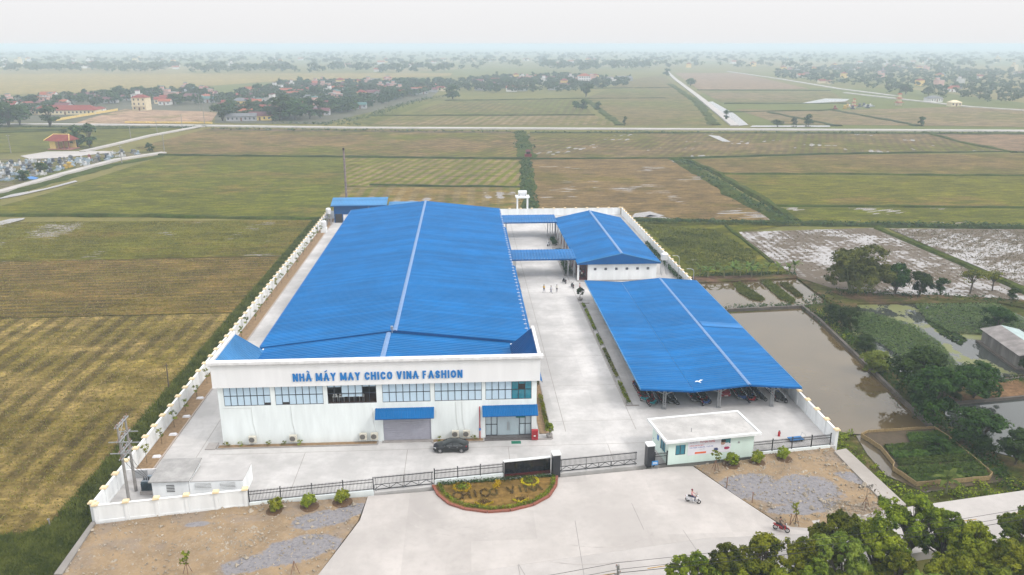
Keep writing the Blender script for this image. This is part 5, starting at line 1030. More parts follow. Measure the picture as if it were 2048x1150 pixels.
bank('undergrowth', 'light green creepers on the slope below the kerb', [([(48.77,93.25), (48.84,86.66), (50.20,80.72), (52.27,77.91)], 2.0, 10), ([(53.16,80.55), (59.91,79.60), (66.92,80.85)], 3.5, 8), ([(51.96,95.93), (49.08,93.94)], 1.2, 6), ([(69.67,146.06), (68.48,130.74)], 2.0, 4)], LEAF_M, 32, .15, .6)
bank('undergrowth', 'bushy growth along the far field bunds', [([(-94.2,539.3), (-69.0,606.4), (-57.3,688.4), (-41.1,781.3), (-13.9,857.5)], 9, 1.2), ([(-123.4,554.9), (-95.9,549.7), (-68.0,537.7)], 8, 1.4), ([(27.9,366.3), (23.2,296.4), (20.6,247.3)], 3, 2.2), ([(34.0,488.0), (30.3,402.4)], 5, 1.5), ([(98.5,362.2), (94.5,262.2), (97.8,227.9)], 3.5, 2.5), ([(49.4,232.2), (98.5,225.8), (161.3,217.4)], 2.2, 2.5), ([(-155.3,517.0), (33.7,488.0)], 5, .9), ([(39.5,484.8), (331.6,461.9)], 5, .9), ([(-296.3,538.0), (-167.6,527.2)], 5, 1.)], LEAF_FAR, 33, .34, 1.1)
# strips and beds inside the compound
def hedge(name, lab, boxes, mat, h=.5, leaf=.07, per=260, cat='hedge', group=None):
    rng = np.random.default_rng(len(lab)); V = []
    for x0, x1, y0, y1 in boxes:
        n = int((x1-x0)*(y1-y0)*per)+20; c = np.column_stack([rng.uniform(x0, x1, n), rng.uniform(y0, y1, n), .05+h*rng.random(n)**.5]); nr = rng.normal(0, .6, (n, 3)); nr[:, 2] += .7; nr /= np.linalg.norm(nr, axis=1, keepdims=True); V.append(leaf_quads(rng, c, nr, leaf))
    return tag(link(name, np_mesh(name, np.concatenate(V), 4, mat)), lab, cat, group)
for i, (a, b) in enumerate(((104.9, 112.5), (114.3, 126.5), (128.5, 133.5), (136, 147.5), (149, 151.3))):
    hedge('hedge', 'clipped low hedge in the kerb strip beside the parking shed, %s from the front' % ordn[i], [(22.9, 23.45, a, b)], LEAF_M, .5, .1, 160, group='hedges beside the parking shed')
hedge('hedge', 'low hedge row beside the entrance corner of the factory', [(10.3, 10.85, 97, 108)], LEAF_M, .6, .1, 160); hedge('hedge', 'low hedge row along the hall side wall', [(10.2, 10.8, 112, 134)], LEAF_D, .5, .1, 120)
hedge('hedge', 'shrubs planted along the canteen arcade', [(22.3, 23.9, 173, 182), (22.3, 23.9, 184, 194), (22.3, 23.6, 200, 207)], LEAF_D, 1.0, .16, 60); hedge('hedge', 'shrub row along the east wall beside the canteen', [(46.3, 47.2, 158, 200)], LEAF_D, 1.0, .16, 60)
# flower bed: lawn half-oval with brick kerb, hedge rim and planted lettering
LB = [((-4.26,84.06)), ((-3.62,82.05)), ((-2.32,80.07)), ((-0.62,78.95)), ((1.89,78.19)), ((4.41,78.35)), ((7.02,79.31)), ((8.96,80.98)), ((10.02,83.22)), ((10.38,85.37))]
fbd = thing('lawn_bed', 'half-oval lawn bed with terracotta kerb and planted letters before the sign wall', 'flower bed', (0, 0, 0))
MB().prism(LB, -.1, .16).build('lawn', fieldmat('dry_lawn', alb(146, 122, 76), alb(134, 116, 66), 0, 2, .1, .3, bal=.5), fbd)
for a, b in zip(LB[:-1], LB[1:]):
    d = Vector((b[0]-a[0], b[1]-a[1])); n = max(1, round(d.length/.8)); d.normalize()
    for k in range(n):
        p = (a[0]+(b[0]-a[0])*k/n, a[1]+(b[1]-a[1])*k/n, .0); q = (a[0]+(b[0]-a[0])*(k+.97)/n, a[1]+(b[1]-a[1])*(k+.97)/n, .0); o_ = Vector((d.y, -d.x, 0))*.12
        MB().bar(Vector(p)+o_+Vector((0, 0, .11)), Vector(q)+o_+Vector((0, 0, .11)), .3, .22).build('kerb_stone', BRICK, fbd)
def plant_line(parent, name, segs, mat, h, w, leaf, per, z=.16):
    rng = np.random.default_rng(int(h*100)+len(segs)); V = []
    for a, b in segs:
        L = math.hypot(b[0]-a[0], b[1]-a[1]); n = int(L*per)+6; t = rng.random(n); c = np.column_stack([a[0]+(b[0]-a[0])*t+rng.normal(0, w/2.2, n), a[1]+(b[1]-a[1])*t+rng.normal(0, w/2.2, n), z+h*rng.random(n)]); nr = rng.normal(0, .6, (n, 3)); nr[:, 2] += .6; nr /= np.linalg.norm(nr, axis=1, keepdims=True); V.append(leaf_quads(rng, c, nr, leaf))
    return link(name, np_mesh(name, np.concatenate(V), 4, mat), parent)
inset = lambda p, k: (p[0]+(5.5-p[0])*k, p[1]+(83.5-p[1])*k)
LBi = [inset(p, .06) for p in LB]; plant_line(fbd, 'rim_hedge', list(zip(LBi[:-1], LBi[1:])), LEAF_M, .35, .3, .07, 150); plant_line(fbd, 'back_hedge', [(LBi[0], LBi[-1])], LEAF_D, .35, .4, .08, 170)
for (cx, cy), rx, ry in (((-0.95,83.20), 1.0, 1.0), ((7.12,84.07), 1.0, 1.0)):
    ring = [(cx+rx*math.cos(a*math.pi/10), cy+ry*math.sin(a*math.pi/10)) for a in range(21)]; plant_line(fbd, 'flower_ring', list(zip(ring[:-1], ring[1:])), FLOWER, .26, .17, .06, 110)
    plant_line(fbd, 'ring_filling', [((cx-.45, cy), (cx+.45, cy)), ((cx, cy-.4), (cx, cy+.4))], LEAF_M, .4, .6, .09, 130)
for (cx, cy), rx, ry in (((1.54,79.73), 1.0, .75), ((5.71,80.11), .95, .6)):
    ring = [(cx-rx, cy), (cx, cy-ry), (cx+rx, cy), (cx, cy+ry), (cx-rx, cy)]; plant_line(fbd, 'flower_diamond', list(zip(ring[:3], ring[1:3])), FLOWER, .28, .16, .06, 110); plant_line(fbd, 'flower_diamond', list(zip(ring[2:-1], ring[3:])), leafmat('flower_faded', (.12, .11, .03), (.26, .23, .05), 3.), .22, .16, .05, 60); plant_line(fbd, 'ring_filling', [((cx-.4, cy), (cx+.4, cy))], leafmat('plant_brown', (.07, .04, .02), (.16, .10, .04), 2.), .4, .5, .08, 120)
plant_line(fbd, 'flower_strip', [((2.84,82.64), (3.38,84.18))], FLOWER, .4, .34, .08, 220)
# planted letters, as strokes on the ground
STK = {'C': [((1, .85), (.6, 1)), ((.6, 1), (.15, .85)), ((.15, .85), (0, .5)), ((0, .5), (.15, .15)), ((.15, .15), (.6, 0)), ((.6, 0), (1, .15))], 'H': [((0, 0), (0, 1)), ((.9, 0), (.9, 1)), ((0, .5), (.9, .5))], 'I': [((.5, 0), (.5, 1))],
       'O': [((.5, 1), (.05, .75)), ((.05, .75), (.05, .25)), ((.05, .25), (.5, 0)), ((.5, 0), (.95, .25)), ((.95, .25), (.95, .75)), ((.95, .75), (.5, 1))], 'V': [((0, 1), (.45, 0)), ((.45, 0), (.9, 1))], 'N': [((0, 0), (0, 1)), ((0, 1), (.9, 0)), ((.9, 0), (.9, 1))], 'A': [((0, 0), (.45, 1)), ((.45, 1), (.9, 0)), ((.2, .4), (.7, .4))],
       'M': [((0, 0), (0, 1)), ((0, 1), (.5, .25)), ((.5, .25), (1, 1)), ((1, 1), (1, 0))], 'Y': [((0, 1), (.45, .5)), ((.9, 1), (.45, .5)), ((.45, .5), (.45, 0))], 'F': [((0, 0), (0, 1)), ((0, 1), (.8, 1)), ((0, .52), (.7, .52))],
       'S': [((.9, .82), (.5, 1)), ((.5, 1), (.12, .85)), ((.12, .85), (.15, .62)), ((.15, .62), (.8, .4)), ((.8, .4), (.88, .17)), ((.88, .17), (.5, 0)), ((.5, 0), (.05, .17))]}
lx0, ly0 = (-1.86,80.56); lx1, ly1 = (8.24,81.99); la = math.atan2(ly1-ly0, lx1-lx0); LL = math.hypot(lx1-lx0, ly1-ly0); PLB = leafmat('plant_letter', (.10, .07, .03), (.18, .14, .05), 2.)
for ch, s0 in zip('CHICO VINA', [k*LL/9.6 for k in range(10)]):
    if ch == ' ': continue
    segs = []
    for (a, b), (c_, d_) in STK[ch]:
        f = lambda u, v: (lx0+(s0+u*.9)*math.cos(la)-v*1.5*math.sin(la), ly0+(s0+u*.9)*math.sin(la)+v*1.5*math.cos(la)); segs.append((f(a, b), f(c_, d_)))
    plant_line(fbd, 'planted_letter', segs, PLB, .22, .16, .06, 90)
# clipped round bushes before the fences
for i, ((x, y), k) in enumerate((((-21.68,79.79), 0), ((-18.20,80.39), 0), ((-14.55,81.11), 0), ((32.44,86.83), 1), ((35.83,87.13), 0), ((39.39,87.92), 0))):
    o = thing('round_bush', ('yellow-green' if k == 0 else 'dark green')+' clipped ball bush, %s of three before the %s fence' % (('western', 'middle', 'eastern')[i % 3], 'street' if i < 3 else 'guard house'), 'bush', (x, y, .05), 0, 'clipped ball bushes'); o.scale = (1.3, 1.3, 1.25)
    if i in (0, 3, 1): cmb = crown_mesh('crown', 100+i, [(0, 0, .62, .6, .6, .58), (0, 0, .4, .5, .5, .35)], 60, 34, .075, LEAF_Y if k == 0 and i != 3 else LEAF_M, .16); cm_y = cmb if i < 3 else cm_y; cm_d = cmb if i == 3 else None
    link('crown', cm_d if (i == 3) else cm_y, o); MB().cyl((0, 0, 0), (0, 0, .5), .06, .05, 6).build('trunk', BARK, o); MB().lathe([(.9, 0), (.6, .07), (0, .1)], (0, 0, 0), 12).build('soil_mound', flat('mound_soil', alb(120, 92, 66), .95), o)
# young trees along the west wall, on the lots and by the entrance
SAPC = [crown_mesh('crown', 200+i, [(0, 0, 1.9, .5, .5, .6), (.25, .1, 1.3, .3, .3, .3)], 9, 9, .13, LEAF_M, .22) for i in range(2)]; SAPT = MB().cyl((0, 0, 0), (.03, .02, 2.2), .035, .015, 6).cyl((0, 0, 1.1), (.3, .1, 1.6), .015, .008, 4).cyl((0, 0, 1.4), (-.25, .1, 1.9), .015, .008, 4).mesh('trunk', BARK); BAG = flat('white_sack', (.72, .72, .76), .7)
for i, y in enumerate([91.5+k*4.9 for k in range(29)]):
    o = thing('sapling', 'young thin sapling in the soil strip along the west wall', 'sapling', (-40.1+rnd.uniform(-.2, .2), y, .05), rnd.uniform(0, 6), 'saplings along the west wall'); o.scale = (1, 1, rnd.uniform(.7, 1.15)); link('crown', SAPC[i % 2], o); link('trunk', SAPT, o)
for i, y in enumerate((93.0, 99.0, 104.4, 110.5, 121.5)):
    tag(link('fertilizer_sack', MB().add([(-.5, -.25, 0), (.5, -.3, 0), (.55, .25, 0), (-.45, .3, 0), (-.4, -.16, .22), (.42, -.2, .2), (.4, .18, .24), (-.36, .2, .18)], [(4, 5, 6, 7), (0, 1, 5, 4), (1, 2, 6, 5), (2, 3, 7, 6), (3, 0, 4, 7)]).mesh('sack', BAG)), 'white sack lying in the soil strip, %s from the substation' % ordn[i], 'sack', 'sacks in the soil strip').location = (-39.5, y, .06)
for i, (x, y) in enumerate(((29.95,85.52), (35.17,73.70), (44.26,76.29), (-27.87,68.86), (-17.39,68.39))):
    o = thing('staked_sapling', ('leafy young palm-like sapling near the banner wall', 'sparse young tree on the gravel lot near the motorbike', 'bare grey young tree on the earth heap', 'small staked yellow sapling in the earth lot', 'bare wigwam of stakes in the earth lot')[i], 'sapling', (x, y, .1), i, 'young trees on the rough lots'); o.scale = (1.1,)*3
    if i < 4: link('crown', SAPC[i % 2] if i != 2 else crown_mesh('crown', 300, [(0, 0, 2.1, .9, .9, .5)], 9, 6, .12, leafmat('leaf_grey', (.14, .14, .12), (.28, .26, .22), 2.), .3), o); link('trunk', SAPT, o)
    for k in range(3):
        a = k*2.1; MB().cyl((.45*math.cos(a), .45*math.sin(a), 0), (0, 0, 1.3), .03, .03, 5).build('stake', flat('stake_wood', (.22, .12, .08), .9), o)
pb = thing('potted_plant', 'tall potted shrub at the corner of the glass entrance', 'plant', (10.6, 95.4, 0)); link('crown', crown_mesh('crown', 305, [(0, 0, 1.3, .5, .5, .85)], 30, 30, .1, LEAF_M, .22), pb); MB().lathe([(0, 0), (.28, 0), (.42, .3), (.45, .5), (.38, .5), (.36, .44), (0, .42)], (0, 0, 0), 14).build('pot', GREYC, pb); MB().cyl((0, 0, .4), (0, 0, 1.2), .04, .03, 6).build('trunk', BARK, pb)
pb = thing('potted_plant', 'dark potted tree at the north end of the shed kerb', 'plant', (23.0, 154.2, 0)); link('crown', crown_mesh('crown', 306, [(0, 0, 1.8, .7, .7, .9)], 26, 26, .13, LEAF_D, .3), pb); MB().lathe([(0, 0), (.4, 0), (.6, .5), (.5, .5), (0, .45)], (0, 0, 0), 14).build('pot', GREYC, pb); MB().cyl((0, 0, .4), (0, 0, 1.4), .07, .05, 6).build('trunk', BARK, pb)
for i, x in enumerate((-31.4, -29.6, -26.0, -24.0, -22.0, -4.0, .6)):
    o = thing('small_plant', 'small seedling in the bed under the factory wall', 'plant', (x, YF-.45, .1), i, 'seedlings under the factory wall'); link('leaves', SAPC[i % 2], o).location = (0, 0, -1.0); o.scale = (.7, .7, .45)
# banana plants behind the wall
def banana_mesh(seed):
    r = random.Random(seed); V = []; rng2 = np.random.default_rng(seed)
    for k in range(9):
        a = r.uniform(0, 6.28); L = r.uniform(1.5, 2.3); e = r.uniform(.5, 1.25); p = Vector((0, 0, 1.6)); d = Vector((math.cos(a)*math.cos(e), math.sin(a)*math.cos(e), math.sin(e))); side = Vector((-math.sin(a), math.cos(a), 0)); w0 = .05
        for s in range(4):
            q = p+d*(L/4); w1 = (.26, .32, .24, .02)[s]; V.append([p-side*w0, p+side*w0, q+side*w1, q-side*w1]); p = q; w0 = w1; d = (d+Vector((0, 0, -.42))).normalized()
    return np_mesh('leaves', np.array([[list(v) for v in f] for f in V]), 4, leafmat('banana_leaf', (.07, .12, .02), (.17, .24, .05), 1.5))
BN = [banana_mesh(i) for i in range(3)]; BNS = MB().cyl((0, 0, 0), (0, 0, 1.7), .13, .09, 8).mesh('stem', flat('banana_stem', (.16, .17, .08), .8))
for i, (x, y) in enumerate([(53.1,172.4), (54.4,170.7), (57.1,173.8), (60.7,172.0), (62.0,171.1), (64.2,173.4), (64.3,170.1), (66.2,172.5), (66.9,171.2), (69.1,173.1), (71.5,173.0), (73.7,172.0), (75.9,174.4), (58.2,170.9), (62.1,174.8), (65.5,174.6), (56.07,80.15)]):
    o = thing('banana_plant', 'banana plant with broad leaves on the bank behind the upper pond' if i < 16 else 'lone banana plant on the bank below the vegetable plot', 'banana plant', (x, y, -.7), rnd.uniform(0, 6), 'banana plants on the pond bank'); o.scale = (1.05,)*3; link('leaves', BN[i % 3], o); link('stem', BNS, o)

# ------------------------------------------------------------------ vehicles
def paint(name, col, rough=.18):
    if name in _M: return _M[name]
    t = NT(name); t.set(col, rough, 0, .5); t.p.inputs['Coat Weight'].default_value = .15; t.p.inputs['Coat Roughness'].default_value = .05; _M[name] = t.m; return t.m
CARGL = NT('car_glass'); CARGL.set((.015, .02, .022), .05, 0, .6); CARGL = CARGL.m
LAMPR = paint('tail_lamp_red', (.35, .01, .02)); LAMPW = paint('head_lamp', (.6, .62, .65), .1)
def wheel(parent, x, y, r, w, side):
    o = MB().lathe([(r*.62, -w/2), (r*.93, -w/2), (r, -w*.3), (r, w*.3), (r*.93, w/2), (r*.62, w/2)], (0, 0, 0), 20, 'y').build('wheel', TYRE, parent); o.location = (x, y, r)
    m = MB().lathe([(0, 0), (r*.16, 0)], (0, side*w*.52, 0), 10, 'y')
    for k in range(5):
        a = k*2*math.pi/5; m.bar((r*.1*math.cos(a), side*w*.5, r*.1*math.sin(a)), (r*.62*math.cos(a), side*w*.48, r*.62*math.sin(a)), .09, .03)
    m.lathe([(r*.56, side*w*.5), (r*.64, side*w*.5)], (0, 0, 0), 20, 'y'); m.build('rim', CHROME, o)
    MB().lathe([(0, 0), (r*.6, 0)], (0, side*w*.38, 0), 16, 'y').build('brake_disc', DARKG, o)
def sedan(name, lab, loc, rz, mat, L=4.55, Wd=1.78):
    """car faces -X"""
    c = thing(name, lab, 'car', loc, rz); k = L/4.55; h = Wd/2
    # stations: x, half width, sill z, waist z (shoulder), deck z
    ST = [(-2.27, .55, .32, .50, .56), (-2.18, .72, .25, .58, .68), (-1.95, .84, .21, .66, .80), (-1.3, .885, .20, .78, .92), (-.75, .89, .20, .82, .98), (0, .89, .20, .85, .99), (.8, .89, .20, .88, 1.0), (1.45, .885, .20, .90, 1.02), (1.9, .86, .22, .90, 1.04), (2.15, .80, .28, .86, 1.0), (2.27, .66, .36, .72, .86)]
    m = MB(); ring = []
    for x, w, zs, zw, zd in ST:
        w *= h/.89; ring.append([(x*k, -w*.88, zs), (x*k, -w, zs+.14), (x*k, -w, zw-.1), (x*k, -w*.97, zw), (x*k, -w*.84, zd-.015), (x*k, -w*.4, zd+.02), (x*k, w*.4, zd+.02), (x*k, w*.84, zd-.015), (x*k, w*.97, zw), (x*k, w, zw-.1), (x*k, w, zs+.14), (x*k, w*.88, zs)])
    n = 12; vs = [v for r_ in ring for v in r_]; fs = []
    for i in range(len(ring)-1):
        for j in range(n): fs.append((i*n+j, i*n+(j+1) % n, (i+1)*n+(j+1) % n, (i+1)*n+j)[::-1])
    fs += [tuple(range(n)), tuple((len(ring)-1)*n+j for j in range(n-1, -1, -1))]
    m.add(vs, fs).build('body', mat, c, smooth=38)
    # cabin: sweeping roof
    RO = [(-1.05, .70, .955, .96), (-.45, .66, .98, 1.26), (-.05, .60, .99, 1.41), (.45, .585, .99, 1.455), (.95, .60, .99, 1.41), (1.45, .64, 1.0, 1.22), (1.95, .70, 1.02, 1.04)]
    g = MB(); rg = []
    for x, w, zb, zt in RO:
        w *= h/.89; rg.append([(x*k, -.80*h/.89, zb-.02), (x*k, -w, max(zb, zt-.05)), (x*k, -w*.7, zt), (x*k, 0, zt+.015), (x*k, w*.7, zt), (x*k, w, max(zb, zt-.05)), (x*k, .80*h/.89, zb-.02)])
    vs = [v for r_ in rg for v in r_]; side, top = [], []
    for i in range(len(rg)-1):
        for j in range(6):
            f = (i*7+j, i*7+j+1, (i+1)*7+j+1, (i+1)*7+j)[::-1]; (side if j in (0, 5) else top).append((i, f))
    g.add(vs, [f for i, f in side]+[f for i, f in top if i in (0, 1, 4, 5)]).build('greenhouse_glass', CARGL, c, smooth=50)
    MB().add([(v[0], v[1]*1.01, v[2]+.012) for v in vs], [f for i, f in top if i in (2, 3)]+[f for i, f in top if i in (1, 4)][0:0]).build('roof_panel', mat, c, smooth=50)
    p = MB()
    for s in (-1, 1):
        w = s*h/.89
        for (xa, za, wa), (xb, zb, wb) in (((-1.05, .97, .79), (-.1, 1.40, .615)), ((.25, .99, .80), (.28, 1.43, .6)), ((1.0, 1.40, .62), (1.9, 1.04, .76))): p.bar((xa*k, wa*w*1.015, za), (xb*k, wb*w*1.02, zb), .07, .05)
        p.bar((-.1*k, .615*w*1.01, 1.40), (1.0*k, .615*w*1.01, 1.405), .05, .05)
    p.build('pillar_frame', mat, c)
    for s in (-1, 1):
        w = s*h/.89; wheel(c, -1.38*k, .80*w, .325, .2, s); wheel(c, 1.35*k, .80*w, .325, .2, s)
        MB().lathe([(.36, -.01), (.40, -.01)], (-1.38*k, .896*w, .33), 18, 'y').lathe([(.36, -.01), (.40, -.01)], (1.35*k, .896*w, .33), 18, 'y').build('wheel_arch', BLACKM, c)
        MB().bar((-2.2*k, .55*w, .64), (-1.9*k, .83*w, .72), .05, .14).build('headlight', LAMPW, c); MB().bar((2.2*k, .55*w, .86), (1.95*k, .845*w, .90), .06, .16).build('taillight', LAMPR, c)
        MB().cbox((-.62*k, .98*w, 1.0), (.18, .2, .13)).build('wing_mirror', mat, c)
        for x in (-.25, .75): MB().box(x*k, x*k+.2, min(.885*w, .905*w), max(.885*w, .905*w), .78, .81).build('door_handle', CHROME, c)
        MB().box(-.85*k, 1.5*k, min(.80*w, .82*w)*1.0, max(.80*w, .82*w), .985, 1.003).build('window_trim', CHROME, c)
    MB().box(2.26*k, 2.285*k, -.26, .26, .56, .68).build('number_plate', MACH, c); MB().box(-2.29*k, -2.26*k, -.26, .26, .36, .47).build('number_plate', MACH, c); MB().box(-2.265*k, -2.225*k, -.5, .5, .5, .6).build('grille', BLACKM, c)
    return c
sedan('car', 'glossy black sedan parked before the factory front', (-2.36, 92.75, 0), R(-2), paint('car_black', (.006, .007, .009)))
sedan('car', 'red car parked deep under the middle shed roof', (37.9, 108.0, 0), R(90), paint('car_red', (.30, .012, .02)), 3.9, 1.65)

def bike_parts(col, scooter=False):
    """two-wheeler facing +Y; returns list of (name, mesh)"""
    P = []; pm = paint(*col)
    for y in (-.62, .62):
        P.append(('wheel', MB().lathe([(.19, -.05), (.27, -.05), (.29, 0), (.27, .05), (.19, .05)], (0, y, .29), 16, 'x').mesh('wheel', TYRE)))
        m = MB(); m.lathe([(.0, .0), (.05, .0)], (.03, y, .29), 8, 'x')
        for k in range(4): a = k*math.pi/4; m.bar((0, y-.2*math.cos(a), .29-.2*math.sin(a)), (0, y+.2*math.cos(a), .29+.2*math.sin(a)), .025, .025)
        P.append(('rim', m.mesh('rim', CHROME)))
    if scooter:
        b = MB().add([(-.14, .36, .28), (.14, .36, .28), (.19, .46, .62), (-.19, .46, .62), (-.13, .40, .95), (.13, .40, .95), (0, .60, .70), (0, .52, .35)], [(0, 1, 2, 3), (3, 2, 5, 4), (1, 7, 6, 2), (7, 0, 3, 6), (2, 6, 5), (6, 3, 4), (6, 4, 5), (0, 7, 1)])
        b.box(-.15, .15, -.2, .40, .24, .31); b.add([(-.13, -.1, .3), (.13, -.1, .3), (.17, -.75, .50), (-.17, -.75, .50), (-.14, -.08, .66), (.14, -.08, .66), (.12, -.86, .74), (-.12, -.86, .74)], [(0, 3, 2, 1), (4, 5, 6, 7), (0, 1, 5, 4), (1, 2, 6, 5), (2, 3, 7, 6), (3, 0, 4, 7)])
    else:
        b = MB().add([(-.08, .42, .5), (.08, .42, .5), (.12, -.7, .55), (-.12, -.7, .55), (-.10, .45, .78), (.10, .45, .78), (.11, -.82, .74), (-.11, -.82, .74)], [(0, 3, 2, 1), (4, 5, 6, 7), (0, 1, 5, 4), (1, 2, 6, 5), (2, 3, 7, 6), (3, 0, 4, 7)])
        b.add([(-.22, .34, .34), (-.06, .50, .40), (-.06, .46, .92), (-.20, .38, .80)], [(0, 1, 2, 3), (3, 2, 1, 0)]).add([(.22, .34, .34), (.06, .50, .40), (.06, .46, .92), (.20, .38, .80)], [(0, 1, 2, 3), (3, 2, 1, 0)]); b.box(-.1, .1, -.25, .25, .26, .5)
    P.append(('body', b.mesh('body', pm)))
    P.append(('seat', MB().add([(-.12, .05, .75), (.12, .05, .75), (.13, -.62, .77), (-.13, -.62, .77), (-.10, .0, .82), (.10, .0, .82), (.11, -.60, .87), (-.11, -.60, .87)], [(4, 5, 6, 7), (0, 1, 5, 4), (1, 2, 6, 5), (2, 3, 7, 6), (3, 0, 4, 7)]).mesh('seat', TYRE)))
    P.append(('handlebar', MB().bar((-.34, .36, 1.0), (.34, .36, 1.0), .035, .035).cyl((0, .62, .29), (0, .38, 1.0), .045, .045, 6).cyl((-.24, .36, 1.0), (-.28, .30, 1.22), .012, .012, 4).cyl((.24, .36, 1.0), (.28, .30, 1.22), .012, .012, 4).cbox((-.29, .30, 1.24), (.1, .03, .07)).cbox((.29, .30, 1.24), (.1, .03, .07)).mesh('handlebar', TYRE)))
    P.append(('headlight', MB().lathe([(0, .1), (.09, .08), (.1, 0), (0, 0)], (0, .44, .98), 10, 'y').mesh('headlight', LAMPW)))
    P.append(('exhaust', MB().cyl((.14, .0, .27), (.16, -.78, .38), .05, .06, 8).mesh('exhaust', CHROME)))
    P.append(('mudguard', MB().add([(-.07, .42, .56), (.07, .42, .56), (.07, .66, .62), (-.07, .66, .62), (.07, .86, .50), (-.07, .86, .50)], [(0, 1, 2, 3), (3, 2, 4, 5), (5, 4, 2, 3), (3, 2, 1, 0)]).mesh('mudguard', pm)))
    P.append(('taillight', MB().box(-.08, .08, -.9, -.84, .62, .72).mesh('taillight', LAMPR)))
    return P
KINDS_B = [bike_parts(('bike_black', (.012, .012, .014))), bike_parts(('bike_red', (.30, .015, .02))), bike_parts(('bike_black', (.012, .012, .014)), True), bike_parts(('bike_blue', (.02, .06, .2))), bike_parts(('bike_white', (.62, .62, .64)), True), bike_parts(('bike_teal', (.02, .25, .28)))]
def bike(kind, lab, loc, rz, group=None, lean=.12, cat='motorbike', name='motorbike'):
    o = thing(name, lab, cat, loc, rz, group); o.rotation_euler = (0, lean, rz)
    for n, me in KINDS_B[kind]: link(n, me, o)
    return o
RB = random.Random(17); CN = ('black', 'red', 'black', 'dark blue', 'white', 'teal')
ROWS = [(26.6, 104.3, 16, -1, 'west row under the shed'), (29.6, 104.6, 14, 1, 'row before the roof valley'), (34.4, 104.0, 16, -1, 'row beside the middle post'), (41.4, 104.5, 16, -1, 'row west of the third post'), (42.7, 105.0, 14, 1, 'row behind the third post'), (45.6, 104.2, 14, 1, 'row along the east wall'), (25.9, 105.6, 12, 1, 'westmost shed row'), (33.2, 105.0, 12, 1, 'row beside the roof valley'), (40.2, 105.4, 12, 1, 'row under the shed ridge'), (28.6, 104.6, 12, -1, 'row behind the first post')]
for x, y, n, s, nm in ROWS:
    for k in range(n):
        ki = RB.choice((0, 0, 0, 2, 2, 1, 3)) if not (nm.startswith('west') and k == 0) else 5
        if nm.startswith('west') and k in (1, 3): ki = 1
        if nm.startswith('row west') and k == 0: ki = 1
        bike(ki, '%s motorbike in the %s, %s from the front' % (CN[ki], nm, ordn[k]), (x+RB.uniform(-.08, .08), y+k*.52+RB.uniform(-.06, .06), 0), s*R(62)+RB.uniform(-.08, .08) + (math.pi if s > 0 else 0), 'motorbikes parked under the shed')
bike(4, 'silver scooter parked by the canteen kerb', (21.4, 200.5, 0), R(150)); bike(0, 'dark motorbike parked near the covered walkway', (21.3, 166.8, 0), R(20)); bike(0, 'dark motorbike parked beside the canteen shrubs', (22.6, 163.2, 0), R(10))
# the red and blue odds and ends in the yard corner
tl = thing('handcart', 'blue flat handcart left inside the east fence', 'handcart', (42.9, 92.6, 0), FA); MB().box(-.95, .95, -.5, .5, .28, .36).build('platform', flat('cart_blue', (.01, .14, .38), .5), tl); MB().tube([(.95, -.42, .36), (1.1, -.42, .95), (1.1, .42, .95), (.95, .42, .36)], .025, 6).build('handle', STEEL, tl)
for a, b in ((-.7, -.35), (-.7, .35), (.7, -.35), (.7, .35)): MB().lathe([(0, -.04), (.13, -.04), (.13, .04), (0, .04)], (a, b, .14), 10, 'y').build('wheel', TYRE, tl)
fx = thing('fire_extinguisher', 'red fire extinguisher standing in the open yard', 'fire extinguisher', (41.2, 94.0, 0)); MB().lathe([(0, 0), (.16, 0), (.16, .55), (.1, .66), (.05, .7), (0, .7)], (0, 0, 0), 12).build('cylinder', REDM, fx); MB().cbox((0, 0, .76), (.18, .06, .1)).tube([(.06, 0, .74), (.2, 0, .6), (.2, 0, .3)], .02, 5).build('valve', BLACKM, fx)
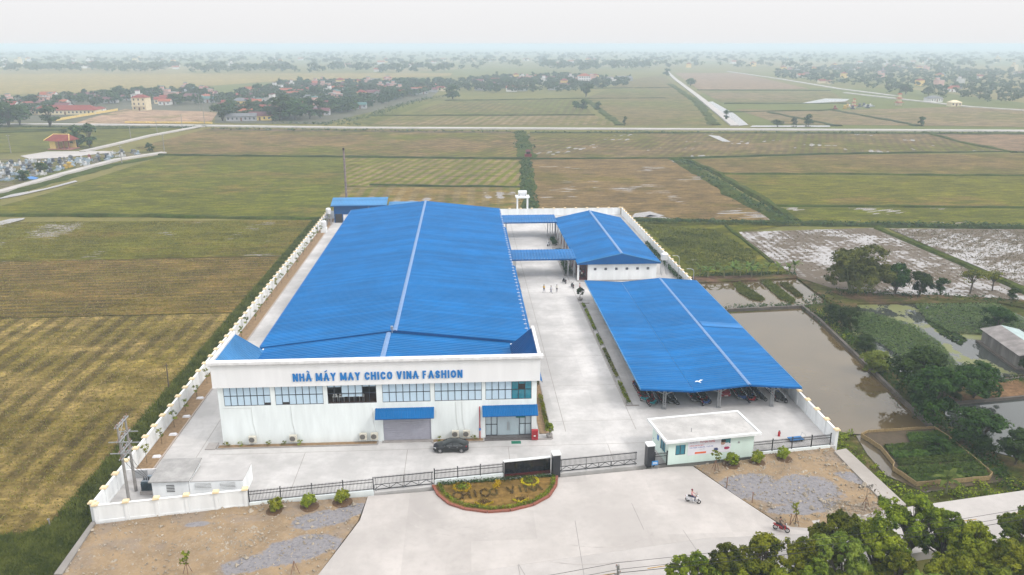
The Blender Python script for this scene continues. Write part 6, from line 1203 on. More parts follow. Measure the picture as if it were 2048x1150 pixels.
# ------------------------------------------------------------------ people
SKIN = flat('skin', (.42, .24, .16), .6); HAIR = flat('hair_black', (.012, .01, .01), .5)
def cloth(n, c): return flat('cloth_'+n, c, .85, .12, 6)
def person(lab, loc, rz, shirt, trousers, pose='stand', group=None, hat=None, shoe=(.03, .03, .03)):
    """body as one skinned figure facing -Y, materials split by height along the figure"""
    J = {'pelvis': (0, 0, .92), 'waist': (0, 0, 1.08), 'chest': (0, .01, 1.30), 'neck': (0, .0, 1.46), 'chin': (0, -.01, 1.54), 'head': (0, -.02, 1.64), 'crown': (0, 0, 1.70)}
    for s, q in ((-1, 'l'), (1, 'r')):
        sw = s*(.22 if pose == 'walk' else 0); st = s*.16 if pose == 'walk' else s*.05
        J.update({'sh'+q: (s*.18, .01, 1.40), 'el'+q: (s*.24, .02-sw*.4, 1.13), 'wr'+q: (s*.25, -.05-sw*.9, .90), 'ha'+q: (s*.245, -.08-sw*1., .82), 'hip'+q: (s*.09, 0, .88), 'kn'+q: (s*.10, -.03+st*.9, .50), 'an'+q: (s*.10, .02+st*1.9, .09), 'to'+q: (s*.11, -.14+st*1.9, .04)})
        if pose == 'hips': J.update({'el'+q: (s*.38, .08, 1.16), 'wr'+q: (s*.24, -.06, 1.0), 'ha'+q: (s*.18, -.08, .98)})
        if pose == 'ride':   # seated, arms forward, knees bent; origin under the seat
            J.update({'hip'+q: (s*.09, 0, .88), 'kn'+q: (s*.16, -.42, .80), 'an'+q: (s*.15, -.36, .38), 'to'+q: (s*.15, -.50, .33), 'el'+q: (s*.25, -.20, 1.12), 'wr'+q: (s*.27, -.46, 1.08), 'ha'+q: (s*.28, -.54, 1.07)})
    RAD = {'pelvis': .135, 'waist': .12, 'chest': .145, 'neck': .06, 'chin': .075, 'head': .095, 'crown': .075, 'sh': .07, 'el': .05, 'wr': .037, 'ha': .04, 'hip': .095, 'kn': .07, 'an': .045, 'to': .04}
    E_ = [('pelvis', 'waist'), ('waist', 'chest'), ('chest', 'neck'), ('neck', 'chin'), ('chin', 'head'), ('head', 'crown')]
    for q in 'lr': E_ += [('chest', 'sh'+q), ('sh'+q, 'el'+q), ('el'+q, 'wr'+q), ('wr'+q, 'ha'+q), ('pelvis', 'hip'+q), ('hip'+q, 'kn'+q), ('kn'+q, 'an'+q), ('an'+q, 'to'+q)]
    ks = list(J); me = bpy.data.meshes.new('figure'); me.from_pydata([J[k] for k in ks], [(ks.index(a), ks.index(b)) for a, b in E_], [])
    ob = bpy.data.objects.new('figure', me); COL.objects.link(ob); sk = ob.modifiers.new('s', 'SKIN'); ss = ob.modifiers.new('u', 'SUBSURF'); ss.levels = 1; ss.render_levels = 1
    for i, k in enumerate(ks):
        r_ = RAD[k] if k in RAD else RAD[k[:-1]]; me.skin_vertices[0].data[i].radius = (r_, r_*.85); me.skin_vertices[0].data[i].use_root = (k == 'pelvis')
    dg = bpy.context.evaluated_depsgraph_get(); body = bpy.data.meshes.new_from_object(ob.evaluated_get(dg)); bpy.data.objects.remove(ob)
    for m_ in (SKIN, cloth(*shirt), cloth(*trousers), cloth('shoe', shoe)): body.materials.append(m_)
    hv = {k: Vector(J[k]) for k in ks}
    for p in body.polygons:
        c = p.center; b_ = min(ks, key=lambda k: (hv[k]-c).length-(RAD[k] if k in RAD else RAD[k[:-1]]))
        p.material_index = 0 if b_ in ('neck', 'chin', 'head', 'crown') or b_[:2] in ('wr', 'ha') else 3 if b_[:2] in ('an', 'to') else 2 if b_ == 'pelvis' or b_[:3] == 'hip' or b_[:2] == 'kn' else 1; p.use_smooth = True
    o = thing('person', lab, 'person', loc, rz, group); link('body', body, o)
    MB().lathe([(.0, .105), (.06, .095), (.10, .04), (.108, -.03), (.09, -.08)], (0, .012, 1.66), 12).build('hair' if not hat else 'cap', HAIR if not hat else cloth(*hat), o, smooth=True)
    MB().cbox((0, -.118, 1.625), (.025, .03, .04)).build('nose', SKIN, o)
    for s in (-1, 1): MB().cbox((s*.035, -.108, 1.65), (.022, .012, .012)).build('eye', HAIR, o); MB().cbox((s*.098, 0, 1.63), (.015, .04, .06)).build('ear', SKIN, o)
    MB().cbox((0, -.104, 1.575), (.045, .012, .01)).build('mouth', flat('lip', (.3, .1, .08), .6), o)
    for q, s in (('l', -1), ('r', 1)):
        h_, w_ = Vector(J['ha'+q]), Vector(J['wr'+q]); d = (h_-w_).normalized()
        m = MB()
        for k in range(4): sd = Vector((0, .022*(k-1.5), 0)) if pose != 'ride' else Vector((.022*(k-1.5), 0, 0)); m.tube([h_+d*.03+sd, h_+d*(.075+.01*(k in (1, 2)))+sd, h_+d*(.105+.012*(k in (1, 2)))+sd+Vector((-s*.012, -.012, 0))], .009, 5)
        m.tube([h_+Vector((0, -.035, .0)), h_+d*.05+Vector((0, -.06, 0))], .01, 5); m.build('fingers', SKIN, o)
    return o
person('guard in pale shirt and dark trousers standing hands on hips by the guard house', (24.15, 92.2, 0), R(20), ('pale_blue', (.42, .46, .62)), ('navy', (.04, .05, .12)), 'hips')
WALK = [((11.15, 161.0), 90, ('black', (.03, .03, .05)), ('black', (.03, .03, .05)), 'person in dark clothes walking beside the hall wall'), ((16.2, 160.0), 150, ('yellow', (.70, .42, .05)), ('navy', (.04, .05, .12)), 'person in yellow shirt crossing the yard'), ((17.6, 159.2), 60, ('grey', (.45, .45, .5)), ('navy', (.04, .05, .12)), 'person in grey shirt striding across the yard'), ((18.9, 159.9), 170, ('white', (.72, .70, .62)), ('black', (.03, .03, .05)), 'person in white shirt crossing the yard'),
        ((25.6, 169.6), 200, ('white', (.72, .70, .62)), ('black', (.03, .03, .05)), 'person in white shirt on the canteen porch'), ((26.0, 170.6), 180, ('red', (.42, .06, .10)), ('black', (.03, .03, .05)), 'person in red shirt on the canteen porch'), ((25.4, 171.3), 160, ('pale_blue', (.42, .46, .62)), ('navy', (.04, .05, .12)), 'person in pale shirt deeper in the canteen porch'), ((23.9, 160.9), 90, ('pink', (.55, .28, .28)), ('black', (.03, .03, .05)), 'person in pink top near the canteen column')]
for (x, y), a, sh_, tr_, lab in WALK: person(lab, (x, y, .16 if 'porch' in lab else 0), R(a), sh_, tr_, 'walk' if 'porch' not in lab else 'stand', 'people in the yard')
def rider(bk, lab, shirt, trousers, hat=None):
    x, y, z = bk.location; a = bk.rotation_euler[2]; return person(lab, (x+.18*math.sin(a), y-.18*math.cos(a), z-.05), a+math.pi, shirt, trousers, 'ride', None, hat)
x, y = (25.33,78.75); b1 = bike(4, 'white scooter riding across the forecourt', (x, y, 0), R(-118), lean=0, cat='scooter', name='scooter'); rider(b1, 'rider in pale pink top on the white scooter', ('pink', (.62, .50, .50)), ('navy', (.04, .05, .12)), ('maroon', (.16, .03, .05)))
x, y = (33.22,72.69); b2 = bike(1, 'red and black motorbike riding along the road by the trees', (x, y, 0), R(-125), lean=0); rider(b2, 'rider in dark clothes on the red motorbike', ('brown', (.12, .07, .05)), ('black', (.03, .03, .05)))
# white bird over the shed roof
bd = thing('bird', 'white bird with spread wings above the parking shed roof', 'bird', (32.6, 102.8, 4.1), R(25)); bd.scale = (.72,)*3
BW = flat('feather_white', (.8, .8, .82), .7)
MB().lathe([(0, -.42), (.08, -.3), (.13, -.05), (.12, .12), (.06, .28), (.045, .42), (.06, .48), (0, .55)], (0, 0, .2), 10, 'y').build('body', BW, bd, smooth=True)
for s in (-1, 1): MB().slab([(s*.08, -.14, .26), (s*.08, .14, .26), (s*.55, .22, .42), (s*1.05, -.02, .38), (s*.5, -.14, .40)][::(1 if s < 0 else -1)], .02).build('wing', BW, bd)
MB().slab([(-.06, -.38, .21), (.06, -.38, .21), (.12, -.62, .2), (-.12, -.62, .2)][::-1], .015).build('tail', BW, bd); MB().cyl((0, .55, .2), (0, .68, .19), .02, .004, 5).build('beak', flat('beak', (.5, .3, .05), .5), bd)

# ------------------------------------------------------------------ villages beyond the paddies
RT = flat('red_tile_roof', alb(176, 84, 72, .5), .8, .25, .6); RT2 = flat('orange_tile_roof', alb(206, 116, 84, .5), .8, .25, .6); RT3 = flat('maroon_sheet_roof', alb(140, 74, 84, .48), .6, .2, .5); GRF = flat('grey_sheet_roof', alb(150, 152, 158, .48), .6, .25, .5); TGR = flat('green_sheet_roof', alb(96, 146, 144, .48), .6, .2, .5)
WCR = flat('wall_cream', alb(238, 222, 188, .8), .85, .1, .5); WWH = flat('wall_white_far', alb(236, 234, 232, .8), .85, .12, .4); WGR = flat('wall_grey', alb(186, 186, 190, .8), .9, .2, .4); WYE = flat('wall_yellow', alb(246, 214, 132, .8), .85, .1, .5); WPK = flat('wall_pink', alb(222, 178, 168, .8), .85, .1, .5); WIN_D = flat('window_dark_far', (.05, .06, .075), .3)
def house_proto(w, d, st, roof, wm, rm, balcony=False):
    """returns [(part, mesh, sub)] for a house with its front on -Y"""
    h = 3.2*st; P = [('wall', MB().box(-w/2, w/2, -d/2, d/2, -.2, h).mesh('wall', wm), [])]
    if roof == 'gable':
        z = h+d*.28; m = MB().add([(-w/2-.4, -d/2-.5, h-.1), (w/2+.4, -d/2-.5, h-.1), (w/2+.4, 0, z), (-w/2-.4, 0, z), (w/2+.4, d/2+.5, h-.1), (-w/2-.4, d/2+.5, h-.1)], [(0, 1, 2, 3), (3, 2, 4, 5), (5, 4, 1, 0)]); P.append(('roof', m.mesh('roof', rm), []))
        P.append(('gable', MB().add([(-w/2, -d/2, h), (-w/2, d/2, h), (-w/2, 0, z-.15), (w/2, -d/2, h), (w/2, d/2, h), (w/2, 0, z-.15)], [(1, 0, 2), (3, 4, 5)]).mesh('gable', wm), []))
    elif roof == 'hip':
        z = h+d*.26; k = d*.42; m = MB().add([(-w/2-.5, -d/2-.5, h-.05), (w/2+.5, -d/2-.5, h-.05), (w/2+.5, d/2+.5, h-.05), (-w/2-.5, d/2+.5, h-.05), (-w/2+k, 0, z), (w/2-k, 0, z)], [(0, 1, 5, 4), (1, 2, 5), (2, 3, 4, 5), (3, 0, 4), (3, 2, 1, 0)]); P.append(('roof', m.mesh('roof', rm), []))
    else:
        P.append(('roof', MB().box(-w/2-.3, w/2+.3, -d/2-.4, d/2+.3, h+.002, h+.2).mesh('roof', GREYC), [])); P.append(('stair_tower', MB().box(-w/4, w/4, d/8, d/2-.2, h+.2, h+2.4).mesh('stair_tower', wm), [])); P.append(('tower_roof', MB().slab([(-w/4-.3, d/8-.3, h+2.45), (w/4+.3, d/8-.3, h+2.45), (w/4+.3, d/2+.1, h+2.9), (-w/4-.3, d/2+.1, h+2.9)], .1).mesh('tower_roof', rm), []))
    wmh = MB().box(-.55, .55, -.04, .04, 0, 1.4).mesh('window', WIN_D); n = max(2, int(w/2.8)); Ws = []
    for s in range(st):
        for k in range(n):
            x = -w/2+(k+.5)*w/n
            if s == 0 and k == n//2: continue
            Ws.append((x, -d/2-.02, 3.2*s+1.0))
    P.append(('__win', wmh, Ws)); P.append(('door', MB().box(-w/2+(n//2+.5)*w/n-.6, -w/2+(n//2+.5)*w/n+.6, -d/2-.06, -d/2, 0, 2.3).mesh('door', flat('door_brown', (.16, .07, .04), .6)), []))
    if st > 1: P.append(('balcony', MB().box(-w/2+.2, w/2-.2, -d/2-1.1, -d/2-.03, 3.1, 3.25).box(-w/2+.2, w/2-.2, -d/2-1.1, -d/2-1.0, 3.252, 4.1).mesh('balcony', wm), []))
    return P
HP = [(house_proto(9, 6.5, 1, 'gable', WCR, RT), 'red roofed cream'), (house_proto(10, 7, 1, 'gable', WWH, RT2), 'orange roofed white'), (house_proto(5.5, 11, 2, 'flat', WWH, RT3), 'white two-storey flat-roofed'), (house_proto(5, 10, 3, 'flat', WCR, RT), 'tall cream three-storey'), (house_proto(12, 7, 1, 'gable', WGR, RT3), 'maroon roofed grey'), (house_proto(8, 8, 2, 'hip', WYE, RT), 'yellow two-storey hip-roofed'), (house_proto(11, 7, 1, 'gable', WGR, GRF), 'grey sheet-roofed'), (house_proto(7, 9, 2, 'flat', WPK, TGR), 'pink two-storey'), (house_proto(10, 6, 1, 'gable', WGR, TGR), 'green roofed')]
def house(k, lab, x, y, rz, group=None, s=1., name='house', full=True):
    o = thing(name, lab, 'house', (x, y, -.8), rz, group); o.scale = (s,)*3
    for n, me, extra in HP[k][0]:
        if n == '__win':
            if full:
                for p in extra: w_ = link('window', me, o); w_.location = p
        elif full or n in ('wall', 'roof', 'gable', 'stair_tower', 'tower_roof'): link(n, me, o)
    return o
def inpoly(p, poly):
    c = False; j = len(poly)-1
    for i in range(len(poly)):
        if (poly[i][1] > p[1]) != (poly[j][1] > p[1]) and p[0] < (poly[j][0]-poly[i][0])*(p[1]-poly[i][1])/(poly[j][1]-poly[i][1])+poly[i][0]: c = not c
        j = i
    return c
def sample(r, poly, n, mind=0, avoid=None):
    xs = [p[0] for p in poly]; ys = [p[1] for p in poly]; out = []; tries = 0
    while len(out) < n and tries < 60000:
        tries += 1; q = (r.uniform(min(xs), max(xs)), r.uniform(min(ys), max(ys)))
        if inpoly(q, poly) and all((q[0]-a[0])**2+(q[1]-a[1])**2 > mind*mind for a in out) and all((q[0]-a[0])**2+(q[1]-a[1])**2 > 81 for a in (avoid or [])): out.append(q)
    return out
VR = random.Random(23)
VIL = {'west': ([(-346.5,606.1), (-319.3,621.2), (-310.8,720.4), (-307.1,769.6), (-259.4,729.1), (-211.3,703.1), (-282.9,947.7), (-362.1,878.2), (-413.4,726.4)], 40, 52, 260, 'western village beside the school'),
       'middle': ([(-172.3,587.8), (-133.4,577.7), (-115.8,584.5), (-87.3,634.4), (-60.1,782.4), (-20.7,932.2), (-17.9,1126.2), (-153.8,1134.2), (-231.2,1057.3), (-234.2,792.7)], 105, 118, 1100, 'village behind the paddy road'),
       'centre': ([(-11.7,893.0), (45.1,889.7), (126.2,884.9), (207.3,1031.4), (247.2,1205.5), (160.6,1365.1), (25.6,1253.9), (-23.0,1045.0)], 40, 62, 520, 'hamlet beyond the striped paddies'),
       'east': ([(468.6,1227.7), (485.0,1096.4), (457.1,924.5), (443.3,782.0), (464.0,711.0), (497.6,661.1), (1012.2,1359.5), (993.0,1636.6), (932.8,1951.2), (622.4,1595.2)], 48, 92, 900, 'eastern village along the far road')}
low = TREES
FARV = []                                    # tree positions that melt into one mass
for key, (poly, nh, ntree, nmass, where) in VIL.items():
    hs_ = sample(VR, poly, nh, 10)
    for i, (x, y) in enumerate(hs_):
        k = VR.choice((0, 0, 1, 1, 2, 0, 4, 4, 5, 6, 7, 8, 6, 4)); house(k, '%s house in the %s' % (HP[k][1], where), x, y, VR.choice((0, .2, -.3, 1.4, .1, 0)), 'houses of the '+where, VR.uniform(.95, 1.25), full=y < 900)
    tp = sample(VR, poly, ntree, 8, hs_)
    for x, y in tp:
        k = VR.choice(('far0', 'far1', 'far2', 'far3', 'far4', 'slim0', 'slim1', 'slim2')); tree(k, ('tall slim' if k[0] == 's' else 'round dark green')+' tree among the houses of the '+where, x, y, VR.uniform(6, 11.5), -.8, group='trees of the '+where, wide=VR.uniform(.9, 1.3))
    FARV += [(x, y, VR.uniform(3.8, 7.5)) for x, y in sample(VR, poly, nmass, 0, hs_)]
# distant wooded plain
for b, n in (([(-983.4,1576.6), (-25.5,1633.5), (502.7,1734.1), (1089.2,1355.0), (1777.7,2220.5), (739.6,2557.4), (-1500.5,2414.5)], 420), ([(-1570.2,2418.7), (1950.1,2340.3), (3510.9,4225.0), (-2982.6,4609.3)], 900), ([(-466.9,1447.1), (-252.7,1482.2), (-22.3,1420.8), (-27.4,1765.4), (-578.7,1798.1)], 120), ([(159.0,1509.0), (422.1,1670.4), (499.1,1976.9), (209.9,1994.0)], 60), ([(-885.9,1544.8), (-535.5,1524.1), (-658.0,1876.9), (-1088.7,1902.4)], 120)):
    FARV += [(x, y, VR.uniform(8, 16)) for x, y in sample(VR, b, n)]
rng = np.random.default_rng(77); base = []
for i in range(4):
    bl = rblobs(400+i, 1., .55, 3, .2); me_ = crown_mesh('tmp', 400+i, bl, 12, 7, .14, LEAF_FAR, .2); co_ = np.empty(len(me_.vertices)*3, np.float32); me_.vertices.foreach_get('co', co_); base.append(co_.reshape(-1, 4, 3)); bpy.data.meshes.remove(me_)
V = []
for i, (x, y, h) in enumerate(FARV):
    b = base[i % 4]; a = rng.uniform(0, 6.28); w = h*rng.uniform(.9, 1.5); c, s = math.cos(a), math.sin(a); q = np.empty_like(b); q[..., 0] = (b[..., 0]*c-b[..., 1]*s)*w+x; q[..., 1] = (b[..., 0]*s+b[..., 1]*c)*w+y; q[..., 2] = b[..., 2]*h-.9; V.append(q)
tag(link('distant_woods', np_mesh('distant_woods', np.concatenate(V), 4, LEAF_FAR)), 'hazy mass of trees around the far villages', None, None, 'stuff')
for i, (x, y) in enumerate(sample(VR, [(-937.7,1573.9), (-25.0,1603.5), (523.6,1807.0), (1046.4,1357.5), (1908.9,2488.1), (-1698.8,2865.2)], 60, 30)):
    k = VR.choice((0, 1, 2, 3, 5, 1)); house(k, 'pale far house showing through the haze of the plain', x, y, VR.uniform(-.4, .4), 'far houses in the haze', VR.uniform(1.1, 1.8), full=False)
# picked-out buildings
def big(x, y, rz, lab, w, d, st, roof, wm, rm, s=1., name='building'):
    HP.append((house_proto(w, d, st, roof, wm, rm), '')); o = house(len(HP)-1, lab, x, y, rz, None, s, name); o['category'] = 'building'; return o
sx, sy = (-300.5,633.3); big(sx, sy+5, .02, 'long school with wide red hip roof behind the west road', 46, 13, 1, 'hip', WCR, RT, 1., 'school_building')
sx, sy = (-257.6,668.7); big(sx, sy+4, -.15, 'cream three-storey house with red top beside the schoolyard', 11, 8, 3, 'hip', WCR, RT, 1.05, 'villa')
sx, sy = (-280.9,645.8); big(sx, sy+4, 0, 'little white house with red roof at the school gate', 7, 6, 1, 'hip', WWH, RT, 1., 'gate_house')
sx, sy = (-183.2,679.7); big(sx, sy+4, .1, 'yellow villa with grey hip roof in the village', 11, 9, 2, 'hip', WYE, GRF, 1., 'villa')
sx, sy = (-153.4,571.3); big(sx, sy+3, .1, 'long grey wall house before the temple', 20, 7, 1, 'gable', WGR, GRF, 1., 'hall')
sx, sy = (-141.2,574.3); big(sx, sy+5, -.05, 'dark roofed temple hall at the village edge', 16, 9, 1, 'gable', WYE, RT3, 1., 'temple_hall'); sx, sy = (-156.0,594.9); big(sx, sy+8, -.05, 'orange roofed temple hall behind the front temple hall', 15, 9, 1, 'hip', WCR, RT2, 1.1, 'temple_hall'); sx, sy = (-158.0,629.3); big(sx, sy+14, -.05, 'red roofed rear temple hall in the village', 17, 9, 1, 'hip', WCR, RT, 1.1, 'temple_hall')
sx, sy = (-381.2,780.7); big(sx, sy, 0, 'white villa with orange gable roof near the western edge', 13, 9, 2, 'gable', WWH, RT2, 1., 'villa'); sx, sy = (-348.5,649.8); big(sx, sy, 0, 'white house with red roof at the picture edge of the western village', 13, 9, 2, 'gable', WWH, RT, 1., 'villa')
sx, sy = (160.1,1087.1); big(sx, sy, 0, 'white block with pale red roof in the hamlet', 14, 10, 3, 'hip', WWH, RT2, 1.1, 'villa'); sx, sy = (419.3,677.2); big(sx, sy, 0, 'small cream block beside the east road', 9, 7, 1, 'hip', WCR, WCR, 1., 'kiosk'); sx, sy = (432.8,732.5); big(sx, sy, .3, 'white flat-roofed house by the east road', 14, 9, 1, 'hip', WWH, GRF, 1., 'house')
def pagoda(u, lab, s=1.):
    o = thing('pagoda', lab, 'pagoda', (u[0], u[1], -.8)); o.scale = (s,)*3
    for k in range(3):
        w = 3.4-.8*k; z = k*3.0; MB().box(-w/2, w/2, -w/2, w/2, z, z+2.3).build('storey', WCR, o); MB().add([(-w*.85, -w*.85, z+2.2), (w*.85, -w*.85, z+2.2), (w*.85, w*.85, z+2.2), (-w*.85, w*.85, z+2.2), (-w*.3, -w*.3, z+3.1), (w*.3, -w*.3, z+3.1), (w*.3, w*.3, z+3.1), (-w*.3, w*.3, z+3.1)], [(0, 1, 5, 4), (1, 2, 6, 5), (2, 3, 7, 6), (3, 0, 4, 7), (4, 5, 6, 7)]).build('roof', RT2, o)
pagoda((374.9,685.6), 'three-tiered red roofed pagoda before the eastern village', 1.15); pagoda((322.9,660.4), 'slim pink shrine tower in the far graveyard', .85)
# yellow school wall, pavilion and graveyard on the west
sw_ = thing('school_wall', 'yellow wall running from the road to the school', 'wall'); a, b = (-280.8,578.8), (-275.5,669.7)
for k in range(10): p = (a[0]+(b[0]-a[0])*k/10, a[1]+(b[1]-a[1])*k/10, -.1); q = (a[0]+(b[0]-a[0])*(k+.97)/10, a[1]+(b[1]-a[1])*(k+.97)/10, -.1); MB().bar(p, q, .3, 1.8).build('panel', WYE, sw_)
sw_ = thing('school_wall', 'low yellow wall along the paddy road below the schoolyard', 'wall'); a, b = (-227.4,561.0), (-167.6,554.0)
for k in range(12): p = (a[0]+(b[0]-a[0])*k/12, a[1]+(b[1]-a[1])*k/12, -.3); q = (a[0]+(b[0]-a[0])*(k+.97)/12, a[1]+(b[1]-a[1])*(k+.97)/12, -.3); MB().bar(p, q, .3, 1.2).build('panel', WYE, sw_)
pxv, pyv = (-202.6,418.1); pv_ = thing('pavilion', 'yellow open pavilion with red upswept roof by the graveyard', 'pavilion', (pxv, pyv+3, -.8), R(-8))
MB().box(-5.2, -2.2, -3, 3, 0, 4.2).box(-2.2, 5, 2.8, 3, 0, 4.2).build('wall', WYE, pv_); MB().box(-6, 6, -4, 4, -.1, .4).build('platform', flat('terrace_red', alb(190, 130, 118, .7), .8), pv_)
for x in (-.5, 2.2, 4.8): MB().box(x-.2, x+.2, -3, -2.6, .4, 4.2).build('column', RT2, pv_)
MB().add([(-6.8, -4.6, 4.5), (6.4, -4.6, 4.5), (6.4, 4.6, 4.5), (-6.8, 4.6, 4.5), (-4.2, -.2, 7.3), (4.0, -.2, 7.3), (0, -4.4, 4.1)], [(0, 6, 5, 4), (6, 1, 5), (1, 2, 5), (2, 3, 4, 5), (3, 0, 4)]).build('roof', RT, pv_); MB().bar((-4.4, -.2, 7.4), (4.2, -.2, 7.4), .3, .35).bar((-6.9, -4.7, 4.7), (-4.2, -.2, 7.4), .25, .3).bar((4.0, -.2, 7.4), (6.5, -4.7, 4.7), .25, .3).build('ridge', WYE, pv_)
MB().sheet([(-210.3,394.0), (-205.5,410.3), (-178.0,410.6), (-170.2,406.3), (-188.0,385.7), (-200.2,383.0)], -.74).build('terrace', concmat('terrace_concrete', alb(214, 208, 204, .64), .2), kind='structure')
MB().sheet([(-227.9,384.8), (-179.5,381.9), (-171.5,406.5), (-149.6,407.2), (-160.6,380.8), (-163.6,337.7), (-167.7,297.0), (-168.3,279.6)], -.77).build('graveyard_ground', fieldmat('grave_grass', alb(132, 126, 96), alb(100, 112, 56), 0, 4, .2, .06, bal=.5), kind='structure')
def tomb_proto(k, col):
    m = flat('tomb_%d' % k, col, .7, .15, 1.); P = []
    if k % 3 == 0: P = [('base', MB().box(-1.4, 1.4, -1.8, 1.8, 0, .6).mesh('base', m)), ('headstone', MB().box(-.9, .9, 1.0, 1.4, .6, 2.3).add([(-1.1, .8, 2.3), (1.1, .8, 2.3), (1.1, 1.6, 2.3), (-1.1, 1.6, 2.3), (0, 1.2, 3.0)], [(0, 1, 4), (1, 2, 4), (2, 3, 4), (3, 0, 4)]).mesh('headstone', m)), ('slab', MB().box(-.6, .6, -1.4, .9, .6, 1.1).mesh('slab', m))]
    elif k % 3 == 1: P = [('wall', MB().box(-2.2, 2.2, 1.9, 2.2, 0, 1.4).box(-2.2, -1.95, -2, 1.9, 0, .8).box(1.95, 2.2, -2, 1.9, 0, .8).mesh('wall', m)), ('mound', MB().lathe([(1.2, 0), (1.1, .6), (.7, 1.1), (0, 1.3)], (0, .2, 0), 10).mesh('mound', m)), ('stele', MB().box(-.5, .5, 1.6, 1.85, 0, 2.4).mesh('stele', WWH))]
    else: P = [('base', MB().box(-1.2, 1.2, -1.5, 1.5, 0, .8).mesh('base', m)), ('shrine', MB().box(-.7, .7, -.5, .9, .8, 2.2).mesh('shrine', m)), ('roof', MB().add([(-1.1, -.9, 2.2), (1.1, -.9, 2.2), (1.1, 1.3, 2.2), (-1.1, 1.3, 2.2), (-.5, .2, 3.0), (.5, .2, 3.0)], [(0, 1, 5, 4), (1, 2, 5), (2, 3, 4, 5), (3, 0, 4)]).mesh('roof', m))]
    return P
TC = [((.30, .36, .42), 'grey-blue'), ((.42, .42, .41), 'white'), ((.45, .30, .05), 'yellow'), ((.24, .07, .06), 'red'), ((.22, .28, .34), 'pale blue'), ((.06, .07, .09), 'dark'), ((.20, .19, .17), 'sandy'), ((.38, .40, .42), 'whitewashed'), ((.10, .11, .12), 'charcoal')]
TP = [tomb_proto(i, c[0]) for i, c in enumerate(TC)]
for i, (x, y) in enumerate(sample(VR, [(-210.1,364.6), (-196.9,376.4), (-178.0,378.5), (-168.7,402.6), (-152.9,401.7), (-160.9,386.0), (-166.2,343.2), (-172.2,312.4), (-179.2,308.4)], 105, 2.6)):
    k = VR.choice((0, 0, 1, 2, 3, 4, 4, 5, 5, 6, 6, 7, 8, 8)); o = thing('tomb', '%s tomb among the close-set graves beside the west path' % TC[k][1], 'tomb', (x, y, -.78), VR.uniform(-.4, .4), 'tombs of the west graveyard'); o.scale = (VR.uniform(.5, .85),)*3
    for n, me in TP[k]: link(n, me, o)
for i, (x, y) in enumerate(sample(VR, [(294.5,646.2), (308.6,645.4), (336.6,659.6), (353.2,675.3), (333.1,688.1)], 12, 5)):
    k = VR.randrange(len(TP)); o = thing('tomb', '%s tomb in the little graveyard across the road' % TC[k][1], 'tomb', (x, y, -.78), 0, 'tombs of the far graveyard')
    for n, me in TP[k]: link(n, me, o)
tp_ = thing('tarpaulin', 'blue tarpaulin spread on the grass by the west path', 'tarpaulin', (*(-171.3,324.2), -.76)); MB().add([(-3, -2, 0), (0, -2.3, .4), (3, -1.6, 0), (3, 2, .1), (0, 2.2, .7), (-3, 2, .05)], [(0, 1, 4, 5), (1, 2, 3, 4)]).build('sheet', flat('tarp_blue', (.03, .18, .48), .5), tp_)
# single trees out in the fields
for (x, y), h, k, lab, wd in [((122.6,816.6), 14, 'far0', 'lone round tree in the paddies before the hamlet', 1.1), ((90.9,658.3), 7, 'far1', 'western tree of the clump on the field bund', 1.), ((96.6,657.9), 8, 'far2', 'middle tree of the clump on the field bund', 1.1), ((108.7,657.2), 6, 'far3', 'small single tree east of the field clump', 1.), ((337.8,1354.6), 13, 'far4', 'round tree at the head of the canal road', 1.1), ((286.8,1026.6), 10, 'far1', 'tree beside the canal road', 1.3), ((182.9,559.0), 7, 'slim0', 'small tree on the canal bank', 1.2), ((225.5,520.3), 7, 'far2', 'small tree beside the straight road', 1.), ((214.7,517.6), 5, 'far3', 'smaller tree beside the straight road', 1.), ((202.7,515.0), 4, 'far1', 'low bush beside the straight road', 2.2), ((297.6,512.7), 6, 'far4', 'lone ball-shaped tree in the eastern paddy', .9), ((104.5,524.1), 6, 'slim1', 'small dark cypress-like tree by the road', 1.),
        ((-290.5,537.6), 17, 'far0', 'large dark tree at the west end of the road', 1.3), ((-298.2,538.1), 15, 'far3', 'dark tree cut by the picture edge at the road', 1.2), ((-290.5,550.9), 13, 'far1', 'dark tree second from the picture edge at the road', 1.2), ((-264.0,536.1), 14, 'slim2', 'narrow dark tree standing on the west road', 1.8), ((-192.6,427.8), 12, 'slim0', 'dark leaning tree behind the pavilion', 1.4), ((-199.1,428.2), 11, 'far2', 'light green tree beside the pavilion', 1.0), ((-226.8,473.7), 5, 'far4', 'small bush in the paddy behind the pavilion', 1.2), ((-174.2,341.0), 4.5, 'far1', 'dark bush among the graves', 1.2), ((-170.6,319.3), 4.5, 'far4', 'dark bush beside the blue tarpaulin', 1.2), ((-155.0,407.5), 4, 'far3', 'bush at the end of the graveyard path', 1.3),
        ((-166.1,572.0), 12, 'far0', 'round dark tree at the crossing before the village', 1.3), ((-172.1,612.5), 12, 'far2', 'round dark tree behind the crossing', 1.3), ((-128.2,577.4), 16, 'far3', 'big dark tree right of the temple', 1.4), ((-117.7,576.8), 15, 'far1', 'second big tree right of the temple', 1.3), ((-108.7,584.0), 15, 'slim1', 'pale eucalyptus-like tree in the row right of the temple', 1.5), ((-103.0,591.7), 14, 'slim0', 'slim tree ending the row right of the temple', 1.5), ((-126.3,593.1), 17, 'slim2', 'tall slim tree in the row right of the temple', 1.6), ((-10.6,793.9), 14, 'far2', 'dark tree at the corner of the hamlet wood', 1.2)]:
    tree(k, lab, x, y, h, -.8, wide=wd)
